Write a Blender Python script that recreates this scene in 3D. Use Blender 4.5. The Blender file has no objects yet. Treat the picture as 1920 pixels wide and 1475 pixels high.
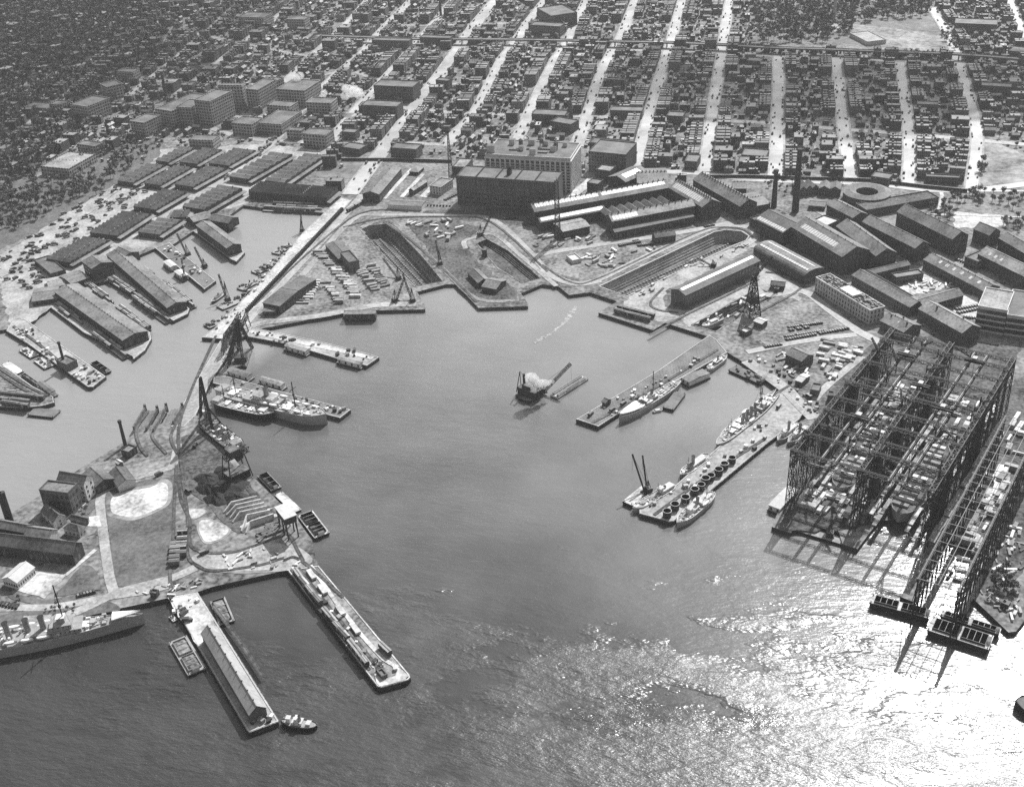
import bpy, math, random
import numpy as np
from mathutils import Vector, Matrix
from mathutils.geometry import tessellate_polygon
random.seed(7)
rnd = random.random
def ru(a, b): return a + (b - a) * rnd()

# ------------------------------------------------------------------ camera
F, CX, CY, H = 2250.0, 960.0, 737.5, 490.0
_b = (F * F + 480 * 200.0) / 1382
_up = -np.array([200.0, -_b, -F]); _up /= np.linalg.norm(_up)
_v1 = np.array([480.0, 1382.0, -F]); _yw = _v1 - _up * (_v1 @ _up); _yw /= np.linalg.norm(_yw)
_xw = np.cross(_yw, _up)
HAZE = 0.000042
RM = np.array([_xw, _yw, _up])
scene = bpy.context.scene
COL = scene.collection
cam_d = bpy.data.cameras.new('camera'); cam = bpy.data.objects.new('camera', cam_d); COL.objects.link(cam)
cam.matrix_world = Matrix([[*RM[0], 0], [*RM[1], 0], [*RM[2], H], [0, 0, 0, 1]])
cam_d.sensor_width = 36; cam_d.lens = 36 * F / 1920; cam_d.clip_start = 1; cam_d.clip_end = 40000
scene.camera = cam
def G(x, y, z=3.0):
    d = RM @ np.array([x - CX, -(y - CY), -F]); t = (z - H) / d[2]
    return Vector((d[0] * t, d[1] * t, z))

# ------------------------------------------------------------------ sun, sky, exposure
_s = G(1850, 1490, 0)
SUN = Vector((_s.x, _s.y, H)).normalized()
EL = math.asin(SUN.z); AZ = math.atan2(SUN.x, SUN.y)
world = bpy.data.worlds.new("World"); scene.world = world; world.use_nodes = True
wn = world.node_tree.nodes; wl = world.node_tree.links
bg = wn['Background']
sky = wn.new('ShaderNodeTexSky'); sky.sky_type = 'NISHITA'; sky.sun_disc = False
sky.sun_elevation = EL; sky.sun_rotation = AZ; sky.dust_density = 2.5; sky.altitude = 100
bw = wn.new('ShaderNodeRGBToBW')
wl.new(sky.outputs[0], bw.inputs[0]); wl.new(bw.outputs[0], bg.inputs['Color']); bg.inputs['Strength'].default_value = SKYS = 0.13
sd = bpy.data.lights.new('sun', 'SUN'); sd.energy = 5.0; sd.angle = math.radians(0.6); sd.color = (1, 1, 1)
so = bpy.data.objects.new('sun', sd); COL.objects.link(so); so.rotation_euler = SUN.to_track_quat('Z', 'Y').to_euler()
so.location = (0, 600, 400)
scene.view_settings.view_transform = 'Standard'; scene.view_settings.look = 'None'
scene.view_settings.exposure = 0.24; scene.view_settings.gamma = 1
scene.cycles.max_bounces = 5; scene.cycles.diffuse_bounces = 2; scene.cycles.glossy_bounces = 2
scene.cycles.volume_bounces = 2; scene.cycles.transparent_max_bounces = 4
scene.cycles.use_denoising = False
scene.cycles.sample_clamp_direct = 40.0
scene.cycles.sample_clamp_indirect = 4.0

# ------------------------------------------------------------------ materials
MATS = {}
class NT:
    def __init__(s, m): s.t = m.node_tree; s.n = s.t.nodes; s.l = s.t.links
    def new(s, typ, **kw):
        nd = s.n.new(typ)
        for k, v in kw.items():
            if k.startswith('i_'): nd.inputs[int(k[2:])].default_value = v
            else: setattr(nd, k, v)
        return nd
    def math(s, op, a, b=None, c=None):
        nd = s.n.new('ShaderNodeMath'); nd.operation = op
        for i, x in enumerate((a, b, c)):
            if x is None: continue
            if isinstance(x, (int, float)): nd.inputs[i].default_value = x
            else: s.l.new(x, nd.inputs[i])
        return nd.outputs[0]
    def noise(s, vec, scale, detail=3, rough=.55):
        nd = s.n.new('ShaderNodeTexNoise'); nd.inputs['Scale'].default_value = scale
        nd.inputs['Detail'].default_value = detail; nd.inputs['Roughness'].default_value = rough
        s.l.new(vec, nd.inputs['Vector']); return nd.outputs['Fac']
    def remap(s, x, a, b, c, d):
        nd = s.n.new('ShaderNodeMapRange'); s.l.new(x, nd.inputs[0])
        for i, v in enumerate((a, b, c, d)): nd.inputs[i + 1].default_value = v
        return nd.outputs[0]
def mat(name, base, rough=.85, var=.3, sc=.12, fine=.35, spec=.3, rand=0.0, win=None, winv=None, metal=0, stripe=None, bump=0.0):
    """grey procedural surface: base albedo modulated by coarse+fine noise; optional window grid in wall metres (uv)"""
    m = bpy.data.materials.new(name); m.use_nodes = True; MATS[name] = m
    t = NT(m); p = t.n['Principled BSDF']
    pos = t.new('ShaderNodeNewGeometry')
    a = t.remap(t.noise(pos.outputs['Position'], sc, 4), .3, .7, -var, var)
    b = t.remap(t.noise(pos.outputs['Position'], sc * 9, 2), .3, .7, -fine, fine)
    k = t.math('ADD', t.math('ADD', a, b), 1.0)
    k = t.math('MAXIMUM', k, .15)
    if rand:
        oi = t.new('ShaderNodeObjectInfo')
        r = t.math('FRACT', t.math('ADD', t.math('MULTIPLY', oi.outputs['Random'], 3.7), pos.outputs['Random Per Island']))
        k = t.math('MULTIPLY', k, t.remap(t.math('POWER', r, 2.0), 0, 1, 1 - rand * .6, 1 + rand * 1.6))
    v = t.math('MULTIPLY', k, base)
    if stripe:
        uv = t.new('ShaderNodeUVMap'); sx = t.new('ShaderNodeSeparateXYZ'); t.l.new(uv.outputs[0], sx.inputs[0])
        per, w, amt, ax = stripe
        fr = t.math('FRACT', t.math('DIVIDE', sx.outputs[ax], per))
        msk = t.math('LESS_THAN', fr, w)
        v = t.math('MULTIPLY', v, t.math('ADD', 1.0, t.math('MULTIPLY', msk, amt - 1.0)))
    if win:
        uv = t.new('ShaderNodeUVMap'); sx = t.new('ShaderNodeSeparateXYZ'); t.l.new(uv.outputs[0], sx.inputs[0])
        du, dv, fu, fv = win
        fx = t.math('FRACT', t.math('DIVIDE', sx.outputs[0], du)); fy = t.math('FRACT', t.math('DIVIDE', sx.outputs[1], dv))
        mx = t.math('LESS_THAN', t.math('ABSOLUTE', t.math('SUBTRACT', fx, .5)), fu / 2)
        my = t.math('LESS_THAN', t.math('ABSOLUTE', t.math('SUBTRACT', fy, .55)), fv / 2)
        msk = t.math('MULTIPLY', mx, my)
        cell = t.new('ShaderNodeTexWhiteNoise', noise_dimensions='2D')
        cb = t.new('ShaderNodeCombineXYZ')
        t.l.new(t.math('FLOOR', t.math('DIVIDE', sx.outputs[0], du)), cb.inputs[0]); t.l.new(t.math('FLOOR', t.math('DIVIDE', sx.outputs[1], dv)), cb.inputs[1])
        t.l.new(cb.outputs[0], cell.inputs['Vector'])
        wv = t.remap(cell.outputs[0], 0, 1, winv * .4, winv * 1.6)
        mixn = t.new('ShaderNodeMix'); mixn.data_type = 'FLOAT'
        t.l.new(msk, mixn.inputs[0]); t.l.new(v, mixn.inputs[2]); t.l.new(wv, mixn.inputs[3]); v = mixn.outputs[0]
    cmb = t.new('ShaderNodeCombineColor')
    for i in range(3): t.l.new(v, cmb.inputs[i])
    t.l.new(cmb.outputs[0], p.inputs['Base Color'])
    p.inputs['Roughness'].default_value = rough; p.inputs['Metallic'].default_value = metal
    p.inputs['Specular IOR Level'].default_value = spec
    if bump:
        bn = t.new('ShaderNodeBump'); bn.inputs['Strength'].default_value = .6; bn.inputs['Distance'].default_value = bump
        t.l.new(t.noise(pos.outputs['Position'], sc * 9, 3), bn.inputs['Height']); t.l.new(bn.outputs[0], p.inputs['Normal'])
    return m
mat('yard', .16, var=.55, sc=.03, fine=.6, bump=.15)
mat('cityground', .10, var=.4, sc=.03, fine=.4)
mat('road', .26, var=.3, sc=.04, fine=.3, rough=.6, spec=.5)
mat('avenue', .34, var=.35, sc=.02, fine=.12, rough=.6, spec=.5)
mat('concrete', .31, var=.35, sc=.05, fine=.3, rough=.8)
mat('pale', .46, var=.35, sc=.05, fine=.3)
mat('sandpatch', .46, var=.5, sc=.04, fine=.35)
mat('grass', .11, var=.35, sc=.05, fine=.35)
mat('parkgrass', .16, var=.4, sc=.02, fine=.3)
mat('dirt', .18, var=.55, sc=.035, fine=.6, bump=.2)
mat('darkdirt', .08, var=.6, sc=.045, fine=.7, bump=.3)
mat('coal', .022, var=.4, sc=.1, fine=.5, bump=.4)
mat('planks', .17, var=.3, sc=.08, fine=.3, stripe=(1.2, .2, .6, 0))
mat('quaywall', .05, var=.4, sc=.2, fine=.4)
mat('kerb', .42, var=.2, sc=.1, fine=.2)
mat('rail', .05, var=.2, sc=.2, rough=.5)
mat('brick', .10, var=.25, sc=.1, fine=.2, win=(3.2, 4.0, .5, .55), winv=.05, rand=.25)
mat('brickplain', .115, var=.25, sc=.1, fine=.2)
mat('darkwall', .055, var=.3, sc=.1, fine=.2, win=(4.0, 6.0, .5, .6), winv=.08)
mat('concwall', .46, var=.15, sc=.1, fine=.12)
mat('loftwall', .34, var=.2, sc=.1, fine=.15, win=(4.2, 4.0, .68, .6), winv=.06)
mat('palewall', .62, var=.15, sc=.1, fine=.12)
mat('slate', .165, var=.42, sc=.05, fine=.35, rough=.7, spec=.3, stripe=(2.6, .1, .8, 0))
mat('darkslate', .11, var=.42, sc=.05, fine=.35, rough=.7, stripe=(2.6, .1, .8, 0))
mat('tar', .12, var=.5, sc=.06, fine=.25, rough=.7)
mat('lightroof', .26, var=.42, sc=.05, fine=.35, rough=.7, stripe=(3.5, .08, .75, 0))
mat('sheetroof', .3, var=.2, sc=.05, fine=.15)
mat('parkbare', .24, var=.5, sc=.02, fine=.4)
mat('woodfloor', .10, var=.6, sc=.02, fine=.5)
mat('paleroof', .5, var=.1, sc=.06, fine=.1)
mat('glass', .6, var=.15, sc=.3, rough=.4, spec=.6, stripe=(3.4, .22, .25, 0))
mat('winglass', .035, var=.4, sc=.3, rough=.15, spec=.8)
mat('houseroof', .17, var=.3, sc=.1, fine=.3, rough=.6, rand=.65)
mat('housewall', .10, var=.2, sc=.1, fine=.2, win=(2.2, 3.3, .42, .55), winv=.03, rand=.6)
mat('steel', .028, var=.3, sc=.3, rough=.6)
mat('midsteel', .16, var=.2, sc=.3, rough=.6)
mat('lightsteel', .30, var=.2, sc=.3, rough=.6)
mat('hullblack', .025, var=.3, sc=.2, rough=.5)
mat('hullgrey', .32, var=.12, sc=.2, rough=.55)
mat('white', .7, var=.12, sc=.3, fine=.12)
mat('deck', .30, var=.2, sc=.2, fine=.25, stripe=(.8, .2, .8, 1))
mat('timber', .26, var=.35, sc=.3, fine=.35)
mat('scrap', .12, var=.6, sc=.3, fine=.6)
mat('funnelgrey', .25, var=.1, sc=.3, rough=.5)
mat('carpaint', .03, var=.2, sc=.5, rough=.3, spec=.6, rand=.8)
mat('cartop', .10, var=.2, sc=.5, rough=.35, spec=.6, rand=.9)
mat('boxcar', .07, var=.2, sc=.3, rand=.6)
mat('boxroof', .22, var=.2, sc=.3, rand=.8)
mat('rubber', .02, rough=.9)
mat('bark', .06)
mat('leaf', .10, var=.5, sc=.25, fine=.6, rough=.8, rand=.5)
mat('brickstack', .05, var=.2, sc=.2)

# ------------------------------------------------------------------ crop coordinate tables -> photo pixels
KT = dict(a=(0,0,3), b=(640,0,3), c=(1280,0,3), d=(0,340,3), e=(560,240,3), f=(1000,280,3.688), g=(1400,280,3.688), h=(1400,560,3.688),
          i=(0,560,4.8), j=(340,560,4.8), k=(0,820,4.8), l=(300,820,4.8), m=(0,1060,4.8), n=(400,1060,4.3375), o=(940,640,3.84), p=(1500,860,3.9857), z=(0,0,1))
def Q(k, *xy):
    ox, oy, s = KT[k]
    r = [(ox + xy[i] / s, oy + xy[i + 1] / s) for i in range(0, len(xy), 2)]
    return r if len(r) > 1 else r[0]
def W(k, x, y, z=3.0): return G(*Q(k, x, y), z)
def WL(k, *xy, z=3.0): return [G(px, py, z) for px, py in (Q(k, *xy) if len(xy) > 2 else [Q(k, *xy)])]

# ------------------------------------------------------------------ mesh helpers
class MB:
    def __init__(s): s.v = []; s.f = []; s.uv = []; s.mi = []
    def face(s, pts, mi=0, uv=None):
        n = len(s.v); s.v += [tuple(p) for p in pts]; s.f.append(tuple(range(n, n + len(pts)))); s.mi.append(mi)
        s.uv += uv if uv else [(p[0], p[1]) for p in pts]
    def box(s, x0, x1, y0, y1, z0, z1, mi=0, top=None, bottom=False):
        if top is None: top = mi
        w = x1 - x0; d = y1 - y0
        s.face([(x0,y0,z0),(x1,y0,z0),(x1,y0,z1),(x0,y0,z1)], mi, [(0,z0),(w,z0),(w,z1),(0,z1)])
        s.face([(x1,y0,z0),(x1,y1,z0),(x1,y1,z1),(x1,y0,z1)], mi, [(0,z0),(d,z0),(d,z1),(0,z1)])
        s.face([(x1,y1,z0),(x0,y1,z0),(x0,y1,z1),(x1,y1,z1)], mi, [(0,z0),(w,z0),(w,z1),(0,z1)])
        s.face([(x0,y1,z0),(x0,y0,z0),(x0,y0,z1),(x0,y1,z1)], mi, [(0,z0),(d,z0),(d,z1),(0,z1)])
        if top >= 0: s.face([(x0,y0,z1),(x1,y0,z1),(x1,y1,z1),(x0,y1,z1)], top, [(x0,y0),(x1,y0),(x1,y1),(x0,y1)])
        if bottom: s.face([(x0,y1,z0),(x1,y1,z0),(x1,y0,z0),(x0,y0,z0)], mi)
    def bar(s, p, q, t, mi=0):
        p = Vector(p); q = Vector(q); d = q - p
        if d.length < 1e-4: return
        d.normalize(); u = d.cross(Vector((0, 0, 1)))
        if u.length < .05: u = Vector((1, 0, 0))
        u.normalize(); w = d.cross(u); u = u * t / 2; w = w * t / 2
        a = [p - u - w, p + u - w, p + u + w, p - u + w]; b = [q - u - w, q + u - w, q + u + w, q - u + w]
        for i in range(4):
            j = (i + 1) % 4; s.face([a[i], a[j], b[j], b[i]], mi)
        s.face(b, mi); s.face(a[::-1], mi)
    def cyl(s, x, y, z0, z1, r0, r1=None, n=10, mi=0, cap=True, capmi=None):
        r1 = r0 if r1 is None else r1
        P0 = [(x + r0 * math.cos(6.28318 * i / n), y + r0 * math.sin(6.28318 * i / n), z0) for i in range(n)]
        P1 = [(x + r1 * math.cos(6.28318 * i / n), y + r1 * math.sin(6.28318 * i / n), z1) for i in range(n)]
        for i in range(n):
            j = (i + 1) % n; s.face([P0[i], P0[j], P1[j], P1[i]], mi)
        if cap: s.face(P1, mi if capmi is None else capmi)
    def truss(s, p, q, w, t, n, mi=0, h=None):
        """four-chord lattice girder between p and q"""
        p = Vector(p); q = Vector(q); d = (q - p).normalized(); h = h or w
        u = d.cross(Vector((0, 0, 1)))
        if u.length < .05: u = Vector((1, 0, 0))
        u.normalize(); v = d.cross(u).normalized(); u = u * w / 2; v = v * h / 2
        c = [(u + v), (u - v), (-u - v), (-u + v)]
        for k in c: s.bar(p + k, q + k, t, mi)
        for i in range(n):
            a = p.lerp(q, i / n); b = p.lerp(q, (i + 1) / n)
            for k in range(4):
                k2 = (k + 1) % 4
                if i % 2: s.bar(a + c[k], b + c[k2], t * .7, mi)
                else: s.bar(a + c[k2], b + c[k], t * .7, mi)
                s.bar(a + c[k], a + c[k2], t * .6, mi)
    def build(s, name, mats, parent=None, label=None, smooth=False):
        o = bpy.data.objects.new(name, s.mesh(name, mats, smooth)); COL.objects.link(o)
        if parent: o.parent = parent
        if label: o['label'] = label
        return o
    def mesh(s, name, mats, smooth=False):
        me = bpy.data.meshes.new(name); me.from_pydata(s.v, [], s.f)
        ul = me.uv_layers.new(name='UVMap'); ul.data.foreach_set('uv', np.array(s.uv, dtype=np.float32).ravel())
        for m in (mats if isinstance(mats, (list, tuple)) else [mats]): me.materials.append(MATS[m])
        me.polygons.foreach_set('material_index', s.mi)
        if smooth: me.polygons.foreach_set('use_smooth', [True] * len(s.f))
        me.update(); return me
def tag(o, label=None, cat=None, group=None, kind=None):
    if label: o['label'] = label
    if cat: o['category'] = cat
    if group: o['group'] = group
    if kind: o['kind'] = kind
    return o
def thing(name, label, cat, loc, rot=0.0, group=None):
    o = bpy.data.objects.new(name, None); COL.objects.link(o); o.empty_display_size = .5
    o.location = loc; o.rotation_euler = (0, 0, rot); return tag(o, label, cat, group)
def inst(name, me, loc=(0, 0, 0), rot=0.0, parent=None, scale=None):
    o = bpy.data.objects.new(name, me); COL.objects.link(o); o.location = loc; o.rotation_euler = (0, 0, rot)
    if parent: o.parent = parent
    if scale: o.scale = scale
    return o
def copy_tree(o, parent=None):
    c = o.copy(); COL.objects.link(c); c.parent = parent
    for ch in list(o.children): copy_tree(ch, c)
    return c
def frame(A, B, C):
    """origin (centre), rotation, length, width of the rectangle with edge AB and far side through C; AB lies at local -y"""
    A = Vector((A.x, A.y, 0)); B = Vector((B.x, B.y, 0)); C = Vector((C.x, C.y, 0))
    u = (B - A)
    if u.x * (C.y - A.y) - u.y * (C.x - A.x) < 0: A, B = B, A; u = B - A
    L = u.length; u.normalize(); v = Vector((-u.y, u.x, 0)); Wd = (C - A).dot(v)
    o = (A + B) / 2 + v * Wd / 2
    return o, math.atan2(u.y, u.x), L, Wd

# ------------------------------------------------------------------ occupancy raster (world metres)
OX, OY, CS = -2600, 900, 3.0
OCC = np.zeros((1600, 1500), np.uint8)
def occ_pts(o, rot, L, Wd, pad=0.0):
    nx = max(2, int((L + 2 * pad) / 2)); ny = max(2, int((Wd + 2 * pad) / 2))
    xs = np.linspace(-L / 2 - pad, L / 2 + pad, nx); ys = np.linspace(-Wd / 2 - pad, Wd / 2 + pad, ny)
    X, Y = np.meshgrid(xs, ys); c, s = math.cos(rot), math.sin(rot)
    ix = ((o[0] + X * c - Y * s - OX) / CS).astype(int).clip(0, 1599); iy = ((o[1] + X * s + Y * c - OY) / CS).astype(int).clip(0, 1499)
    return ix, iy
def mark(o, rot, L, Wd, pad=0.0, val=1):
    ix, iy = occ_pts(o, rot, L, Wd, pad); OCC[ix, iy] = val
def free(o, rot, L, Wd, pad=0.0): ix, iy = occ_pts(o, rot, L, Wd, pad); return not OCC[ix, iy].any()
def in_view(x, y, z=5, m=60):
    c = RM.T @ np.array([x, y, z - H])
    if c[2] > -10: return False
    px = CX - F * c[0] / c[2]; py = CY + F * c[1] / c[2]
    return -m < px < 1920 + m and -m < py < 1475 + m
def mark_poly(pts, val=1):
    xs = np.array([p.x for p in pts]); ys = np.array([p.y for p in pts])
    i0 = max(0, int((xs.min() - OX) / CS)); i1 = min(1599, int((xs.max() - OX) / CS) + 1)
    j0 = max(0, int((ys.min() - OY) / CS)); j1 = min(1499, int((ys.max() - OY) / CS) + 1)
    if i1 <= i0 or j1 <= j0: return
    I, J = np.meshgrid(np.arange(i0, i1), np.arange(j0, j1), indexing='ij'); X = OX + I * CS; Y = OY + J * CS
    ins = np.zeros(X.shape, bool); n = len(pts)
    for a in range(n):
        x1, y1, x2, y2 = xs[a], ys[a], xs[a - 1], ys[a - 1]
        if y1 == y2: continue
        cnd = ((y1 > Y) != (y2 > Y)) & (X < (x2 - x1) * (Y - y1) / (y2 - y1) + x1); ins ^= cnd
    OCC[I[ins], J[ins]] = val
# ------------------------------------------------------------------ ground, water, quays
def poly_faces(mb, loops, z, mi=0):
    tri = tessellate_polygon([[Vector((p.x, p.y, 0)) for p in l] for l in loops])
    flat = [p for l in loops for p in l]
    for t in tri:
        a, b, c = (flat[i] for i in t)
        if (b.x - a.x) * (c.y - a.y) - (b.y - a.y) * (c.x - a.x) < 0: b, c = c, b
        mb.face([(a.x, a.y, z), (b.x, b.y, z), (c.x, c.y, z)], mi)
def skirt(mb, loop, z0, z1, mi, closed=True):
    n = len(loop)
    for i in range(n if closed else n - 1):
        a = loop[i]; b = loop[(i + 1) % n]; L = (b - a).length
        mb.face([(a.x, a.y, z0), (b.x, b.y, z0), (b.x, b.y, z1), (a.x, a.y, z1)], mi, [(0, z0), (L, z0), (L, z1), (0, z1)])
def ribbon(mb, pts, w, z, mi=0, h=0.0, off=0.0):
    n = len(pts); L = []; R_ = []
    for i in range(n):
        d = (pts[min(i + 1, n - 1)] - pts[max(i - 1, 0)]); d.z = 0; d.normalize(); nn = Vector((-d.y, d.x, 0))
        L.append(pts[i] + nn * (w / 2 + off)); R_.append(pts[i] - nn * (w / 2 - off))
    s = 0
    for i in range(n - 1):
        d = (pts[i + 1] - pts[i]).length
        mb.face([(R_[i].x, R_[i].y, z), (R_[i+1].x, R_[i+1].y, z), (L[i+1].x, L[i+1].y, z), (L[i].x, L[i].y, z)], mi, [(s, 0), (s + d, 0), (s + d, w), (s, w)])
        if h:
            for S in (L, R_): mb.face([(S[i].x, S[i].y, z - h), (S[i+1].x, S[i+1].y, z - h), (S[i+1].x, S[i+1].y, z), (S[i].x, S[i].y, z)], mi)
        s += d
def smooth(pts, k=4):
    """Catmull-Rom resample"""
    out = []; n = len(pts)
    for i in range(n - 1):
        p0 = pts[max(i - 1, 0)]; p1 = pts[i]; p2 = pts[i + 1]; p3 = pts[min(i + 2, n - 1)]
        for j in range(k):
            t = j / k
            out.append(0.5 * ((2 * p1) + (p2 - p0) * t + (2 * p0 - 5 * p1 + 4 * p2 - p3) * t * t + (3 * p1 - p0 - 3 * p2 + p3) * t ** 3))
    out.append(pts[-1]); return out

SH = [(-500,690),(-120,640),(13,617),(49,600),(54,592),(72,582),(96,574),(140,548),(173,533),(203,526),(250,483),(290,466),(325,458),(363,433),(427,427),(430,404),(457,385),(493,390),(618,400),
      (437,636),(463,629),(486,617),(644,587),(705,582),(797,580),(797,573),(782,547),(837,533),(855,533),(897,577),(990,574),(990,569),(977,550),(1017,533),(1047,537),(1067,553),(1107,548),(1157,565),
      (1122,586),(1225,619),(1247,605),(1344,636),(1364,661),(1441,706),(1481,740),(1514,769),(1536,790),(1500,860),(1447,987),(1483,999),(1497,972),(1570,990),(1580,1020),(1608,1029),(1653,968),(1751,985),
      (1733,1046),(1688,1118),(1713,1128),(1775,1010),(1850,1030),(1798,1148),(1812,1152),(1824,1121),(1891,1185),(1905,1183),(1925,1158),(2150,1080)]
shore = [G(x, y, 3) for x, y in SH]
main_loop = shore + [Vector((6000, 900, 3)), Vector((9000, 12000, 3)), Vector((-9000, 12000, 3)), Vector((-9000, 1500, 3))]
DOCKS = {
 'A': Q('e', 345,572, 400,547, 490,540, 560,580, 690,715, 812,862, 655,893, 500,740),
 'B': Q('e', 1000,650, 1060,625, 1180,690, 1360,845, 1255,872, 1120,790),
 'C': Q('f', 455,948, 1250,572, 1330,557, 1440,567, 1492,600, 1470,632, 1385,665, 645,1018),
 'D': Q('f', 1095,1215, 1545,965, 1690,1005, 1500,1110, 1262,1262),
}
holes = {k: [G(x, y, 3) for x, y in v] for k, v in DOCKS.items()}
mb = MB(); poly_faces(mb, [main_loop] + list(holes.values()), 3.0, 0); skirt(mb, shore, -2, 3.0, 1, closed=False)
tag(mb.build('ground', ['yard', 'quaywall']), kind='structure')
mb = MB(); P2 = [Vector((6000, -2500, 0)), Vector((6000, 1300, 0)), Vector((-6000, 1600, 0)), Vector((-6000, -2500, 0))]
big = []
for l in holes.values():
    c = sum(l, Vector()) / len(l); big.append([c + (p - c) * 1.06 for p in l])
poly_faces(mb, [P2] + big, 0.0)
m = bpy.data.materials.new('water'); m.use_nodes = True; MATS['water'] = m; t = NT(m); p = t.n['Principled BSDF']
pos = t.new('ShaderNodeNewGeometry').outputs['Position']
mp = t.new('ShaderNodeMapping'); mp.inputs['Rotation'].default_value = (0, 0, .5); mp.inputs['Scale'].default_value = (.62, 1.6, 1); t.l.new(pos, mp.inputs[0])
w1 = t.noise(mp.outputs[0], .30, 3, .6); w2 = t.noise(mp.outputs[0], .085, 2, .5)
mp2 = t.new('ShaderNodeMapping'); mp2.inputs['Rotation'].default_value = (0, 0, -.4); mp2.inputs['Scale'].default_value = (1, 2.0, 1); t.l.new(pos, mp2.inputs[0])
big_n = t.noise(mp2.outputs[0], .0075, 4, .6)
w3 = t.noise(mp.outputs[0], 1.1, 2, .6)
streak = t.noise(mp2.outputs[0], .022, 5, .65)
amp = t.remap(t.math('ADD', t.math('MULTIPLY', big_n, .65), t.math('MULTIPLY', streak, .35)), .455, .535, .62, 1.08)
_sx = t.new('ShaderNodeSeparateXYZ'); t.l.new(pos, _sx.inputs[0])
_edge = G(1150, 1190, 0).y
_wob = t.math('MULTIPLY', t.math('SUBTRACT', t.noise(mp2.outputs[0], .014, 5, .62), .5), 480)
openw = t.remap(t.math('ADD', _sx.outputs[1], t.math('ADD', _wob, t.math('MULTIPLY', _sx.outputs[0], -.12))), _edge - 25, _edge + 12, 1.0, .38)
amp = t.math('MULTIPLY', amp, openw)
hh = t.math('ADD', t.math('ADD', t.math('MULTIPLY', w1, 1.0), t.math('MULTIPLY', w2, 1.6)), t.math('MULTIPLY', w3, .22))
bn = t.new('ShaderNodeBump'); bn.inputs['Distance'].default_value = WBUMP = 0.50
t.l.new(t.math('MULTIPLY', hh, amp), bn.inputs['Height']); bn.inputs['Strength'].default_value = 1.0
t.l.new(bn.outputs[0], p.inputs['Normal'])
# water colour, paler in the channel and bay head, darker in the outer bay
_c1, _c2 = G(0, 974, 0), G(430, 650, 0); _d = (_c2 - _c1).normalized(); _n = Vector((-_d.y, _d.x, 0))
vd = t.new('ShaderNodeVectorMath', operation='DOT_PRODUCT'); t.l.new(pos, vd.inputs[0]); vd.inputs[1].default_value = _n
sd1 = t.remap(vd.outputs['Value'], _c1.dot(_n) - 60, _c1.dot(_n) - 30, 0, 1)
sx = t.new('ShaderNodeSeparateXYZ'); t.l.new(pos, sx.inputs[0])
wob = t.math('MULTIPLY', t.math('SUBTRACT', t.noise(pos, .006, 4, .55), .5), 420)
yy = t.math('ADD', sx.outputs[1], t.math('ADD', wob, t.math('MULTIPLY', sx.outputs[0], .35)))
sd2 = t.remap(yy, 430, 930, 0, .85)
base_tone = t.math('MAXIMUM', sd1, sd2)
base_tone = t.math('ADD', t.math('MULTIPLY', base_tone, .21), t.remap(t.noise(pos, .012, 4, .6), .35, .65, .028, .045))
bc = base_tone
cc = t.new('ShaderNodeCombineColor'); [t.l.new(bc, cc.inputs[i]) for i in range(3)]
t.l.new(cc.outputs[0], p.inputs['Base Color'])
stk = t.noise(mp2.outputs[0], .013, 6, .65)
calm = t.remap(stk, .40, .47, .0, 1.0)
ro = t.math('MULTIPLY_ADD', t.math('MULTIPLY', t.math('MULTIPLY', t.math('SUBTRACT', openw, .38), 1.6), calm), .14, .19)
t.l.new(ro, p.inputs['Roughness']); p.inputs['IOR'].default_value = 1.33; p.inputs['Specular IOR Level'].default_value = 1.0
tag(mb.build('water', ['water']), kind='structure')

# the naval peninsula, lower left
PEN = [(-400,1160),(-200,1070),(0,974),(73,930),(144,882),(227,832),(248,816),(262,800),(300,795),(333,789),(346,770),(367,777),(377,785),(448,870),(465,885),(558,974),(585,1012),(592,1047),(598,1060),
       (538,1068),(400,1099),(371,1109),(317,1120),(258,1133),(210,1143),(100,1165),(0,1182),(-200,1220),(-400,1260)]
pen = [G(x, y, 3) for x, y in PEN]
mb = MB(); poly_faces(mb, [pen], 3.0); skirt(mb, pen, -2, 3.0, 1); tag(mb.build('ground', ['yard', 'quaywall']), kind='structure')

def pier(label, pts, top='concrete', z=3.06, name='pier', kerb=True, cat='pier', kerbm='kerb'):
    w = [G(x, y, 3) for x, y in pts]; c = sum(w, Vector()) / len(w); c.z = 0
    t = thing(name, label, cat, c); l = [p - c for p in w]
    a = MB(); poly_faces(a, [l], z); a.build('deck', [top], t)
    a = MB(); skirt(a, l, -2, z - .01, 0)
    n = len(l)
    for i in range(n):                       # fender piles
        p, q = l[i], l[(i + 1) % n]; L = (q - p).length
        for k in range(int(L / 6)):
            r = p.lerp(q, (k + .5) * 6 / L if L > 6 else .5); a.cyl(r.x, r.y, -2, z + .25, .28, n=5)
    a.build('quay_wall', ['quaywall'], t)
    if kerb:
        a = MB(); area = sum(l[i].x * l[(i+1) % n].y - l[(i+1) % n].x * l[i].y for i in range(n))
        off = .7 if area > 0 else -.7
        for i in range(n): ribbon(a, [l[i], l[(i + 1) % n]], .7, z + .3 + .003 * i, 0, h=.3, off=off)
        a.build('kerb', [kerbm], t)
    return t
pier('long shed pier reaching into the channel, the nearest of the market sheds', Q('d', 288,712, 470,850, 745,985, 752,1000, 815,950, 852,885, 845,850, 500,590, 400,560))
pier('narrow shed pier between two basins with freight barges on both sides', Q('d', 600,555, 975,785, 1056,745, 1066,716, 700,420, 570,420))
pier('short pier under the dark shed at the head of the inner basin', Q('d', 1085,280, 1300,440, 1330,452, 1377,400, 1340,350, 1240,260))
pier('open grey pier with derricks between the shed piers', Q('d', 870,375, 1150,608, 1215,560, 955,345), 'planks')
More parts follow.
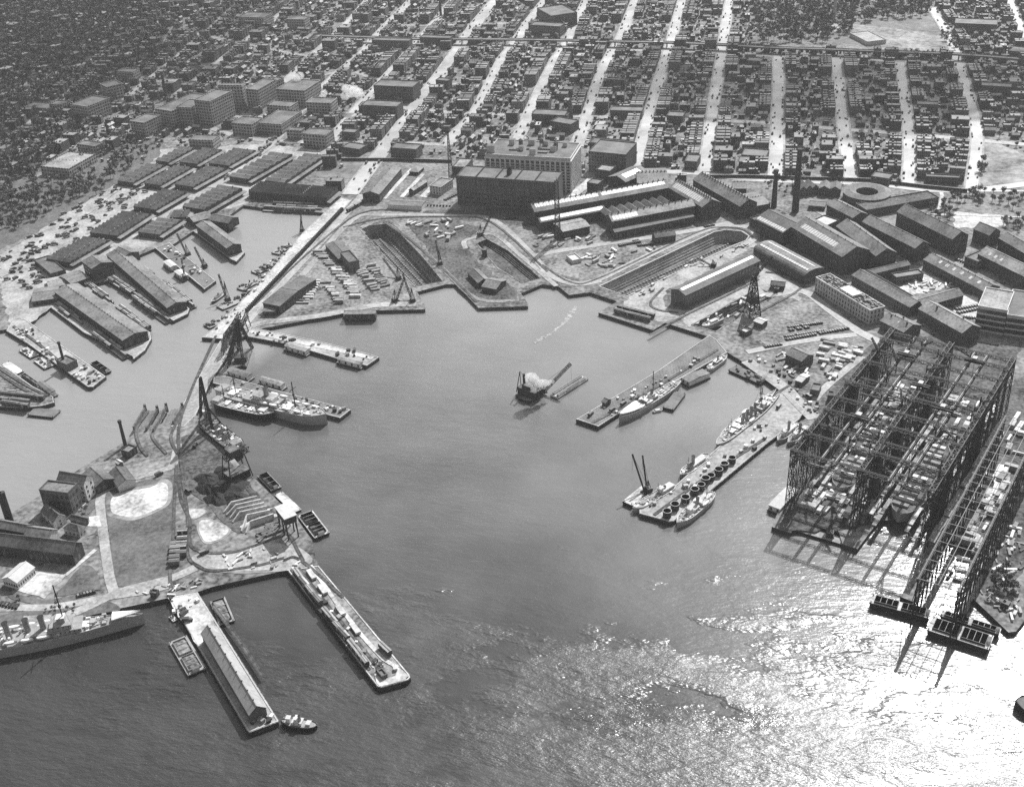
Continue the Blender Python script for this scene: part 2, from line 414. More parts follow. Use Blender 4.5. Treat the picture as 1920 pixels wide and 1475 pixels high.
pier('pale coal pier with a chimney and low power house', Q('i', 55,290, 240,400, 790,795, 835,795, 955,700, 545,412, 235,190, 130,170))
pier('triangular railway pier with float bridges at the left edge', Q('i', -200,560, 0,600, 60,620, 300,790, 480,880, 490,935, 380,965, 200,985, -200,960), 'dirt')
pier('long wide pale wharf running back towards the city streets', [(378,633),(437,637),(478,590),(632,405),(660,375),(640,370),(612,395),(567,437),(490,527),(400,617)], 'pale')
pier('pier carrying trucks with houseboats tied along its near side', [(470,610),(488,617),(600,640),(694,664),(711,670),(688,686),(630,672),(538,645),(463,631)])
pier('narrow causeway linking the long wharf to the peninsula', [(412,640),(437,630),(425,670),(396,714),(367,779),(346,800),(320,800),(340,762)], 'road', name='causeway', cat='causeway')
pier('pier beside the big grey transport ship', Q('j', 290,700, 420,700, 960,850, 1300,940, 1525,1000, 1430,1075, 1290,1040, 280,760), 'planks')
pier('dark planked pier with a gunboat moored along it', [(1330,628),(1344,637),(1364,661),(1159,776),(1122,800),(1080,786),(1230,697)], 'planks')
pier('long pale pier lined with open steel rings', [(1461,735),(1481,740),(1510,769),(1498,787),(1440,830),(1338,915),(1263,977),(1254,978),(1199,963),(1198,955),(1268,908)], 'concrete')
pier('shed pier at the bottom with a tug at its tip', [(317,1121),(371,1110),(522,1349),(522,1353),(467,1373),(463,1369)], 'concrete')
pier('long rounded pier lined with boxcars and a white roadway', [(538,1068),(598,1060),(768,1264),(770,1270),(765,1275),(715,1289),(707,1287)], 'dirt', kerbm='pale')
pier('timber boathouse quay on the near edge of the long basin', [(644,589),(705,584),(704,590),(645,595)], 'planks', kerb=False)

# dry docks
def dock(label, key, depth, cls, shade='concrete', blocks=True, axis=None, shr=.32):
    l = holes[key]; c = sum(l, Vector()) / len(l); c.z = 0; l = [p - c for p in l]
    t = thing('dry_dock', label, 'dry dock', c)
    steps = cls; a = MB(); prev = l; z = 3.0
    n = len(l); dz = (depth) / steps
    for k in range(steps):
        nxt = []
        sc = 1 - (k + 1) * shr / steps
        # shrink towards the dock's long axis only
        u = axis
        for p in l:
            al = p.dot(u); pr = p - u * al; nxt.append(u * al * (1 - (k + 1) * .035 / steps) + pr * sc)
        for i in range(n):
            a1, b1 = prev[i], prev[(i + 1) % n]; a2, b2 = nxt[i], nxt[(i + 1) % n]
            a.face([(a1.x, a1.y, z), (b1.x, b1.y, z), (b1.x, b1.y, z - dz), (a1.x, a1.y, z - dz)], 0)
            a.face([(a1.x, a1.y, z - dz), (b1.x, b1.y, z - dz), (b2.x, b2.y, z - dz), (a2.x, a2.y, z - dz)], 0)
        prev = nxt; z -= dz
    a.build('stepped_wall', [shade], t)
    f = MB(); poly_faces(f, [prev], z); f.build('dock_floor', ['darkdirt'], t)
    k = MB(); ribbon(k, [Vector((p.x, p.y, 0)) for p in l + [l[0]]], 1.2, 3.35, h=.35); k.build('coping', ['kerb' if key == 'C' else 'dirt'], t)
    if blocks:
        kb = MB(); e = sorted(p.dot(axis) for p in prev); e0, e1 = e[1] + 6, e[-2] - 6; v = Vector((-axis.y, axis.x, 0))
        x = e0
        while x < e1:
            for off in (-6.5, 0, 6.5):
                q = axis * x + v * off; kb.box(q.x - .8, q.x + .8, q.y - .8, q.y + .8, z, z + 1.5)
            x += 4.0
        kb.build('keel_blocks', ['timber'], t)
    return t
def ax(k, x0, y0, x1, y1): return (W(k, x1, y1) - W(k, x0, y0)).normalized()
dock('wide dry dock with a pale left wall and dark sloping far side', 'A', 12, 3, 'dirt', True, ax('e', 735,880, 430,560), .5)
dock('shallow half-filled dock between two yard roads', 'B', 5, 5, 'darkdirt', False, ax('e', 1300,860, 1030,640), .6)
dock('longest dry dock with a rounded head and stepped walls', 'C', 11, 5, 'concrete', True, ax('f', 550,985, 1400,600))
dock('small dry dock with boats in it beside the dark crane', 'D', 8, 4, 'dirt', False, ax('f', 1180,1240, 1620,985))

# ------------------------------------------------------------------ roads and ground patches
def ragged(w, amp=1.6, step=5.0):
    out = []; n = len(w)
    for i in range(n):
        p, q = w[i], w[(i + 1) % n]; d = q - p; L = d.length; k = max(1, min(60, int(L / step))); nn = Vector((-d.y, d.x, 0)).normalized()
        for j in range(k): out.append(p + d * (j / k) + nn * ru(-amp, amp) * (1 if j else 0))
    return out
def patch(name, pts, m, z): 
    if name == 'sand_patch':
        cx, cy = sum(q[0] for q in pts) / len(pts), sum(q[1] for q in pts) / len(pts); patch('bare_ground', [(cx + (x - cx) * 1.16, cy + (y - cy) * 1.2) for x, y in pts], 'parkbare', z - .003)
    w = [G(x, y, 3) for x, y in pts]; a = MB()
    if name in ('sand_patch', 'lawn', 'vacant_lot', 'dark_cinder_ground', 'park_lawn', 'bare_ground') and len(w) > 3:
        s_ = smooth([w[-1]] + w + [w[0], w[1]], 4); w = s_[4:-5]
    if m not in ('cityground', 'planks'): w = ragged(w, .9 if name in ('paved_court', 'quay_top', 'pier_end_paving') else 3.0 if name == 'sand_patch' else 2.2); poly_faces(a, [w], z); return tag(a.build(name, [m]), kind='structure')
zz = [3.03]
def nz(): zz[0] += .006; return zz[0]
def road(name, pts, w, m='road', sm=True, k=4):
    l = [G(x, y, 3) for x, y in pts]; l = smooth(l, k) if sm and len(l) > 2 else l
    a = MB(); ribbon(a, l, w, nz()); tag(a.build(name, [m]), kind='structure'); return l
# city block ground
patch('city_ground', [(-900,420),(-60,395),(150,330),(420,330),(690,255),(905,300),(1180,312),(1420,335),(1900,352),(2400,360),(2300,-70),(-700,-60)], 'cityground', 3.02)
patch('market_ground', Q('d', 0,560, 60,840, 180,790, 300,700, 480,600, 1100,200, 1370,130, 1500,60, 700,0, 640,20, 0,420), 'concrete', nz())
patch('market_ground', Q('a', 620,1080, 900,840, 1500,810, 1900,860, 1500,1090), 'concrete', nz())
patch('yard_ground', Q('e', 170,600, 350,570, 650,905, 700,1000, 300,1020, 20,820), 'dirt', nz())
patch('yard_ground', Q('e', 600,540, 850,520, 1050,560, 930,640, 1010,760, 1230,920, 1250,985, 1020,1000, 850,860, 700,650), 'darkdirt', nz())
patch('yard_ground', Q('e', 700,470, 1340,440, 1340,560, 1150,540, 700,500), 'darkdirt', nz())
patch('yard_ground', Q('f', 60,720, 560,650, 900,690, 470,860, 330,900, 100,850), 'dirt', nz())
patch('dock_apron', Q('f', 660,1020, 1400,670, 1500,620, 1560,660, 1100,900, 910,980, 910,1090, 1050,1120, 1000,1180, 860,1190, 620,1090), 'concrete', nz())
patch('dock_apron', Q('f', 1570,800, 1700,860, 1840,960, 1840,1050, 1700,1010, 1540,960, 1080,1230, 1010,1150, 1570,880), 'concrete', nz())
patch('yard_ground', Q('g', 90,1180, 420,1010, 560,1110, 840,1260, 660,1420, 300,1470, 100,1330), 'dirt', nz())
patch('yard_ground', Q('h', 740,360, 900,320, 1000,300, 560,900, 440,1000, 330,1000, 420,780, 560,700), 'dirt', nz())
patch('yard_ground', Q('h', 390,1000, 700,420, 1000,230, 1900,330, 1700,900, 1340,1460, 650,1600, 230,1600), 'darkdirt', nz())
patch('yard_ground', [(1740,1000),(1870,740),(2000,640),(2100,800),(2000,1000),(1880,1100),(1830,1110),(1850,1030)], 'darkdirt', nz())
patch('vacant_lot', Q('b', 0,897, 170,905, 120,940, 0,935), 'parkgrass', nz()); patch('vacant_lot', Q('b', 0,950, 130,955, 100,1000, 0,1000), 'parkgrass', nz())
patch('vacant_lot', Q('e', 175,180, 415,185, 385,222, 165,215), 'parkgrass', nz()); patch('vacant_lot', Q('e', 120,235, 350,232, 320,285, 85,270), 'parkgrass', nz())
patch('park_lawn', Q('c', 1690,790, 1920,870, 2300,1000, 2200,1060, 1830,1030, 1680,1030), 'parkbare', nz())
patch('wooded_ground', [(-80,350),(80,335),(200,280),(300,262),(300,290),(205,365),(110,420),(60,440),(-80,500)], 'grass', nz())
patch('wooded_ground', [(-300,-60),(330,-50),(300,110),(180,230),(60,330),(-100,380),(-500,380)], 'woodfloor', nz())
patch('park_lawn', Q('c', 500,0, 1400,0, 1400,100, 1500,300, 900,240, 450,250, 380,100), 'parkgrass', nz())
patch('bare_ground', Q('c', 850,130, 1440,200, 1470,290, 1120,250, 1020,190, 800,170), 'parkbare', nz())
patch('yard_ground', Q('g', 1440,430, 1780,460, 1780,540, 1430,540), 'pale', nz()); patch('yard_ground', Q('g', 1050,960, 1200,830, 1440,950, 1150,1010), 'sandpatch', nz())
patch('yard_ground', Q('g', 1430,1120, 1500,1000, 1610,1010, 1590,1190), 'pale', nz())
# peninsula
patch('lawn', Q('k', 960,480, 1500,370, 1560,520, 1550,1200, 1030,1330, 1000,960, 960,700), 'grass', nz())
patch('sand_patch', Q('k', 1040,510, 1350,450, 1440,405, 1510,440, 1500,580, 1400,650, 1220,715, 1100,705, 1000,660), 'sandpatch', nz())
patch('paved_court', Q('k', 130,1370, 400,1450, 590,1240, 300,1200), 'sandpatch', nz())
patch('sand_patch', Q('l', 350,770, 420,740, 560,790, 620,830, 560,900, 430,940, 370,880), 'sandpatch', nz())
patch('sand_patch', Q('l', 250,650, 380,650, 400,680, 310,730, 270,700), 'pale', nz())
patch('sand_patch', Q('l', 380,1060, 700,1020, 900,960, 1100,960, 1300,1090, 1150,1170, 700,1200, 420,1150), 'concrete', nz())
patch('dark_cinder_ground', Q('l', 195,0, 400,0, 560,140, 700,300, 900,560, 760,860, 560,760, 430,600, 260,480, 180,260), 'darkdirt', nz())
patch('lawn', Q('k', 500,1430, 860,1370, 905,1360, 880,1230, 800,1150, 690,1200, 590,1320), 'grass', nz())
patch('lawn', Q('m', 110,250, 400,310, 700,270, 1000,330, 1080,400, 900,430, 600,490, 0,560, 0,450, 380,380, 100,300), 'grass', nz())
patch('lawn', Q('k', 730,640, 870,560, 880,600, 780,700), 'grass', nz()); patch('lawn', Q('k', 780,890, 900,820, 910,890), 'grass', nz())
patch('quay_top', Q('m', 1510,290, 1780,240, 1920,480, 1920,620, 1780,720), 'pale', nz())
road('road', Q('k', 1600,60, 1560,240, 1450,300, 1200,370, 960,470, 905,540, 910,700, 940,950, 985,1250, 1030,1400), 6.5, 'concrete')
road('road', Q('k', 200,1640, 600,1600, 1050,1400, 1300,1330, 1560,1260, 1760,1170), 7, 'concrete')
road('road', Q('m', -100,390, 200,380, 500,370, 1000,280, 1330,230, 1520,180), 6, 'concrete')
road('path', Q('k', 500,800, 700,650, 850,510), 2, 'pale'); road('path', Q('k', 590,1240, 860,1010), 3, 'pale')
patch('paved_court', Q('k', 790,800, 800,715, 900,700, 915,800), 'sandpatch', nz())
# navy yard roads and quayside aprons
road('quay_road', [(440,628),(486,607),(600,592),(700,573),(780,570)], 9, 'concrete')
road('road', [(437,632),(520,540),(600,455),(680,365)], 9, 'concrete')
road('road', [(470,622),(600,650),(700,672)], 5, 'pale')
road('road', Q('e', 20,830, 300,520, 480,490, 900,495, 1100,520, 1300,700, 1420,830, 1560,880, 1700,860), 7, 'road')
road('road', Q('e', 350,560, 500,520, 640,630, 820,800, 1000,960, 1240,970), 5, 'dirt')
road('road', Q('e', 940,680, 930,640, 980,620, 1100,600, 1250,720, 1450,890), 5, 'concrete')
road('road', Q('f', 0,740, 200,700, 600,640, 1000,580, 1400,500), 8, 'road')
road('road', Q('f', 60,830, 250,920, 430,910, 700,780, 1100,600, 1300,530, 1480,540, 1540,600, 1440,680), 8, 'road')
road('road', Q('g', -60,780, 100,1000, 380,980, 560,1100, 760,1250, 930,1340), 9, 'road')
road('road', Q('h', 0,430, 250,610, 340,700, 470,830), 11, 'concrete')
road('road', Q('h', 0,370, 300,310, 560,270, 760,250), 7, 'road')
road('road', Q('h', 470,700, 560,600, 800,400), 6, 'concrete')
road('road', Q('g', 440,400, 700,540, 1150,760, 1700,1010), 6, 'road'); road('road', Q('g', 870,470, 1250,680, 1600,900), 7, 'road')
road('road', Q('e', 480,400, 600,270, 640,230), 5, 'pale'); road('road', Q('e', 580,390, 700,260), 5, 'pale'); road('road', Q('e', 700,390, 760,330), 9, 'pale'); 
road('road', Q('e', 1520,400, 1640,320, 1800,240), 8, 'pale')
road('road', Q('f', 230,340, 360,240, 400,200), 8, 'pale')
road('path', Q('g', 1330,420, 1350,340, 1345,300), 4, 'pale'); road('path', Q('g', 1250,450, 1900,470), 3, 'pale'); road('path', Q('g', 1600,290, 1920,290), 5, 'pale')
road('road', Q('n', 790,0, 1000,300, 1200,560, 1380,760, 1500,830), 2.6, 'pale', sm=False)
road('road', Q('n', 640,10, 820,230, 1060,520, 1250,760, 1310,830), 1.8, 'pale', sm=False)
patch('pier_end_paving', Q('n', 1310,820, 1330,960, 1360,985, 1560,930, 1590,900, 1450,770, 1500,850, 1480,900, 1380,930, 1330,890), 'sandpatch', nz() + .1)
patch('dirt_road', Q('d', 0,560, 700,30, 640,20, 0,420), 'concrete', nz())
a = MB(); s_ = smooth(WL('e', 1560,980, 1530,1030, 1500,1070, 1440,1120, 1380,1160, 1330,1190), 10)
for i in range(len(s_) - 1):
    if rnd() < .9: w_ = ru(1.5, 4.5); q0, q1 = s_[i] + Vector((ru(-1.5, 1.5), ru(-1, 1), 0)), s_[i + 1] + Vector((ru(-1.5, 1.5), ru(-1, 1), 0)); ribbon(a, ragged([q0, q1], .4)[:1] + [q1], w_, .03 + .002 * i)
m = mat('foam', .27, var=.6, sc=.2, fine=.7, rough=.5); tag(a.build('foam', ['foam']), 'thin pale streak of foam drifting from the dock mouth', 'foam', kind='stuff')
# railway tracks (pairs of rails)
def track(pts, k=5):
    l = smooth([G(x, y, 3) for x, y in pts], k); a = MB(); z = nz() + .08
    ribbon(a, l, .25, z, off=.75); ribbon(a, l, .25, z + .002, off=-.75); ribbon(a, l, 2.4, nz(), 1)
    tag(a.build('railway_track', ['rail', 'darkdirt']), kind='structure')
track(Q('l', 150,250, 130,600, 120,900, 90,1200, 110,1440)); track(Q('l', 165,300, 190,550, 270,750, 270,950, 350,1020, 500,1045, 720,1020, 1050,900, 1130,870))
track(Q('l', 190,300, 250,700, 250,1050, 350,1160, 500,1200, 900,1150, 1150,1080, 1300,1130, 1650,1440)); track(Q('l', 700,350, 900,600, 1080,800, 1180,900, 1230,1000, 1290,1110))
track(Q('n', 690,20, 950,350, 1250,720, 1330,830)); track(Q('n', 640,30, 900,400, 1150,700, 1270,850)); track(Q('f', 1000,1130, 860,1110, 810,1060, 900,960)); track(Q('f', 1560,900, 1300,1030, 1050,1150, 800,1290))
track(Q('f', 60,800, 260,920, 460,890, 1100,590, 1300,540, 1460,560, 1520,620)); track(Q('e', 250,560, 480,510, 900,500, 1100,540, 1400,810)); track(Q('e', 480,530, 640,640, 850,830, 1000,980))
track(Q('h', 130,700, 300,600)); track(Q('o', 650,590, 1000,400, 1560,60)); track(Q('o', 1100,1250, 1500,960, 1900,700)); track(Q('n', 400,900, 200,600, 0,330)); track(Q('g', 60,1140, 380,960, 330,880, 130,850))
track([(405,630),(360,730),(335,810),(345,900)]); track(Q('i', 1650,1000, 1600,1100, 1540,1250, 1600,1400)); track(Q('i', 1480,1000, 1390,1180, 1380,1260, 1500,1400)); track(Q('i', 1340,1010, 1230,1180, 1260,1330, 1330,1420))
track(Q('i', 120,250, 350,410, 620,640)); track(Q('i', -50,600, 200,760, 430,880)); track(Q('i', -50,640, 180,800, 400,900)); track(Q('e', 620,470, 350,480, 60,700, -250,1000))
# ------------------------------------------------------------------ buildings
Z0 = 3.0
WINM = {}
def win_mesh(w, h):
    k = (round(w, 1), round(h, 1))
    if k not in WINM:
        a = MB(); a.box(-w/2, w/2, -.12, 0, 0, h); WINM[k] = a.mesh('window', ['winglass'])
    return WINM[k]
def chimney_mesh(a, x, y, z, w=1.0, h=2.5): a.box(x - w/2, x + w/2, y - w/2, y + w/2, z, z + h)
def bld(label, k, A, B, C, h, roof='gable', rise=None, wall='darkwall', rm='slate', name='building', cat='building', group=None,
        vents=0, sky=None, wins=None, chim=0, cornice=None, n=6, group2=None, base=None):
    A_, B_, C_ = (W(k, *p, z=Z0 + h) for p in (A, B, C))
    o, rot, L, Wd = frame(A_, B_, C_); zb = base or Z0
    mark(o, rot, L, Wd, 2)
    t = thing(name, label, cat, (o.x, o.y, zb), rot, group); h = h + Z0 - zb
    x0, x1, y0, y1 = -L/2, L/2, -Wd/2, Wd/2
    rise = rise if rise is not None else Wd * .2
    a = MB(); ov = .5; r = MB()
    top = (lambda y: h + rise * (1 - abs(y) / (Wd / 2)))
    if roof == 'flat':
        a.box(x0, x1, y0, y1, 0, h, 0, -1)
        r.box(x0, x1, y0, y1, h - 1.2, h - .9)
        pw = MB(); tk = .5
        for (p, q, s_, u) in ((x0 - .1, x1 + .1, y0 - .1, y0 + tk), (x0 - .1, x1 + .1, y1 - tk, y1 + .1), (x0 - .1, x0 + tk, y0 + tk, y1 - tk), (x1 - tk, x1 + .1, y0 + tk, y1 - tk)):
            pw.box(p, q, s_, u, h - 1.0, h + .1, 0)
        pw.build('parapet', [cornice or wall], t)
    elif roof == 'gable':
        a.box(x0, x1, y0, y1, 0, h, 0, -1)
        for x, s in ((x0, 0), (x1, 1)):
            pts = [(x, y0, h), (x, y1, h), (x, 0, h + rise)]; a.face(pts, 0, [(0, h), (Wd, h), (Wd/2, h + rise)])
        e = ov * rise / (Wd / 2)
        r.face([(x0-ov, y0-ov, h-e), (x1+ov, y0-ov, h-e), (x1+ov, 0, h+rise), (x0-ov, 0, h+rise)], 0, [(x0, 0), (x1, 0), (x1, Wd/2), (x0, Wd/2)])
        r.face([(x1+ov, y1+ov, h-e), (x0-ov, y1+ov, h-e), (x0-ov, 0, h+rise), (x1+ov, 0, h+rise)], 0, [(x1, 0), (x0, 0), (x0, Wd/2), (x1, Wd/2)])
        for sy in (y0-ov, y1+ov): r.face([(x0-ov, sy, h-e-.35), (x1+ov, sy, h-e-.35), (x1+ov, sy, h-e), (x0-ov, sy, h-e)])
        for x in (x0-ov, x1+ov):
            r.face([(x, y0-ov, h-e-.35), (x, y0-ov, h-e), (x, 0, h+rise), (x, 0, h+rise-.35)]); r.face([(x, y1+ov, h-e-.35), (x, y1+ov, h-e), (x, 0, h+rise), (x, 0, h+rise-.35)])
        r.box(x0-ov, x1+ov, -.25, .25, h+rise-.05, h+rise+.2)
    elif roof == 'hip':
        a.box(x0, x1, y0, y1, 0, h, 0, -1); k2 = min(Wd / 2, L / 2 - .1)
        P = [(x0-ov, y0-ov, h), (x1+ov, y0-ov, h), (x1+ov, y1+ov, h), (x0-ov, y1+ov, h)]; R1, R2 = (x0 + k2, 0, h + rise), (x1 - k2, 0, h + rise)
        r.face([P[0], P[1], R2, R1]); r.face([P[2], P[3], R1, R2]); r.face([P[1], P[2], R2]); r.face([P[3], P[0], R1])
    elif roof == 'barrel':
        a.box(x0, x1, y0, y1, 0, h, 0, -1); N = 10; prev = None
        arc = [(y0 * math.cos(math.pi * i / N), h + rise * math.sin(math.pi * i / N)) for i in range(N + 1)]
        for i in range(N):
            (ya, za), (yb, zb2) = arc[i], arc[i + 1]; r.face([(x0-ov, ya, za), (x1+ov, ya, za), (x1+ov, yb, zb2), (x0-ov, yb, zb2)], 0, [(x0, i * 2.), (x1, i * 2.), (x1, i * 2. + 2), (x0, i * 2. + 2)])
        for x in (x0, x1): a.face([(x, y, z) for y, z in arc], 0, [(y, z) for y, z in arc])
    elif roof in ('saw', 'furrow'):
        a.box(x0, x1, y0, y1, 0, h, 0, -1); d = L / n
        for i in range(n):
            xa = x0 + d * i; xb = xa + d; pk = xa + d * (.5 if roof == 'furrow' else .75); rs = rise
            r.face([(xa, y0, h), (pk, y0, h + rs), (pk, y1, h + rs), (xa, y1, h)], 0, [(0, y0), (d, y0), (d, y1), (0, y1)])
            r.face([(pk, y0, h + rs), (xb, y0, h), (xb, y1, h), (pk, y1, h + rs)], 0 if roof == 'furrow' else 1, [(0, y0), (d, y0), (d, y1), (0, y1)])
            for y in (y0, y1): a.face([(xa, y, h), (xb, y, h), (pk, y, h + rs)], 0, [(0, h), (d, h), (d/2, h + rs)])
    elif roof == 'monitor':
        a.box(x0, x1, y0, y1, 0, h, 0, -1); m = Wd * .22; rs = rise * .5
        for s in (-1, 1): r.face([(x0-ov, s*(Wd/2+ov), h), (x1+ov, s*(Wd/2+ov), h), (x1+ov, s*m, h+rs), (x0-ov, s*m, h+rs)])
        a.box(x0, x1, -m, m, h, h + rs + 2.2, 0, -1)
        for s in (-1, 1): r.face([(x0-ov, s*(m+.5), h+rs+2.1), (x1+ov, s*(m+.5), h+rs+2.1), (x1+ov, 0, h+rise+2.4), (x0-ov, 0, h+rise+2.4)])
        for x in (x0, x1):
            a.face([(x, y0, h), (x, -m, h), (x, -m, h+rs)]); a.face([(x, y1, h), (x, m, h), (x, m, h+rs)]); a.face([(x, -m, h+rs+2.1), (x, m, h+rs+2.1), (x, 0, h+rise+2.3)])
    a.build('wall', [wall], t); ro = r.build('roof', [rm, 'glass'], t)
    if sky:          # (y_from, y_to, x_from, x_to) fractions of half width / length
        for (ya, yb, xa, xb) in (sky if isinstance(sky, list) else [sky]):
            g = MB(); ya, yb = ya * Wd / 2, yb * Wd / 2; xa, xb = x0 + xa * L, x0 + xb * L
            za, zb_ = (h - .9 + .06, h - .9 + .06) if roof == 'flat' else (top(ya) + .08, top(yb) + .08)
            if roof == 'barrel': za, zb_ = [h + rise * math.sqrt(max(0, 1 - (2 * q / Wd) ** 2)) + .25 for q in (ya, yb)]
            g.face([(xa, ya, za), (xb, ya, za), (xb, yb, zb_), (xa, yb, zb_)], 0, [(xa, 0), (xb, 0), (xb, 1), (xa, 1)])
            g.face([(xa, ya, za - .3), (xb, ya, za - .3), (xb, ya, za), (xa, ya, za)]); g.build('skylight', ['glass'], ro)
    if vents:
        a = MB()
        for i in range(vents):
            x = x0 + L * (i + .5) / vents; z = h + rise if roof != 'flat' else h - .9; q = 1.0 if name == 'machine_shop' else .55; a.cyl(x, 0, z - .1, z + 1.3 * q, .55 * q, .4 * q, 7); a.cyl(x, 0, z + 1.3 * q, z + 1.9 * q, .85 * q, .3 * q, 7)
        vm = a.build('roof_vents', ['steel'], ro)
    for i in range(chim):
        a = MB(); x = x0 + L * (i + .5) / chim + .1; y = (.12 if i % 2 else -.12) * Wd; z = (top(y) if roof in ('gable',) else h) - 1; chimney_mesh(a, x, y, z, 1.1, 3.2); a.build('chimney', ['brickplain'], ro)
    if wins:         # (cols, rows, sill, width, height, floor) on the long -y side and both short sides
        cols, rows, sill, ww, wh, fl = wins; me = win_mesh(ww, wh); cnt = 0
        sc = max(1, round(cols * Wd / L))
        for side, (nn, span, face) in enumerate(((cols, L, 0), (sc, Wd, 1), (sc, Wd, 2), (cols, L, 3))):
            # sides seen from the camera only
            ang = rot + (-math.pi/2, 0, math.pi, math.pi/2)[face]; nrm = Vector((math.cos(ang), math.sin(ang)))
            if nrm.dot(Vector((-o.x, -o.y)).normalized()) < .12: continue
            for i in range(nn):
                for j in range(rows):
                    cnt += 1
                    if cnt > 100: break
                    s = (i + .5) / nn - .5; z = sill + j * fl
                    p, rr = (((s * L, y0 - .03, z), 0), ((x1 + .03, s * Wd, z), math.pi/2), ((x0 - .03, s * Wd, z), -math.pi/2), ((s * L, y1 + .03, z), math.pi))[face]
                    inst('window', me, p, rr, t)
    return t, L, Wd, h

# --- the two big store houses
t, L, Wd, h = bld('eleven storey pale concrete storehouse with white piers, tallest block beside the yard', 'b', (808,865), (1288,890), (1388,806), 40, 'flat', wall='concwall', rm='tar', name='storehouse', cornice='palewall')
a = MB(); nb = 17; bw_ = L / nb
for i in range(nb + 1): a.box(-L/2 + i * bw_ - .7, -L/2 + i * bw_ + .7, -Wd/2 - .7, -Wd/2 - .02, 0, h - 4.5)
nb2 = max(4, round(Wd / bw_))
for i in range(nb2 + 1):
    for s in (-1, 1):
        xa, xb = (L/2 + .02, L/2 + .7) if s > 0 else (-L/2 - .7, -L/2 - .02); y = -Wd/2 + i * Wd / nb2; a.box(xa, xb, y - .7, y + .7, 0, h - 4.5)
a.box(-L/2 - .9, L/2 + .9, -Wd/2 - .9, -Wd/2 - .02, h - 4.5, h - 3.3); a.box(L/2 + .02, L/2 + .9, -Wd/2, Wd/2, h - 4.5, h - 3.3); a.build('piers', ['palewall'], t)
me = win_mesh(bw_ - 2.2, h - 6.5)
a = MB(); a.box(-bw_/2 + 1.1, bw_/2 - 1.1, -.12, 0, 0, h - 6.5, 0)
for j in range(1, 10): a.box(-bw_/2 + 1.1, bw_/2 - 1.1, -.3, -.13, j * (h - 6.5) / 10 - .7, j * (h - 6.5) / 10 + .5, 1)
wm = a.mesh('window_bay', ['winglass', 'concwall'])
for i in range(nb): inst('window_bay', wm, (-L/2 + (i + .5) * bw_, -Wd/2 - .03, 1), 0, t)
s2 = Wd / nb2
for i in range(nb2): inst('window_bay', wm, (L/2 + .03, -Wd/2 + (i + .5) * s2, 1), math.pi/2, t, (min(1, (s2 - 2) / (bw_ - 2.2)), 1, 1))
for (x, y, w_, d_, hh) in ((-.45, -.30, 9, 8, 7), (-.28, .25, 6, 6, 5), (-.05, .3, 7, 6, 5), (.05, -.32, 7, 9, 6), (-.12, -.1, 5, 5, 4), (.25, -.05, 6, 6, 5), (.12, .3, 6, 6, 4), (.35, .3, 5, 7, 4)):
    a = MB(); a.box(x*L - w_/2, x*L + w_/2, y*Wd - d_/2, y*Wd + d_/2, h - .9, h + hh, 0, 1); a.build('penthouse', ['concwall', 'tar'], t)
for (x, y) in ((-.15, .05), (.27, .02), (.08, .18)):
    a = MB(); a.cyl(x*L, y*Wd, h + 3, h + 8, 2.4, 2.4, 10); a.cyl(x*L, y*Wd, h + 8, h + 9.6, 2.6, .2, 10)
    for dx in (-1.6, 1.6):
        for dy in (-1.6, 1.6): a.bar((x*L + dx, y*Wd + dy, h - .9), (x*L + dx, y*Wd + dy, h + 3), .4)
    a.build('water_tank', ['brickplain'], t)
for (x, y, w_) in ((-.2, -.12, .13), (.12, .02, .2), (-.02, -.02, .1), (.1, -.2, .2)):
    a = MB(); a.box((x - w_/2)*L, (x + w_/2)*L, y*Wd - 2, y*Wd + 2, h - .85, h + .6); a.build('light_court', ['darkslate'], t)
t, L, Wd, h = bld('dark eight storey brick warehouse with ribbed roof in front of the pale storehouse', 'e', (888,268), (1440,305), (1490,245), 33, 'flat', wall='brickplain', rm='tar', name='warehouse')
a = MB()
for i in range(1, 5): a.box(-L/2 + L*i/5 - .3, -L/2 + L*i/5 + .3, -Wd/2, Wd/2, h - .9, h + .9)
a.build('fire_wall', ['brickstack'], t)
a = MB(); nb = 16
for i in range(nb + 1): a.box(-L/2 + L*i/nb - .6, -L/2 + L*i/nb + .6, -Wd/2 - .55, -Wd/2 - .02, 0, h - 1.5)
a.build('piers', ['brick'], t)
me = win_mesh(L / nb - 3, 2.0)
for i in range(nb):
    for j in range(6): inst('window', me, (-L/2 + (i + .5) * L / nb, -Wd/2 - .03, 3 + j * 5), 0, t)
a = MB(); a.box(-2, 2, -3, 3, h - .9, h + 4); a.cyl(0, 0, h + 4, h + 8, 2.3, 2.3, 10); a.cyl(0, 0, h + 8, h + 10, 2.4, .1, 10); a.build('water_tank', ['brickstack'], t)

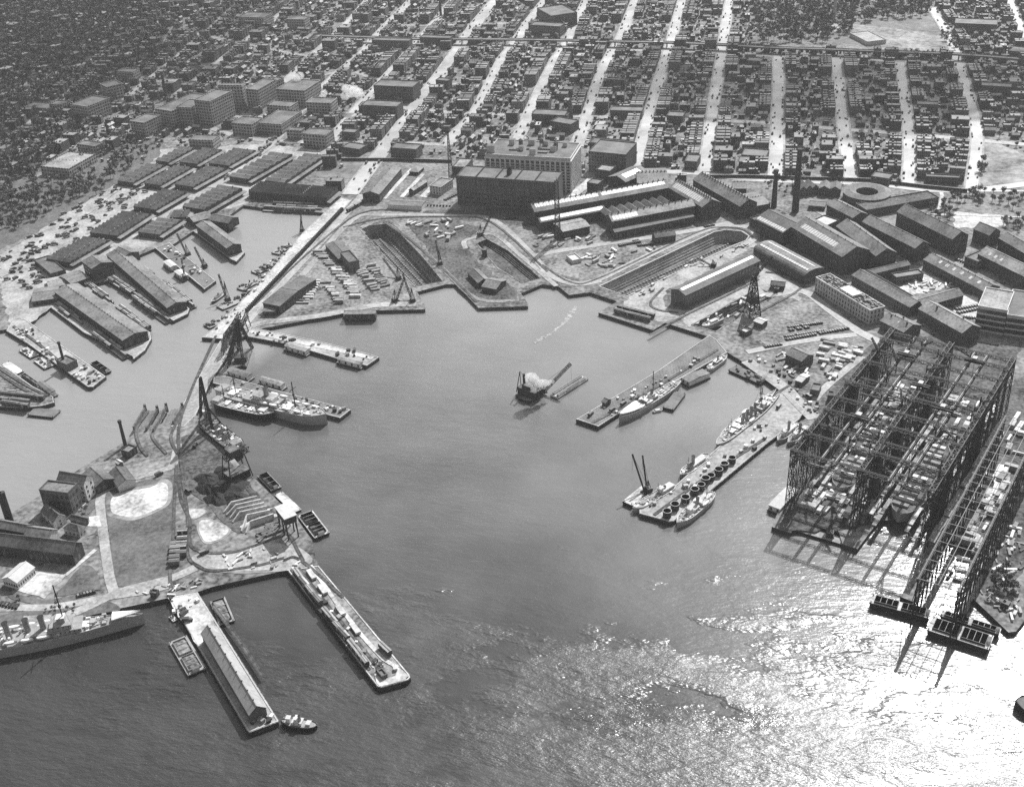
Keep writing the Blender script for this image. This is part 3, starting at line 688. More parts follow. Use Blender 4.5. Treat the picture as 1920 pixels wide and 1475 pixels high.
B_ = lambda *a, **k: bld(*a, **k)
B_('dark six storey brick factory on the far side of the pale storehouse', 'b', (1390,850), (1600,870), (1640,800), 24, 'flat', wall='brick', rm='tar', name='factory')
B_('square three storey block behind the light roofed shop', 'f', (435,137), (530,150), (545,112), 14, 'flat', wall='brick', rm='lightroof')
B_('small block with a flat dark roof under the white storehouse corner', 'f', (370,228), (445,240), (466,206), 12, 'flat', wall='brick', rm='tar')
B_('very long foundry shed with a white skylight strip along its ridge', 'f', (10,432), (945,262), (915,212), 15, 'gable', 5, rm='slate', name='machine_shop', vents=26, sky=[(-.55,-.1,.02,.48),(-.55,-.1,.5,.98)])
B_('right hand wing of the foundry shed with ventilators along the ridge', 'f', (935,262), (1168,398), (1290,362), 16, 'gable', 6, name='machine_shop', vents=16, sky=(-.8,-.25,.05,.85))
B_('tall dark shop with a stepped parapet facing the dry docks', 'f', (545,497), (1118,388), (1095,345), 16, 'gable', 4, name='machine_shop', vents=13, sky=(-.9,-.3,.02,.32), rm='lightroof')
B_('lower front aisle under the stepped parapet shop', 'f', (565,572), (1110,462), (1095,435), 8, 'gable', 1.5, name='machine_shop', rm='darkslate')
B_('sawtooth roofed shop in the court of the foundry', 'f', (515,470), (965,375), (935,325), 10, 'furrow', 3.2, rm='darkslate', name='machine_shop', n=8)
B_('narrow aisle with a striped glass roof edge', 'f', (50,505), (500,418), (492,385), 10, 'gable', 2.5, name='machine_shop', sky=(-.8,-.05,.02,.98), rm='darkslate')
B_('small shed with a pale pitched roof beside the lattice mast', 'f', (205,568), (390,530), (360,468), 8, 'gable', 2, rm='lightroof', name='workshop')
B_('light roofed shop with a big white skylight near the avenue', 'f', (640,225), (800,155), (700,110), 11, 'gable', 4, rm='slate', name='machine_shop', vents=0, sky=(-.6,-.1,.15,.8))
B_('back shop with a dark stepped gable behind the foundry wing', 'f', (720,235), (930,230), (850,130), 10, 'gable', 4, rm='slate', name='machine_shop', vents=8)
B_('long dark gabled shop with ridge ventilators beside the foundry wing', 'f', (1105,208), (1430,393), (1548,365), 15, 'gable', 6, name='machine_shop', vents=18, rm='slate')
B_('low annex behind the ventilated gabled shop', 'f', (1380,270), (1475,270), (1440,215), 9, 'gable', 3, name='workshop', vents=4)
B_('small shop with many roof ventilators near the two stacks', 'f', (1545,390), (1640,372), (1500,300), 8, 'gable', 2, name='workshop', vents=5)
B_('dark power house below the two tall stacks', 'g', (60,480), (250,575), (345,480), 14, 'gable', 6, name='power_house', rm='darkslate', sky=[(-.95,-.7,.02,.98)])
B_('low boiler house by the foot of the stacks', 'g', (20,470), (75,500), (190,400), 9, 'flat', name='power_house', rm='darkslate')
B_('large gabled erecting shop with a bright skylight strip', 'g', (312,535), (660,742), (842,688), 19, 'gable', 7, name='erecting_shop', vents=7, sky=(-.75,-.4,.1,.78))
B_('gabled shop joined to the bright skylight shop', 'g', (620,530), (895,735), (1025,702), 17, 'gable', 6, name='erecting_shop', vents=7)
B_('shed with a white flat roof behind the erecting shop', 'g', (455,490), (560,525), (665,495), 12, 'flat', name='workshop', rm='paleroof')
B_('dark ventilated shop left of the roundhouse yard', 'g', (555,380), (735,472), (836,445), 11, 'gable', 4, name='store_shed', vents=5)
B_('dark gabled store shed between two longer sheds', 'g', (800,498), (1165,682), (1275,655), 15, 'gable', 5, name='store_shed', vents=4)
B_('plain gabled store shed nearest the officers garden', 'g', (1040,430), (1422,620), (1530,588), 17, 'gable', 6, name='store_shed', vents=4)
B_('small square store with a hipped gable by the garden', 'g', (1570,548), (1680,592), (1757,566), 13, 'gable', 5, name='store_shed')
B_('low gabled building at the right edge behind the small square store', 'g', (1745,612), (1920,715), (2010,680), 10, 'gable', 4, name='store_shed', vents=2)
B_('long light roofed barracks with three square skylights', 'g', (1600,720), (2010,920), (2090,870), 12, 'gable', 5, wall='brick', rm='lightroof', name='barracks', sky=[(-.7,-.4,.12,.16),(-.7,-.4,.22,.26),(-.7,-.4,.32,.36)])
B_('long gabled barracks with six square skylights', 'g', (1225,760), (1640,978), (1722,930), 9, 'gable', 4, wall='brick', rm='slate', name='barracks', vents=9, sky=[(-.6,-.25,x,x+.045) for x in (.18,.3,.42,.54,.68,.82)])
B_('annex with a walled court beside the barracks', 'g', (1510,740), (1600,775), (1700,690), 9, 'flat', wall='brick', rm='tar', name='barracks')
B_('left wing of the walled courtyard building', 'g', (730,868), (1130,1090), (1215,1045), 9, 'gable', 3.5, wall='brick', rm='slate', name='courtyard_wing')
B_('dark inner gallery along the courtyard wing', 'g', (815,850), (1110,1020), (1150,1010), 11, 'gable', 2, rm='darkslate', name='courtyard_wing')
B_('top wing of the courtyard building', 'g', (865,860), (1130,795), (1095,770), 9, 'gable', 2, wall='brick', rm='darkslate', name='courtyard_wing')
B_('bottom wing of the courtyard building', 'g', (1225,1085), (1500,1005), (1450,955), 9, 'gable', 3.5, wall='brick', rm='slate', name='courtyard_wing')
B_('small flat block standing inside the courtyard', 'g', (1035,885), (1225,855), (1195,825), 7, 'flat', wall='brick', rm='slate', name='office')
B_('barrel roofed shop with two rows of roof lights', 'g', (48,690), (398,880), (560,842), 8, 'barrel', 5, rm='slate', name='boiler_shop', sky=[(-.62,-.42,.03,.97),(.12,.26,.05,.95)])
t, L, Wd, h = B_('pale three storey building with an unfinished open roof', 'g', (478,882), (855,1112), (982,1098), 14, 'flat', wall='concwall', rm='tar', name='office_building', wins=(20,3,1.6,1.3,2.4,4.1), cornice='palewall')
a = MB(); a.box(-L*.46, -L*.02, -Wd*.18, Wd*.2, h - .85, h - .6); a.box(L*.06, L*.3, -Wd*.15, Wd*.2, h - .85, h - .6); a.build('light_court', ['coal'], t)
a = MB()
for i in range(90):
    x = ru(-.48, .48) * L; y = ru(-.45, .45) * Wd; a.box(x - ru(.4, 2), x + ru(.4, 2), y - .5, y + ru(.2, 1), h - .8, h + ru(-.3, 1.2))
a.build('roof_framing', ['timber'], t)
a = MB(); a.box(-L*.1, L*.14, -Wd*.32, Wd*.32, h - .8, h + 1.2); a.build('roof_house', ['palewall'], t)
B_('gabled building with three chimneys beside the crane ways', 'g', (925,1182), (1085,1262), (1235,1228), 8, 'gable', 4, wall='brick', rm='slate', name='office_building', chim=3, vents=2, sky=[(-.5,-.3,.2,.26),(-.5,-.3,.5,.56)])
B_('light grey gabled building at the head of the crane ways', 'g', (1190,1100), (1490,1268), (1615,1225), 11, 'gable', 5, wall='brick', rm='lightroof', name='mold_loft', chim=2)
B_('four storey concrete shop with a raised roof corner at the right edge', 'g', (1600,1078), (1802,1112), (1868,985), 23, 'flat', wall='concwall', rm='lightroof', name='sub_assembly_shop', wins=(6,4,2,3.8,3.2,5), cornice='palewall')
B_('lower concrete shop running off the right edge', 'g', (1802,1140), (2150,1190), (2160,1010), 19, 'flat', wall='concwall', rm='tar', name='sub_assembly_shop', wins=(10,3,2,4.5,3.4,5.2), cornice='palewall')
t, L, Wd, h = B_('long dark brick shop with a striped roof light beside the longest dry dock', 'f', (1053,1008), (1567,768), (1500,715), 14, 'gable', 3, wall='brickplain', rm='darkslate', name='pipe_shop', sky=(-.35,-.02,.02,.98), wins=(24,2,2,2,3.6,6))
# near the big basin and docks
B_('open sided hangar with a dark flat roof at the corner of the basin', 'd', (1478,682), (1572,700), (1716,538), 9, 'gable', 1.6, rm='darkslate', name='storage_shed')
B_('little lattice sided house below the hangar', 'd', (1478,730), (1545,730), (1540,700), 5, 'gable', 1, rm='slate', name='storage_shed')
B_('square signal tower house with a dark flat roof among the timber stacks', 'e', (232,698), (283,755), (335,738), 11, 'flat', wall='brickplain', rm='darkslate', name='pump_house', wins=(3,2,2,1.3,2.2,4))
B_('long low dark shed behind the square pump house', 'e', (150,655), (225,735), (290,690), 5, 'gable', 1.5, rm='darkslate', name='storage_shed')
B_('long gabled stable shed beside the railway strip', 'e', (452,372), (577,225), (512,194), 10, 'gable', 3, rm='slate', name='store_shed', vents=3)
B_('small gabled hut by the row of stables', 'e', (645,350), (722,300), (690,300), 6, 'gable', 2, rm='lightroof', name='hut', vents=2)
B_('small hut with a pyramid roof near the boundary wall', 'e', (622,244), (672,248), (692,218), 4, 'hip', 2, rm='slate', name='hut')
B_('two storey stone house with a dark hipped roof left of the brick warehouse', 'e', (735,322), (800,332), (855,285), 10, 'flat', wall='concwall', rm='slate', name='office_building', wins=(4,3,1.2,1.2,1.8,3.2))
B_('block with a pale flat roof behind the radio mast', 'e', (865,216), (938,220), (980,172), 10, 'flat', wall='brick', rm='lightroof', name='office_building')
B_('long low white walled building beside the curved tracks', 'e', (502,430), (690,440), (695,408), 5, 'gable', 1.5, wall='palewall', rm='slate', name='office_building')
B_('dark gabled hut on the spit between the docks', 'e', (950,810), (1010,870), (1060,840), 5, 'gable', 3, rm='slate', name='hut')
B_('dark gabled shed at the end of the spit', 'e', (1030,890), (1110,905), (1140,850), 5, 'gable', 3, rm='slate', name='hut')
B_('pale flat roofed hut on the rough ground between docks', 'e', (1505,715), (1540,745), (1585,728), 4, 'flat', wall='concwall', rm='paleroof', name='hut')
B_('dark lumber shed with four roof ventilators on the dock road', 'f', (845,610), (985,590), (975,560), 7, 'gable', 3, rm='darkslate', name='workshop', vents=4)
B_('dark hut beside the turning tracks near the crane', 'f', (1640,935), (1735,945), (1735,915), 5, 'gable', 2, rm='darkslate', name='hut')
B_('pale roofed hut beside the small dock', 'f', (1425,1245), (1470,1265), (1500,1235), 4, 'flat', wall='brickplain', rm='paleroof', name='hut')
B_('second pale roofed hut above the parked cars', 'f', (1525,1185), (1580,1205), (1605,1175), 5, 'gable', 1, wall='brickplain', rm='paleroof', name='hut')
B_('brick house with a hipped roof on the triangle by the tracks', 'h', (270,380), (380,430), (460,385), 8, 'gable', 3, wall='brick', rm='slate', name='rigging_house', wins=(5,1,1.5,1,2,3))
B_('small white roofed shed at the road junction', 'h', (337,560), (380,575), (440,530), 4, 'gable', 1, wall='brickplain', rm='paleroof', name='hut')
B_('dark flat roofed hut between junction and crane ways', 'h', (440,625), (500,635), (530,590), 6, 'flat', wall='brickplain', rm='tar', name='hut')
B_('dark little tower hut at the edge of the crane ways', 'h', (560,665), (600,670), (610,640), 6, 'flat', wall='brickplain', rm='darkslate', name='hut')
# city side of the yard
B_('row of small gabled quarters behind the stacks', 'g', (370,280), (500,260), (470,215), 8, 'furrow', 3, wall='brick', rm='slate', name='quarters', n=3, chim=3)
B_('second gabled quarters nearer the round building', 'g', (500,270), (650,280), (640,235), 8, 'furrow', 3, wall='brick', rm='slate', name='quarters', n=2, chim=2)
B_('low shed between quarters and stacks', 'g', (430,385), (540,395), (565,360), 5, 'gable', 2, rm='slate', name='storage_shed')
B_('long curved looking range running from the round building to the trees', 'g', (830,420), (1330,330), (1300,275), 8, 'flat', wall='brick', rm='darkdirt', name='storage_shed')
# channel pier sheds
B_('widest gabled pier shed with a row of roof vents nearest the camera', 'd', (305,618), (690,893), (835,845), 9, 'gable', 2.5, rm='slate', name='pier_shed', cat='pier shed', vents=26)
B_('narrow pier shed with freight barges alongside', 'd', (598,410), (940,710), (1052,680), 8, 'gable', 2.5, rm='slate', name='pier_shed', cat='pier shed', vents=18)
B_('shorter dark walled pier shed at the inner basin', 'd', (1103,245), (1275,375), (1352,350), 9, 'gable', 2.5, rm='slate', name='pier_shed', cat='pier shed', vents=3)
B_('taller hipped freight house at the land end of two pier sheds', 'd', (462,450), (515,490), (640,460), 14, 'gable', 3, wall='brick', rm='slate', name='freight_house', wins=(6,2,5,1.6,2,4))
B_('gabled freight house behind the narrow pier shed', 'd', (625,400), (690,430), (765,388), 9, 'gable', 3, rm='slate', name='freight_house')
B_('low freight house with a pale side at the channel head', 'd', (180,675), (320,655), (290,590), 5, 'gable', 2, rm='slate', name='freight_house')
B_('low sheet roofed shed linking the freight houses', 'd', (275,600), (420,570), (400,520), 4, 'gable', 1.5, rm='lightroof', name='freight_house')
B_('small sloping roof shed linking to the tall freight house', 'd', (400,575), (500,540), (455,490), 6, 'gable', 1.5, rm='slate', name='freight_house')
B_('dark shed with a stepped front left of the inner basin pier', 'd', (1090,228), (1195,200), (1170,165), 7, 'gable', 2, rm='slate', name='freight_house')
B_('rounded quay warehouse at the inner basin corner', 'd', (1170,215), (1282,235), (1280,190), 8, 'gable', 3, rm='darkslate', name='freight_house')
B_('dark yard block by the wagon market', 'd', (190,440), (285,520), (350,480), 5, 'flat', rm='darkslate', name='storage_shed')
# markets
MK = [('d',(270,428),(395,458),(615,332),6,8),('d',(535,268),(662,306),(850,185),6,9),('d',(765,132),(880,160),(1050,62),6,8),('d',(790,275),(900,300),(1025,218),6,4),
      ('d',(1040,132),(1150,160),(1362,38),8,7),('d',(1370,78),(1838,92),(1900,38),9,7),('d',(965,190),(1050,200),(1075,160),5,3),
      ('a',(690,1000),(752,1028),(930,930),6,6),('a',(810,1030),(905,1042),(1083,942),6,7),('a',(965,1045),(1090,1052),(1278,948),6,7),
      ('a',(870,905),(950,912),(1100,832),6,5),('a',(1005,912),(1110,922),(1250,842),6,6),('a',(1150,930),(1290,932),(1440,846),6,6),
      ('a',(1300,985),(1400,1008),(1645,868),7,7),('a',(1490,1015),(1600,1028),(1832,872),7,8)]
MKL = ['nearest market block beside the open wagon square','market block in the middle of the wagon square side','market block at the far end of the wagon square','small market block with four dormers by the channel road','steep gabled market hall beside the basin','widest market hall across the head of the inner basin','tiny market annex behind the channel road block',
       'market block at the square edge beneath the trees','market block second in from the trees','market block in the middle of the front market row','market block highest on the slope next to the trees','upper market block between two long canopies','upper market block next to the busy street','market block with a dark gable end on the busy street','market block with a flat cleared roof beside the vacant lots']
def edge_fix(A, B, C): return A, B, C
for (k, A, B, C, hh, n_), lb in zip(MK, MKL):
    # B-C is the long side; ridges run across it
    t, L, Wd, h = bld(lb, k, B, C, A, hh, 'furrow', 2.0, rm='darkslate', name='market_hall', cat='market hall', group='market halls', n=n_)
    a = MB()
    for s in (-1, 1): a.face([(-L/2 - 2, s*(Wd/2 + .1), 4.6), (L/2 + 2, s*(Wd/2 + .1), 4.6), (L/2 + 2, s*(Wd/2 + 4.5), 3.9), (-L/2 - 2, s*(Wd/2 + 4.5), 3.9)][::s]); a.box(-L/2 - 2, L/2 + 2, s*(Wd/2 + 4.5) - .1, s*(Wd/2 + 4.5) + .1, 3.6, 3.92)
    a.build('canopy', ['slate'], t)
    a = MB()
    for i in range(n_):
        x = -L/2 + L * (i + .5) / n_; a.box(x - .5, x + .5, -Wd*.2 - .5, -Wd*.2 + .5, h, h + 3.2)
    a.build('roof_vents', ['lightsteel'], t)
# left side institutions and lofts
B_('long flat institution with many roof ventilators among the trees', 'a', (225,935), (385,950), (515,862), 11, 'flat', wall='loftwall', rm='lightroof', name='hospital', vents=8)
B_('institution wing behind the flat roofed hospital', 'a', (430,808), (535,822), (578,800), 12, 'flat', wall='loftwall', rm='tar', name='hospital')
LO = [((395,585),(490,600),(582,545),22,'grey concrete loft on its own among low roofs'),((870,610),(965,625),(1080,520),24,'loft with square window grid beside a darker tower'),((990,600),(1075,605),(1130,560),26,'pale framed loft in the middle of the smoky block'),
      ((1090,560),(1180,570),(1215,500),34,'tall loft under a drift of smoke'),((1225,480),(1360,480),(1390,465),34,'pale E shaped loft front with open light wells'),((1380,500),(1450,505),(1470,440),28,'white edged loft right of the E shaped loft'),
      ((1480,465),(1520,470),(1545,430),22,'dark loft slab between white lofts'),((1555,500),(1710,510),(1780,450),24,'dark loft with a pale striped side wall'),((1300,690),(1415,700),(1460,660),16,'low brick factory on the corner street'),
      ((1450,690),(1580,700),(1640,620),14,'brick warehouse with a sloping parapet'),((1610,730),(1690,735),(1720,718),12,'small store with a white roof edge'),((1700,750),(1830,760),(1850,725),17,'box shaped brick factory nearest the market street'),
      ((1060,785),(1195,790),(1240,760),14,'low factory at the top of the market'),((1500,590),(1630,600),(1650,570),15,'dark warehouse behind the corner street'),((1720,575),(1860,580),(1900,550),16,'factory beside the steam plume'),
      ((140,600),(270,610),(290,580),8,'low white edged sheds in the trees'),((655,400),(745,405),(770,385),14,'box like store on the far slope'),((275,585),(350,590),(360,565),14,'small dark loft by the left trees'),((560,470),(600,490),(630,440),20,'thin loft slab with lit side windows'),
      ((730,680),(810,690),(840,640),20,'square windowed loft at the market top'),((1610,108),(1710,110),(1728,90),16,'white fronted hall far up the slope'),((1340,95),(1480,100),(1490,70),18,'domed civic building with white wings')]
for A, B, C, hh, lb in LO: B_(lb, 'a', A, B, C, hh, 'flat', wall='loftwall', rm='tar', name='loft_building', cat='loft building')
LB = [((180,480),(400,490),(440,455),20,'brick factory block with a crowned roofline by the steam'),((110,590),(310,600),(350,570),18,'wide low factory beside the first avenue'),((0,740),(75,745),(110,725),10,'white windowed store by the vacant lots'),
      ((0,825),(100,840),(120,808),9,'gabled store with a white end wall'),((275,830),(420,840),(460,810),13,'corner block facing the yard gate'),((530,450),(600,455),(618,440),14,'store with a white roof edge beside an avenue'),
      ((1100,45),(1180,90),(1290,50),20,'large hall standing high by the elevated railway'),((1060,140),(1230,150),(1250,130),16,'armoury with a broad roof near the elevated railway'),((170,225),(380,230),(400,215),14,'long school building under the elevated line'),
      ((440,210),(610,215),(620,200),13,'long dark block beside the elevated line'),((1175,680),(1290,700),(1310,670),12,'light roofed church hall next to a dark spire'),((1070,640),(1270,650),(1290,620),13,'brick school beside the dark spire'),
      ((1490,445),(1590,450),(1600,440),14,'dark tenement block in the shaded district'),((1510,620),(1690,625),(1700,600),11,'long row block beside a bright avenue'),((1830,650),(1920,655),(1960,630),11,'low block with a white roof at the fifth avenue'),
      ((1395,800),(1600,820),(1620,790),13,'flat block behind the dark factory')]
for A, B, C, hh, lb in LB: B_(lb, 'b', A, B, C, hh, 'flat', wall='brick', rm='tar', name='city_block', cat='city building')
LC = [((360,340),(440,345),(450,325),9,'small store under the elevated railway'),((330,870),(470,880),(480,840),9,'low block with a pale wall between bright avenues'),((10,905),(80,910),(100,870),10,'pale roofed garage next to the fifth avenue'),
      ((1530,130),(1770,140),(1780,110),14,'long dark hospital beyond the park road'),((1680,480),(1850,490),(1880,470),13,'dark block at the bend of the far right street'),((1320,585),(1440,590),(1450,570),10,'pale fronted hall in the dark district'),
      ((1830,285),(1960,300),(1970,270),10,'white roofed market near the right edge'),((1370,990),(1560,1000),(1565,985),8,'long dark range behind the boundary wall'),((1060,990),(1160,1005),(1175,975),9,'dark flat block beside the round building')]
for A, B, C, hh, lb in LC: B_(lb, 'c', A, B, C, hh, 'flat', wall='brick', rm='tar', name='city_block', cat='city building')
# park building
B_('stone park pavilion with a raised terrace', 'c', (940,185), (1040,235), (1110,205), 6, 'flat', wall='concwall', rm='concrete', name='park_pavilion', cat='pavilion')
# peninsula buildings
B_('tall dark power house with a flat roof on the peninsula', 'k', (348,465), (608,497), (705,412), 19, 'flat', wall='brickplain', rm='slate', name='power_house', wins=(6,3,3,2,2.6,5))
B_('gabled stone house with a white end wall beside the dark power house', 'k', (512,380), (750,418), (845,348), 15, 'gable', 4, wall='palewall', rm='darkslate', name='storehouse', wins=(5,3,2,1.3,2,4))
B_('dark gabled shed behind the white ended storehouse', 'k', (740,330), (860,440), (970,320), 7, 'gable', 3, rm='darkslate', name='storage_shed')
B_('broad dark hip roofed shed by the loop road', 'k', (975,318), (1060,435), (1208,368), 6, 'gable', 3, wall='concwall', rm='darkslate', name='storage_shed')
B_('small engine house under a leaning brick chimney on the shore', 'k', (1085,108), (1155,130), (1228,78), 6, 'flat', rm='slate', name='engine_house')
B_('tiny white roofed shed on the shore lawn', 'k', (1035,215), (1065,235), (1085,205), 4, 'gable', 1, rm='paleroof', name='hut')
B_('gabled cottage with a white end wall beside the power house', 'k', (370,655), (482,755), (568,688), 6, 'gable', 4, wall='palewall', rm='darkslate', name='cottage', wins=(3,2,.8,1,1.4,2.6), chim=1)
B_('flat dark roofed cottage by the circular drive', 'k', (628,730), (742,762), (760,716), 5, 'gable', 2, rm='darkslate', name='cottage')
B_('larger cottage with a hipped roof and white gables', 'k', (570,815), (710,850), (765,800), 5, 'hip', 3, wall='concwall', rm='darkslate', name='cottage', wins=(4,1,1,1,1.6,3))
B_('long dark machine shed with a white ridge strip at the left edge', 'k', (-250,935), (650,1045), (795,950), 10, 'gable', 5, rm='darkslate', name='machine_shop', vents=0, sky=[(-.02,.12,0,.97)])
B_('boiler house with two black stacks at the left edge', 'k', (-60,800), (215,850), (270,780), 9, 'gable', 3, rm='slate', name='boiler_house')
B_('gabled annex right of the two stack boiler house', 'k', (220,870), (440,900), (510,820), 8, 'gable', 3, wall='concwall', rm='slate', name='boiler_house')
B_('light gabled band house beside the paved court', 'k', (150,1302), (306,1166), (200,1110), 6, 'gable', 3, wall='palewall', rm='paleroof', name='hall', wins=(8,1,1.5,1,2,3))
B_('small dark guard hut by the long basin', 'm', (1345,240), (1400,250), (1420,215), 4, 'flat', rm='slate', name='hut')
t, L, Wd, h = B_('long pier shed with one bright roof slope at the bottom of the picture', 'n', (-98,548), (292,1208), (438,1168), 7, 'gable', 4.0, wall='brickplain', rm='sheetroof', name='pier_shed', cat='pier shed', vents=9)
B_('small pale roofed shed at the end of the rounded pier', 'n', (1330,850), (1370,900), (1415,880), 3, 'flat', wall='brickplain', rm='slate', name='hut')
B_('low white power house on the coal pier beneath the chimney', 'i', (500,548), (597,592), (692,548), 7, 'flat', wall='brickplain', rm='slate', name='power_house', wins=(3,1,3,2,1.5,3))
B_('small gatehouse shed on the planked pier', 'o', (725,430), (750,440), (780,410), 4, 'gable', 1.5, rm='darkslate', name='hut')
B_('boathouse standing over the water at the quay', 'e', (255,1045), (430,1042), (430,1020), 5, 'gable', 1.5, rm='lightroof', name='boathouse', base=1.0)

# round building
c = W('g', 832, 297, 11); t = thing('round_building', 'ring shaped low building with an open dark court', 'round building', (c.x, c.y, 3))
e = W('g', 997, 297, 11); R1 = (e - c).length; R0 = R1 * .48; hR = 9; a = MB(); r = MB(); N = 48
for i in range(N):
    p, q = 6.28318 * i / N, 6.28318 * (i + 1) / N; C1, S1, C2, S2 = math.cos(p), math.sin(p), math.cos(q), math.sin(q)
    a.face([(R1*C1, R1*S1, 0), (R1*C2, R1*S2, 0), (R1*C2, R1*S2, hR), (R1*C1, R1*S1, hR)], 0, [(R1*p, 0), (R1*q, 0), (R1*q, hR), (R1*p, hR)])
    a.face([(R0*C2, R0*S2, 0), (R0*C1, R0*S1, 0), (R0*C1, R0*S1, hR), (R0*C2, R0*S2, hR)], 0, [(R0*p, 0), (R0*q, 0), (R0*q, hR), (R0*p, hR)])
    Rm = (R0 + R1) / 2
    for (ra, rb, za, zb_) in ((R1 + .6, Rm, hR, hR + 2.5), (Rm, R0 - .4, hR + 2.5, hR)):
        r.face([(ra*C1, ra*S1, za), (ra*C2, ra*S2, za), (rb*C2, rb*S2, zb_), (rb*C1, rb*S1, zb_)])
a.build('wall', ['brick'], t); r.build('roof', ['slate'], t); mark(c, 0, R1*2, R1*2, 3)

# stacks and masts
def stack(label, k, bx, by, hh, r0, r1, m='brickstack', crown=True, name='chimney_stack', z=3.0):
    b = W(k, bx, by, z); t = thing(name, label, 'chimney', b); a = MB(); a.cyl(0, 0, 0, hh, r0, r1, 14); a.build('shaft', [m], t)
    a = MB(); a.cyl(0, 0, hh - 2.5, hh, r1 * 1.05, r1 * (1.45 if crown else 1.1), 14); a.cyl(0, 0, hh, hh + .8, r1 * (1.45 if crown else 1.1), r1 * 1.1, 14, capmi=0); a.build('crown', [m], t); return t
stack('black chimney with a flared crown behind the power house', 'g', 187, 400, 40, 3.0, 2.0)
stack('tallest and thickest black chimney of the navy yard', 'g', 335, 430, 66, 3.7, 2.5, crown=False)
stack('thin chimney on the coal pier power house', 'i', 583, 600, 22, 1.3, 1.0)
stack('single chimney on the peninsula shore', 'k', 1130, 75, 22, 1.5, 1.1)
stack('left one of the two short black stacks on the peninsula', 'k', 85, 790, 27, 1.7, 1.5, crown=False)
stack('right one of the two short black stacks on the peninsula', 'k', 115, 785, 27, 1.7, 1.5, crown=False)
for lb, k, x, y, hh, r_ in (('tall thin city chimney at the top beside a white wall','a',715,60,50,3.4),('city chimney in the smoky loft district','a',938,560,38,2.2),('city chimney rising from a factory on the far slope','a',1430,60,34,2.0),('grey city chimney left of the white striped loft','a',800,130,30,3.),('faint chimney near the top edge','b',270,60,34,2.),
                         ('pale chimney above the avenues','b',560,90,36,2.2),('city chimney between two lofts','a',1240,640,34,2.)): stack(lb, k, x, y, hh, r_, r_ * .7)
b = W('c', 850, 125); t = thing('monument_column', 'tall stone column standing alone in the hilltop park', 'monument', b)
a = MB(); a.box(-6, 6, -6, 6, 0, 3); a.box(-3.6, 3.6, -3.6, 3.6, 3, 6); a.build('plinth', ['concrete'], t); a = MB(); a.cyl(0, 0, 6, 46, 2.6, 2.0, 16); a.build('shaft', ['concrete'], t); a = MB(); a.box(-2.8, 2.8, -2.8, 2.8, 46, 47.5); a.cyl(0, 0, 47.5, 51, 1.4, 1.0, 10); a.cyl(0, 0, 51, 53, 1.8, .4, 10); a.build('urn', ['brickstack'], t)
b = W('b', 1290, 680); t = thing('church_spire', 'dark pointed church tower beside the third avenue', 'church tower', b, .18)
a = MB(); a.box(-3, 3, -3, 3, 0, 16); a.build('tower', ['brick'], t); a = MB(); a.cyl(0, 0, 16, 32, 3.6, .1, 8, cap=False); a.build('spire', ['darkslate'], t)
def mast(label, k, bx, by, hh, w0, w1, n, name='lattice_mast'):
    b = W(k, bx, by); t = thing(name, label, 'mast', b, .3); a = MB()
    for i in range(n):
        za, zb_ = hh*i/n, hh*(i+1)/n; wa, wb = w0 + (w1-w0)*i/n, w0 + (w1-w0)*(i+1)/n; ca = [(wa,wa),(-wa,wa),(-wa,-wa),(wa,-wa)]; cb = [(wb,wb),(-wb,wb),(-wb,-wb),(wb,-wb)]
        for j in range(4):
            j2 = (j+1) % 4; a.bar((*ca[j], za), (*cb[j], zb_), .42); a.bar((*ca[j], za), (*cb[j2], zb_), .28); a.bar((*ca[j2], za), (*cb[j], zb_), .28); a.bar((*cb[j], zb_), (*cb[j2], zb_), .28)
    a.build('lattice', ['steel'], t); a = MB(); a.bar((0, 0, hh), (0, 0, hh + 4), .4); a.build('antenna', ['steel'], t); return t
mast('square lattice radio mast beside the small pale roofed shed', 'f', 170, 625, 62, 2.6, 1.6, 16)
mast('thin lattice radio mast left of the brick warehouse', 'e', 858, 285, 56, 2.6, .6, 14)
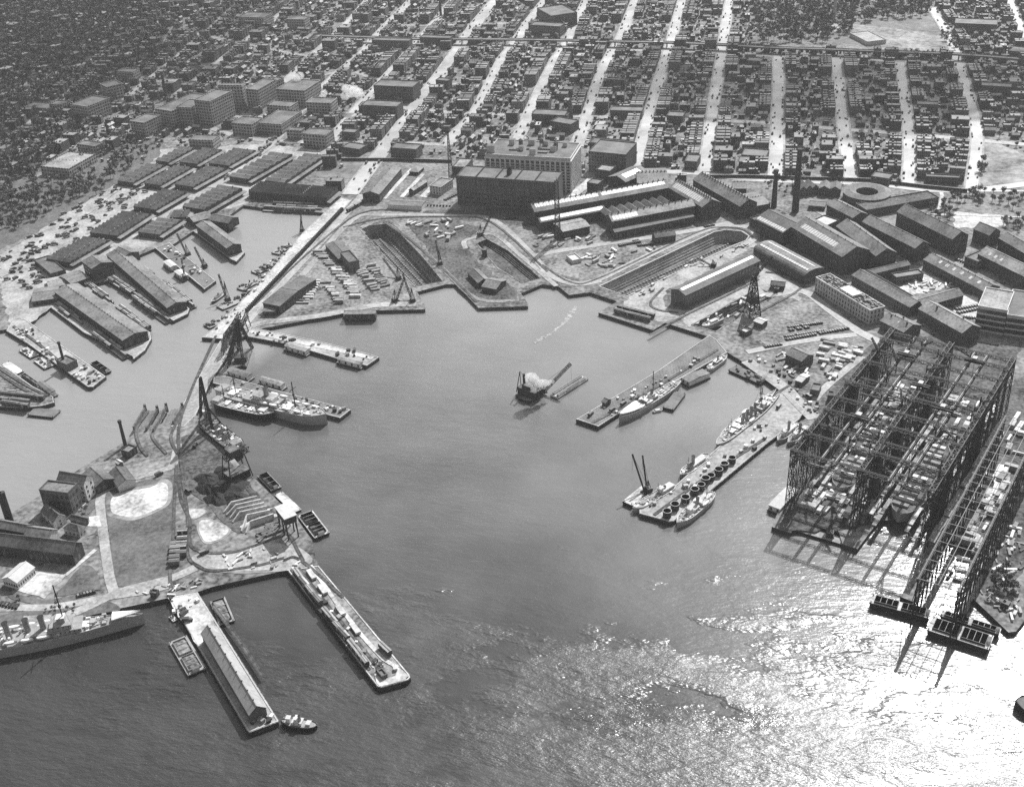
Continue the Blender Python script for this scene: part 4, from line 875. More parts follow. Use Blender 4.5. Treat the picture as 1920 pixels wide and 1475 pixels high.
# ------------------------------------------------------------------ crane ways (lattice gantries over the building slips)
def gantry(label, base_pt, u, v, Lu, Lv, nbay, lines, top, tw, tier, runways, dark='steel'):
    t = thing('crane_ways', label, 'crane gantry', base_pt); 
    def P_(a, b, z): return u * a + v * b + Vector((0, 0, z))
    for a_ in lines:                                     # one column tower per bay and line
        tm = {}
        for i in range(nbay + 1):
            m_ = MB(); c0 = P_(a_, Lv * i / nbay, 0); wv = tw
            C4 = [(1, 1), (-1, 1), (-1, -1), (1, -1)]; ns = 5
            for s in range(ns):
                za, zb_ = top * s / ns, top * (s + 1) / ns; k0 = 1.25 - .35 * s / ns; k1 = 1.25 - .35 * (s + 1) / ns
                for j in range(4):
                    j2 = (j + 1) % 4
                    p = lambda c, k, z: c0 + u * (c[0] * wv * k * .55) + v * (c[1] * wv * k) + Vector((0, 0, z))
                    m_.bar(p(C4[j], k0, za), p(C4[j], k1, zb_), .5); m_.bar(p(C4[j], k0, za), p(C4[j2], k1, zb_), .24); m_.bar(p(C4[j2], k0, za), p(C4[j], k1, zb_), .24); m_.bar(p(C4[j], k1, zb_), p(C4[j2], k1, zb_), .4)
            m_.build('column', [dark], t)
        m_ = MB(); m_.truss(P_(a_, -3, top), P_(a_, Lv + 3, top), 3.4, .55, nbay * 5, h=4.0); m_.truss(P_(a_, -3, top - 9), P_(a_, Lv + 3, top - 9), 1.6, .4, nbay * 4, h=2); m_.build('long_girder', [dark], t)
    for i in range(nbay + 1):
        m_ = MB(); y = Lv * i / nbay + (i % 3 - 1) * 1.6; zc = top + (1.5, 3.6, -.6, 2.6)[i % 4]; m_.truss(P_(lines[0] - 2, y, zc), P_(lines[-1] + 2, y, zc), 1.6, .3, int((lines[-1] - lines[0]) / 3.2), h=2.4); m_.build('cross_girder', [dark], t)
    for a_ in runways:
        m_ = MB()
        for d in (-4.5, 4.5):
            m_.truss(P_(a_ + d, -2, top - 1.5), P_(a_ + d, Lv + 2, top - 1.5), 1.5, .42, nbay * 6, h=2.4)
            m_.bar(P_(a_ + d, -2, top + .2), P_(a_ + d, Lv + 2, top + .2), .5, 1)
        m_.build('runway', [dark, 'lightsteel'], t)
    return t
TOP = 44
F0 = W('h', 330, 1060, TOP + 3); Bk = W('h', 1000, 232, TOP + 3); FR = W('h', 1345, 1235, TOP + 3)
vv = (Bk - F0); LV = vv.length; vv.normalize(); uu = Vector((vv.y, -vv.x, 0)); LU = (FR - F0).dot(uu); F0.z = 3
LU = abs(LU)
gantry('great dark lattice crane ways over the building slips', F0, uu, vv, LU, LV, 10, [0, LU * .5, LU], TOP, 2.9, 0, [LU * .25, LU * .75])
def GW(a, b, z=0.0): return F0 + uu * a + vv * b + Vector((0, 0, z))
random.seed(31)
for i in range(8):
    a_ = (.02, .5, .98, .5, .02, .98, .5, .02)[i]; b_ = (.55, .18, .2, .78, .8, .62, .42, .3)[i]; c = GW(LU * a_, LV * b_); t = thing('lift_tower', 'dark boxed lift tower rising through the lattice crane ways', 'lift tower', c, math.atan2(vv.y, vv.x), 'boxed lift towers in the crane ways'); a = MB(); hh = TOP - ru(0, 12); a.box(-3.2, 3.2, -2.6, 2.6, 0, hh, 0, 1); a.build('shaft', ['brickstack', 'tar'], t); a = MB(); a.box(-3.6, 3.6, -3, 3, hh + .02, hh + 1.2); a.build('cap', ['steel'], t)
for i in range(26):
    a_ = random.choice((.04, .22, .3, .46, .54, .7, .8, .96)); b_ = ru(.03, .95); z_ = TOP + 4; p = GW(LU * a_, LV * b_, z_ - 3); t = thing('jib_hoist', 'slim jib boom poking above the lattice crane ways', 'hoist', p, ru(0, 6.28), 'slim jib booms on the crane ways'); a = MB(); a.bar((0, 0, -8), (0, 0, 5), .7); a.build('post', ['steel'], t); a = MB(); L_ = ru(8, 16); a.truss((0, 0, 1), (L_, 0, ru(2, 10)), 1.0, .3, 6); a.build('jib', ['steel'], t)
for i in range(7):
    a0_, a1_ = random.choice(((0, .5), (.5, 1))); b_ = ru(.05, .95); z_ = ru(18, 34); p, q = GW(LU * a0_, LV * b_, z_), GW(LU * a1_, LV * b_, z_); c = (p + q) / 2; t = thing('walkway_bridge', 'lower lattice walkway crossing between tower rows', 'walkway', c, 0, 'lower walkways in the crane ways'); a = MB(); a.truss(p - c, q - c, 1.6, .3, 12, h=2); a.build('girder', ['steel'], t); a = MB(); ribbon(a, [p - c, q - c], 1.4, .9 + 0 * z_, h=.15); a.build('planking', ['timber'], t)
# travelling cranes on the runways
for i, (a_, b_) in enumerate(((.25, .3), (.25, .82), (.75, .5), (.75, .9), (.5, .62))):
    c = GW(LU * a_, LV * b_, TOP + 2.2); t = thing('travelling_crane', ('travelling crane nearest the open end of the crane ways', 'travelling crane far up the nearer runway', 'travelling crane halfway along the farther runway', 'travelling crane by the head of the farther runway', 'travelling crane on the middle girder line')[i], 'crane', c, math.atan2(uu.y, uu.x))
    m_ = MB(); m_.box(-6.5, 6.5, -1.6, -.9, 0, 1.6); m_.box(-6.5, 6.5, .9, 1.6, 0, 1.6); m_.build('bridge', ['steel'], t); m_ = MB(); m_.box(-1.6, 1.6, -2, 2, 1.65, 3.8, 0, 1); m_.build('trolley', ['lightsteel', 'paleroof'], t)
    m_ = MB(); m_.bar((0, 0, 0), (0, 0, -14), .22); m_.build('hoist_cable', ['steel'], t)
# second, open grid structure at the right
T2 = 36
a0 = W('p', 885, 893, T2 + 3); b0 = W('h', 1900, 610, T2 + 3); c0 = W('p', 1205, 950, T2 + 3)
v2 = (b0 - a0); v2.normalize(); u2 = Vector((v2.y, -v2.x, 0)); L2 = (c0 - a0).dot(u2); LV2 = LV * 1.05; a0.z = 3
t = thing('crane_ways', 'open roofed crane ways of thin pale grid bars at the right edge', 'crane gantry', a0)
def P2_(a, b, z): return u2 * a + v2 * b + Vector((0, 0, z))
nb = 20
for a_ in (0, L2):
    for i in range(0, nb + 1, 1):
        m_ = MB(); y = LV2 * i / nb
        for d in (-1.1, 1.1): m_.bar(P2_(a_, y + d, 0), P2_(a_, y + d * .7, T2), .55)
        for s in range(6): m_.bar(P2_(a_, y + 1.1, T2 * s / 6), P2_(a_, y - 1.0, T2 * (s + 1) / 6), .25)
        m_.bar(P2_(a_ + (4 if a_ else -4), y, 0), P2_(a_, y, T2 * .8), .4); m_.build('column', ['steel'], t)
    for z in (T2 * .45, T2 * .75, T2 - 1): m_ = MB(); m_.truss(P2_(a_, -1, z), P2_(a_, LV2, z), 1.2, .35, nb * 2, h=2); m_.build('long_girder', ['steel'], t)
for i in range(nb + 1): m_ = MB(); y = LV2 * i / nb; m_.bar(P2_(-1, y, T2), P2_(L2 + 1, y, T2), .38); m_.build('cross_beam', ['midsteel'], t)
for k in range(5): m_ = MB(); a_ = L2 * k / 4; m_.bar(P2_(a_, -1, T2 + .5), P2_(a_, LV2, T2 + .5), .38); m_.build('roof_purlin', ['midsteel'], t)

# things on the slips under the gantries
def hull_mesh(L, B, D, deckz=None, bow=.28, stern=.12, sheer=.0, n=18, flat_stern=False, z0=-1.0, inner=False):
    """returns (side faces, deck faces) MBs; x forward, waterline at z=0"""
    hs = MB(); dk = MB(); rb = MB(); S = []
    for i in range(n + 1):
        s = i / n; x = (s - .5) * L
        w = 1.0
        if s > 1 - bow: q = (s - (1 - bow)) / bow; w = (1 - q ** 2.1)
        if s < stern: q = 1 - s / stern; w = math.sqrt(max(0, 1 - q ** 2 * (.55 if flat_stern else .98)))
        w = max(w, .02); zt = D + sheer * D * (max(0, (s - .5) * 2) ** 2 + .4 * max(0, (.5 - s) * 2) ** 2)
        S.append((x, w * B / 2, zt, max(.02, (w ** 1.25) * B / 2 * .92)))
    for i in range(n):
        (xa, wa, za, ka), (xb, wb, zb_, kb) = S[i], S[i + 1]
        for sg in (-1, 1):
            f = [(xa, sg * ka, z0), (xb, sg * kb, z0), (xb, sg * wb, zb_), (xa, sg * wa, za)]
            hs.face(f if sg < 0 else f[::-1], 0)
            g = [(xa, sg * wa, za), (xb, sg * wb, zb_), (xb, sg * (max(0, wb - .25)), zb_ + .01), (xa, sg * max(0, wa - .25), za + .01)]
            rb.face([(xa, sg*wa, za - .05), (xb, sg*wb, zb_ - .05), (xb, sg*wb, zb_ + .5), (xa, sg*wa, za + .5)]); rb.face([(xa, sg*wa, za + .5), (xb, sg*wb, zb_ + .5), (xb, sg*max(0, wb-.3), zb_ + .5), (xa, sg*max(0, wa-.3), za + .5)])
        dk.face([(xa, -wa + .01, za - .05), (xb, -wb + .01, zb_ - .05), (xb, wb - .01, zb_ - .05), (xa, wa - .01, za - .05)], 0)
    xa, wa, za, ka = S[0]; hs.face([(xa, -ka, z0), (xa, ka, z0), (xa, wa, za), (xa, -wa, za)])
    return hs, dk, rb, S
def ship(label, stern, bow, B, D, feats, hull='hullgrey', rail='white', deck='deck', sheer=.35, name='ship', cat='ship', z=2.0, bowf=.28, sternf=.12, flat=False, base=0.0, group=None):
    s = G(*stern, z); b = G(*bow, z); d = b - s; L = d.length; c = (s + b) / 2; c.z = base
    t = thing(name, label, cat, c, math.atan2(d.y, d.x), group)
    hs, dk, rb, S = hull_mesh(L, B, D, bow=bowf, stern=sternf, sheer=sheer, flat_stern=flat)
    hs.build('hull', [hull], t); dk.build('deck', [deck], t); rb.build('bulwark', [rail], t)
    def zt(fx):
        s_ = fx + .5; return D + sheer * D * (max(0, (s_ - .5) * 2) ** 2 + .4 * max(0, (.5 - s_) * 2) ** 2)
    for f in feats:
        k = f[0]
        if k == 'house':      # x0,x1,w,h,[mat],[top],[z extra]
            _, x0, x1, w, h_, *r = f; mt = r[0] if r else 'white'; tp = r[1] if len(r) > 1 else 'paleroof'; ze = r[2] if len(r) > 2 else 0
            a = MB(); z_ = zt((x0 + x1) / 2) + ze - .2; a.box(x0 * L, x1 * L, -w * B / 2, w * B / 2, z_, z_ + h_, 0, 1); a.box(x0 * L - .3, x1 * L + .3, -w * B / 2 - .3, w * B / 2 + .3, z_ + h_, z_ + h_ + .2, 1)
            o = a.build('deckhouse', [mt, tp], t)
            n_ = int((x1 - x0) * L / 2.5)
            if n_ > 1 and h_ > 1.8:
                a = MB()
                for i in range(n_):
                    for sg in (-1, 1): x = x0 * L + (i + .5) * (x1 - x0) * L / n_; yy = sg * (w * B / 2 + .02); a.box(x - .35, x + .35, min(yy, yy - .04 * sg), max(yy, yy + .04 * sg), z_ + h_ * .5, z_ + h_ * .8)
                a.build('portholes', ['winglass'], o)
        elif k == 'funnel':
            _, x, r_, h_, *q = f; mt = q[0] if q else 'funnelgrey'; ze = q[1] if len(q) > 1 else 0; y = q[2] if len(q) > 2 else 0
            a = MB(); z_ = zt(x) + ze - .2; a.cyl(x * L, y, z_, z_ + h_, r_, r_ * .92, 12, 0, True, 1); a.cyl(x * L, y, z_ + h_ - 1, z_ + h_ + .1, r_ * 1.06, r_ * 1.06, 12, 0, True, 1); a.build('funnel', [mt, 'coal'], t)
        elif k == 'mast':
            _, x, h_, *q = f; z_ = zt(x) - .2; a = MB(); th = q[0] if q else .35; a.bar((x * L, 0, z_), (x * L, 0, z_ + h_), th); a.bar((x * L, -B * .25, z_ + h_ * .72), (x * L, B * .25, z_ + h_ * .72), th * .6); a.cyl(x * L, 0, z_ + h_ * .5, z_ + h_ * .54, 1.0, 1.0, 8)
            for dx in (-1, 1):
                for dy in (-.4, .4): a.bar((x * L, 0, z_ + h_ * .85), (x * L + dx * h_ * .2, dy * B, z_), .1)
            a.build('mast', ['steel' if th > .3 else 'lightsteel'], t)
        elif k == 'boom':
            _, x, dx, h_ = f; z_ = zt(x); a = MB(); a.bar((x * L, 0, z_), (x * L + dx, 0, z_ + h_), .3); a.build('cargo_boom', ['lightsteel'], t)
        elif k == 'boats':
            _, x0, n_, w, ze = f
            for i in range(n_):
                for sg in (-1, 1):
                    hb, db, r2, _s = hull_mesh(7.5, 2.2, 1.0, bow=.4, stern=.4, n=8, z0=-.4); hb.v += db.v; k0 = len(hb.v) - len(db.v); hb.f += [tuple(q + k0 for q in ff) for ff in db.f]; hb.mi += db.mi; hb.uv += db.uv
                    o = hb.build('lifeboat', ['white'], t); o.location = ((x0 + i * 9.2 / L) * L, sg * w * B / 2, zt(x0) + ze)
        elif k == 'hatch':
            _, x0, x1, w, *q = f; a = MB(); z_ = zt((x0 + x1) / 2) - .1; a.box(x0 * L, x1 * L, -w * B / 2, w * B / 2, z_, z_ + 1.1, 0, 1); a.build('hatch', ['hullgrey', q[0] if q else 'timber'], t)
        elif k == 'gun':
            _, x, w, ang, *q = f; z_ = zt(x) - .2 + (q[0] if q else 0); a = MB(); a.cyl(x * L, 0, z_, z_ + w * .55, w * .55, w * .5, 10); dx, dy = math.cos(ang), math.sin(ang)
            for o_ in (-.18, .18): a.bar((x * L - dy * o_ * w + dx * w * .4, dx * o_ * w + dy * w * .4, z_ + w * .35), (x * L + dx * w * 2.0 - dy * o_ * w, dy * w * 2.0 + dx * o_ * w, z_ + w * .45), w * .09)
            a.build('gun_turret', ['hullgrey'], t)
        elif k == 'awning':
            _, x0, x1, h_ = f; a = MB(); n_ = 8; pr = None
            for i in range(n_ + 1):
                fx = x0 + (x1 - x0) * i / n_; j = min(len(S) - 1, max(0, int(round((fx + .5) * (len(S) - 1))))); s_ = (fx + .5) * (len(S) - 1); j0 = int(min(len(S) - 2, max(0, math.floor(s_)))); fr = s_ - j0
                w = (S[j0][1] * (1 - fr) + S[j0 + 1][1] * fr) * .97; z_ = zt(fx) + h_; cur = (fx * L, w, z_)
                if pr:
                    for sg in (-1, 1):
                        q = [(pr[0], sg * pr[1], pr[2]), (cur[0], sg * cur[1], cur[2]), (cur[0], 0, cur[2] + .8), (pr[0], 0, pr[2] + .8)]; a.face(q if sg > 0 else q[::-1])
                        a.face([(pr[0], sg * pr[1], pr[2]), (cur[0], sg * cur[1], cur[2]), (cur[0], sg * cur[1], cur[2] - .7), (pr[0], sg * pr[1], pr[2] - .7)])
                pr = cur
            a.build('awning', ['white'], t)
        elif k == 'clutter':
            _, n_, x0, x1, h_ = f[:5]; a = MB()
            for i in range(n_):
                x = ru(x0, x1) * L; jj = int(min(len(S) - 1, (x / L + .5) * (len(S) - 1))); w = S[jj][1] * .8; y = ru(-w, w); sx, sy = ru(.3, 1.4), ru(.3, 1.2); z_ = zt(x / L) - .1; a.box(x - sx, x + sx, y - sy, y + sy, z_, z_ + ru(.4, h_), 1 if rnd() < .45 else 0)
            a.build('deck_fittings', ['hullgrey', 'white'], t)
        elif k == 'vents':
            _, n_, x0, x1, h_ = f; a = MB()
            for i in range(n_):
                x = (x0 + (x1 - x0) * (i + .5) / n_) * L; y = (-1) ** i * B * .18; z_ = zt(x / L) - .1; a.cyl(x, y, z_, z_ + h_, .5, .5, 7); a.cyl(x, y, z_ + h_, z_ + h_ + 1.0, .9, .8, 7)
            a.build('ventilators', ['white'], t)
    return t
def barge(label, A, B, C, h=1.6, kind='hold', nh=2, hull='hullblack', deck='deck', fill='coal', name='barge', z=1.6, group=None, house=True, cat='barge', nb=2):
    A, B, C = (G(*p, z) for p in (A, B, C)); o, rot, L, Wd = frame(A, B, C); t = thing(name, label, cat, (o.x, o.y, 0), rot, group)
    a = MB(); x0, x1, y0, y1 = -L/2, L/2, -Wd/2, Wd/2; e = L * .035
    lo = [(x0+e, y0+.2), (x1-e, y0+.2), (x1-e, y1-.2), (x0+e, y1-.2)]; hi = [(x0, y0), (x1, y0), (x1, y1), (x0, y1)]
    for i in range(4):
        j = (i + 1) % 4; a.face([(*lo[i], -.6), (*lo[j], -.6), (*hi[j], h), (*hi[i], h)])
    a.box(x0 - .15, x1 + .15, y0 - .15, y0, h - .5, h - .1); a.box(x0 - .15, x1 + .15, y1, y1 + .15, h - .5, h - .1); a.build('hull', [hull], t)
    holds = []
    if kind == 'hold':
        m = min(2.2, Wd * .13); ex = L * .07; gap = 2.0
        d = (L - 2 * ex - gap * (nh - 1)) / nh; dm = MB(); dm.box(x0, x1, y0, y0 + m, h - .3, h); dm.box(x0, x1, y1 - m, y1, h - .3, h); dm.box(x0, x0 + ex, y0 + m, y1 - m, h - .3, h); dm.box(x1 - ex, x1, y0 + m, y1 - m, h - .3, h)
        for i in range(nh):
            xa = x0 + ex + i * (d + gap); holds.append((xa, xa + d))
            if i < nh - 1: dm.box(xa + d, xa + d + gap, y0 + m, y1 - m, h - .3, h)
        dm.build('deck', [deck], t)
        for xa, xb in holds:
            cg = MB(); hh = 1.3; ya, yb = y0 + m, y1 - m
            cg.box(xa, xb, ya, ya + .25, h - .3, h + hh); cg.box(xa, xb, yb - .25, yb, h - .3, h + hh); cg.box(xa, xa + .25, ya + .25, yb - .25, h - .3, h + hh); cg.box(xb - .25, xb, ya + .25, yb - .25, h - .3, h + hh); cg.build('coaming', [hull if hull != 'white' else 'timber'], t)
            f = MB(); n_ = 6; zz_ = lambda i, j: (-.2 if fill == 'coal' else h + .3) + (0 if i in (0, n_) or j in (0, 4) else ru(.2, 1.1)); H_ = [[zz_(i, j) for j in range(5)] for i in range(n_ + 1)]
            for i in range(n_):
                for j in range(4):
                    X = lambda q: xa + .26 + (xb - xa - .52) * q / n_; Y = lambda q: ya + .26 + (yb - ya - .52) * q / 4
                    f.face([(X(i), Y(j), H_[i][j]), (X(i+1), Y(j), H_[i+1][j]), (X(i+1), Y(j+1), H_[i+1][j+1]), (X(i), Y(j+1), H_[i][j+1])])
            f.build('cargo', [fill], t)
            for i in range(1, nb + 1): q = MB(); x = xa + (xb - xa) * i / (nb + 1); q.bar((x, ya, h + hh - .2), (x, yb, h + hh - .2), .3); q.build('cross_beam', ['timber'], t)
    else:
        dm = MB(); dm.box(x0, x1, y0, y1, h - .3, h); dm.build('deck', [deck], t)
        if kind == 'house':
            q = MB(); q.box(x0 + L*.06, x1 - L*.06, y0 + 1, y1 - 1, h, h + 3.6, 0, -1); q.build('cabin', ['palewall'], t); r = MB(); yy = Wd/2 - .6
            for s in (-1, 1): r.face([(x0 + L*.04, s*yy, h + 3.6), (x1 - L*.04, s*yy, h + 3.6), (x1 - L*.04, 0, h + 4.4), (x0 + L*.04, 0, h + 4.4)][::s]); 
            for x in (x0 + L*.04, x1 - L*.04): r.face([(x, -yy, h+3.5), (x, yy, h+3.5), (x, yy, h+3.6), (x, 0, h+4.4), (x, -yy, h+3.6)])
            r.build('roof', [fill], t); n_ = max(2, int(L / 6))
            for i in range(n_): inst('door', win_mesh(1.6, 2.2), (x0 + L * (i + .5) / n_, y0 + .96, h + .2), 0, t)
        if kind == 'scrap':
            q = MB()
            for i in range(int(L * Wd / 14)):
                x = ru(x0 + 1, x1 - 1); y = ru(y0 + 1, y1 - 1); s = ru(.4, 1.6); q.box(x - s, x + s, y - s * .6, y + s * .6, h, h + ru(.4, 2.2))
            q.build('cargo', ['scrap'], t)
        if kind == 'rail':
            for yy in (-Wd*.28, Wd*.28):
                x = x0 + 1
                while x < x1 - 11:
                    if rnd() < .88: inst('freight_wagon', BOXCAR, (x + 5.5, yy, h + .15), 0, t)
                    x += 12.2
            q = MB(); q.box(x0, x1, -.9, .9, h, h + 3.3, 0, 1); q.build('platform_roof', ['brickplain', 'lightroof'], t)
    if house and kind in ('hold', 'scrap'): q = MB(); q.box(x1 - L*.065, x1 - L*.01, -Wd*.18, Wd*.18, h, h + 2.2, 0, 1); q.build('cabin', ['palewall', 'tar'], t)
    for x in (x0 + .8, x1 - .8):
        for y in (y0 + .8, y1 - .8): q = MB(); q.cyl(x, y, h, h + .8, .25, .3, 6); q.build('bollard', ['steel'], t)
    return t
def boxcar_mesh(m1, m2, name='boxcar'):
    a = MB(); a.box(-5.4, 5.4, -1.45, 1.45, .9, 3.9, 0, -1)
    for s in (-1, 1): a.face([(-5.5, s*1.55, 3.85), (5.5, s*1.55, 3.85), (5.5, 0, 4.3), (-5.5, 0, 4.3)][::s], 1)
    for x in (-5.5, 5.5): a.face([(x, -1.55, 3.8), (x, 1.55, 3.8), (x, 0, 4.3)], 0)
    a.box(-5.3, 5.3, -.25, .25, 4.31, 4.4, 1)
    for x in (-3.8, 3.8): a.box(x - 1.2, x + 1.2, -1.1, 1.1, .1, .9, 0)
    a.box(-.9, .9, -1.52, -1.46, 1.0, 3.5, 1); return a.mesh(name, [m1, m2])
BOXCAR = boxcar_mesh('boxcar', 'boxroof')

# slip contents: hull plating on the stocks, staging, timber stacks
slip = [('cruiser hull in frame on the left slip, half hidden by the gantry', .25, .16, .62, 21, 5, 'scrap'), ('long pale hull framework on the farther slip', .75, .10, .62, 22, 7, 'lightsteel')]
for lb, a_, b0_, b1_, B_w, Dh, mt in slip:
    s = GW(LU * a_, LV * b0_); b = GW(LU * a_, LV * b1_); c = (s + b) / 2; d = b - s; t = thing('hull_under_construction', lb, 'unfinished ship', (c.x, c.y, 3.1), math.atan2(d.y, d.x)); L = d.length
    hs, dk, rb, S = hull_mesh(L, B_w, Dh, sheer=.2, z0=.5, n=24, bow=.3, stern=.3); hs.build('hull', ['lightsteel'], t); dk.build('deck', ['scrap'], t); rb.build('shell_plating', ['pale'], t)
    for i in range(12):
        q = MB(); x = (-.4 + .8 * i / 11) * L; q.box(x - 1.6, x + 1.6, -ru(3, 8), ru(3, 8), Dh, Dh + ru(.6, 3.2)); q.build('deck_section', ['white' if i % 2 else 'timber'], t)
    for s_ in (-1, 1):
        q = MB(); y = s_ * (B_w / 2 + 3)
        for i in range(int(L / 7)): x = -L/2 + i * 7; q.bar((x, y, 0), (x, y, Dh + 4), .4); q.bar((x, y, Dh + 2), (x + 7, y, Dh + 2), .3); q.bar((x, y, Dh - 1), (x + 7, y, Dh - 1), .3)
        q.build('staging', ['timber'], t)
for a_, w_, b0_, b1_, mt in ((.08,1.6,.05,.9,'timber'),(.14,1.2,.1,.7,'pale'),(.36,1.4,.08,.9,'pale'),(.42,2.0,.0,.95,'scrap'),(.58,1.6,.05,.9,'pale'),(.64,1.2,.0,.8,'timber'),(.86,1.6,.02,.9,'pale'),(.93,1.2,.0,.95,'pale'),(1.05,2.2,.0,.9,'timber'),(1.1,1.2,.1,.8,'pale')):
    p, q = GW(LU * a_, LV * b0_, 3.15), GW(LU * a_, LV * b1_, 3.15); c = (p + q) / 2; 
    t = thing('slipway_platform', 'long %s working platform lying under the lattice crane ways' % dict(pale='pale', timber='weathered timber', scrap='dark littered')[mt], 'platform', c, math.atan2(vv.y, vv.x), 'working platforms under the crane ways: %s' % mt); L = (q - p).length; x = -L/2
    a = MB(); b = MB()
    while x < L/2:
        l_ = ru(5, 16); z_ = ru(1.2, 5)
        a.box(x, min(L/2, x + l_), -w_ + ru(-.4, .4), w_ + ru(-.4, .4), z_, z_ + .4)
        for sy in (-w_, w_): b.bar((x, sy, 0), (x, sy, z_), .3)
        x += l_
    a.build('planking', [mt], t); b.build('posts', ['steel'], t)
random.seed(77)
def stack_mesh(kind):
    a = MB(); L = ru(6, 12); w = ru(2, 3.5); n_ = random.randint(2, 4)
    for i in range(n_):
        k = ru(-.3, .3); a.box(-L/2 + k, L/2 + k, -w/2, w/2, .3 + i * .8, .95 + i * .8)
    a.box(-L/2 + 1, -L/2 + 1.4, -w/2 - .1, w/2 + .1, 0, .3); a.box(L/2 - 1.4, L/2 - 1, -w/2 - .1, w/2 + .1, 0, .3)
    return a.mesh('timber_stack', [kind])
STK = [stack_mesh(k) for k in ('timber', 'timber', 'pale', 'white', 'scrap', 'lightsteel')]
ang0 = math.atan2(vv.y, vv.x)
random.seed(21)
NST = 0
def scatter(n, region, label, group, meshes, name='timber_stack', cat='stack', ang=ang0, jit=.25, sc=(.7, 1.4), z=3.12):
    """n stacks at random places inside a world polygon"""
    xs = [p.x for p in region]; ys = [p.y for p in region]; k = 0; tries = 0
    while k < n and tries < n * 30:
        tries += 1; x, y = ru(min(xs), max(xs)), ru(min(ys), max(ys)); ins = False
        for i in range(len(region)):
            a, b = region[i], region[i - 1]
            if (a.y > y) != (b.y > y) and x < (b.x - a.x) * (y - a.y) / (b.y - a.y) + a.x: ins = not ins
        if not ins: continue
        s = ru(*sc); o = inst(name, random.choice(meshes), (x, y, z), ang + random.choice((0, 0, 0, math.pi/2)) * (jit > 0) + ru(-jit, jit), None, (s, s, s)); tag(o, label, cat, group); k += 1
gpoly = lambda a0_, a1_, b0_, b1_: [GW(a0_ * LU, b0_ * LV), GW(a1_ * LU, b0_ * LV), GW(a1_ * LU, b1_ * LV), GW(a0_ * LU, b1_ * LV)]
scatter(64, gpoly(.05, .45, .6, 1.0), 'pile of timber and plates on the ground under the far end of the nearer runway', 'piles under the far end of the nearer crane runway', STK, jit=.08, name='plate_pile')
scatter(44, gpoly(.55, .95, .62, 1.0), 'pale pile of plates on the ground under the far end of the farther runway', 'piles under the far end of the farther crane runway', [STK[2], STK[3], STK[5]], jit=.08, name='plate_pile')
scatter(56, gpoly(.03, .45, .02, .2), 'jumbled bright pile at the open water end of the left slip', 'piles at the water end of the left slip', [STK[2], STK[3], STK[0]], jit=.15, name='plate_pile')
scatter(40, gpoly(.4, .62, .02, .6), 'dark pile between the two slips under the middle girders', 'piles between the two slips', [STK[0], STK[4], STK[5]], jit=.1, name='plate_pile')
g2 = lambda a_, b_: a0 + u2 * (a_ * L2) + v2 * (b_ * LV2)
scatter(60, [g2(.08, .3), g2(.92, .3), g2(.92, .98), g2(.08, .98)], 'pile lying beneath the thin grid roof at the right edge', 'piles beneath the thin grid roof', STK, jit=.15, name='plate_pile')
scatter(30, [GW(LU*1.1, LV*.3), GW(LU*1.35, LV*.3), GW(LU*1.35, LV), GW(LU*1.1, LV)], 'bright pile beside the thin grid crane ways', 'piles beside the thin grid crane ways', [STK[2], STK[3]], jit=.1, name='plate_pile')
random.seed(5)
def rowstack(k, pts, pitch, lb, grp, meshes, ang, sc, name='timber_stack', jit=.05, skip=.08):
    l = [W(k, *p) for p in pts]
    for i in range(len(l) - 1):
        d = l[i + 1] - l[i]; n_ = int(d.length / pitch)
        for j in range(n_):
            if rnd() > skip: s_ = ru(*sc); q = l[i] + d * (j / n_); tag(inst(name, random.choice(meshes), (q.x + ru(-.8, .8), q.y, 3.14), ang + ru(-jit, jit), None, (s_ * ru(.8, 1.3), s_, s_)), lb, 'stack', grp)
TB = [STK[0], STK[0], STK[2], STK[2], STK[1]]
rowstack('e', ((115,705),(205,800),(290,900),(330,965)), 4.6, 'pale timber stack in the long diagonal row beside the pump house', 'timber stacks in the long diagonal row', TB, .1, (.85, 1.15))
rowstack('e', ((235,800),(330,940)), 4.8, 'timber stack in the second diagonal row, right of the pump house row', 'timber stacks in the second diagonal row', TB, .1, (.8, 1.1))
rowstack('e', ((145,860),(195,930),(240,995)), 4.4, 'timber stack in the short diagonal row nearest the quay', 'timber stacks in the short diagonal row', TB, .15, (.8, 1.1))
rowstack('e', ((110,865),(75,930),(30,1000)), 4.8, 'white sheeted stack in the row by the yard path', 'white sheeted stacks by the yard path', [STK[3], STK[2]], .1, (.6, .8))
rowstack('e', ((60,880),(-10,1000)), 4.6, 'dark topped stack in the row beside the hangar', 'dark stacks beside the hangar', [STK[0], STK[4]], .1, (.6, .8))
rowstack('e', ((340,790),(440,930)), 3.6, 'dark plate rack between pump house and wide dock', 'dark plate racks by the wide dock', [STK[4], STK[5], STK[0]], .5, (.7, 1.1), jit=.2)
rowstack('e', ((400,770),(500,900)), 3.6, 'dark plate rack close to the wide dock rim', 'dark plate racks on the dock rim', [STK[4], STK[5], STK[0]], .5, (.7, 1.1), jit=.2)
scatter(26, WL('e', 600,530, 860,520, 960,560, 850,640, 680,600), 'scattered pile on the dark ground above the wide dock', 'piles above the wide dock', STK, jit=.6, sc=(.5, 1.0), name='debris_pile')
scatter(24, WL('f', 0,600, 480,590, 500,640, 300,670, 0,680), 'pale debris pile by the lattice mast', 'piles by the lattice mast', STK, jit=.6, sc=(.5, .9), name='debris_pile')
scatter(26, WL('f', 330,740, 800,660, 860,690, 500,840, 350,800), 'stack on rough ground between dock road and long dock', 'stacks between road and long dock', STK, jit=.5, sc=(.5, .9), name='debris_pile')
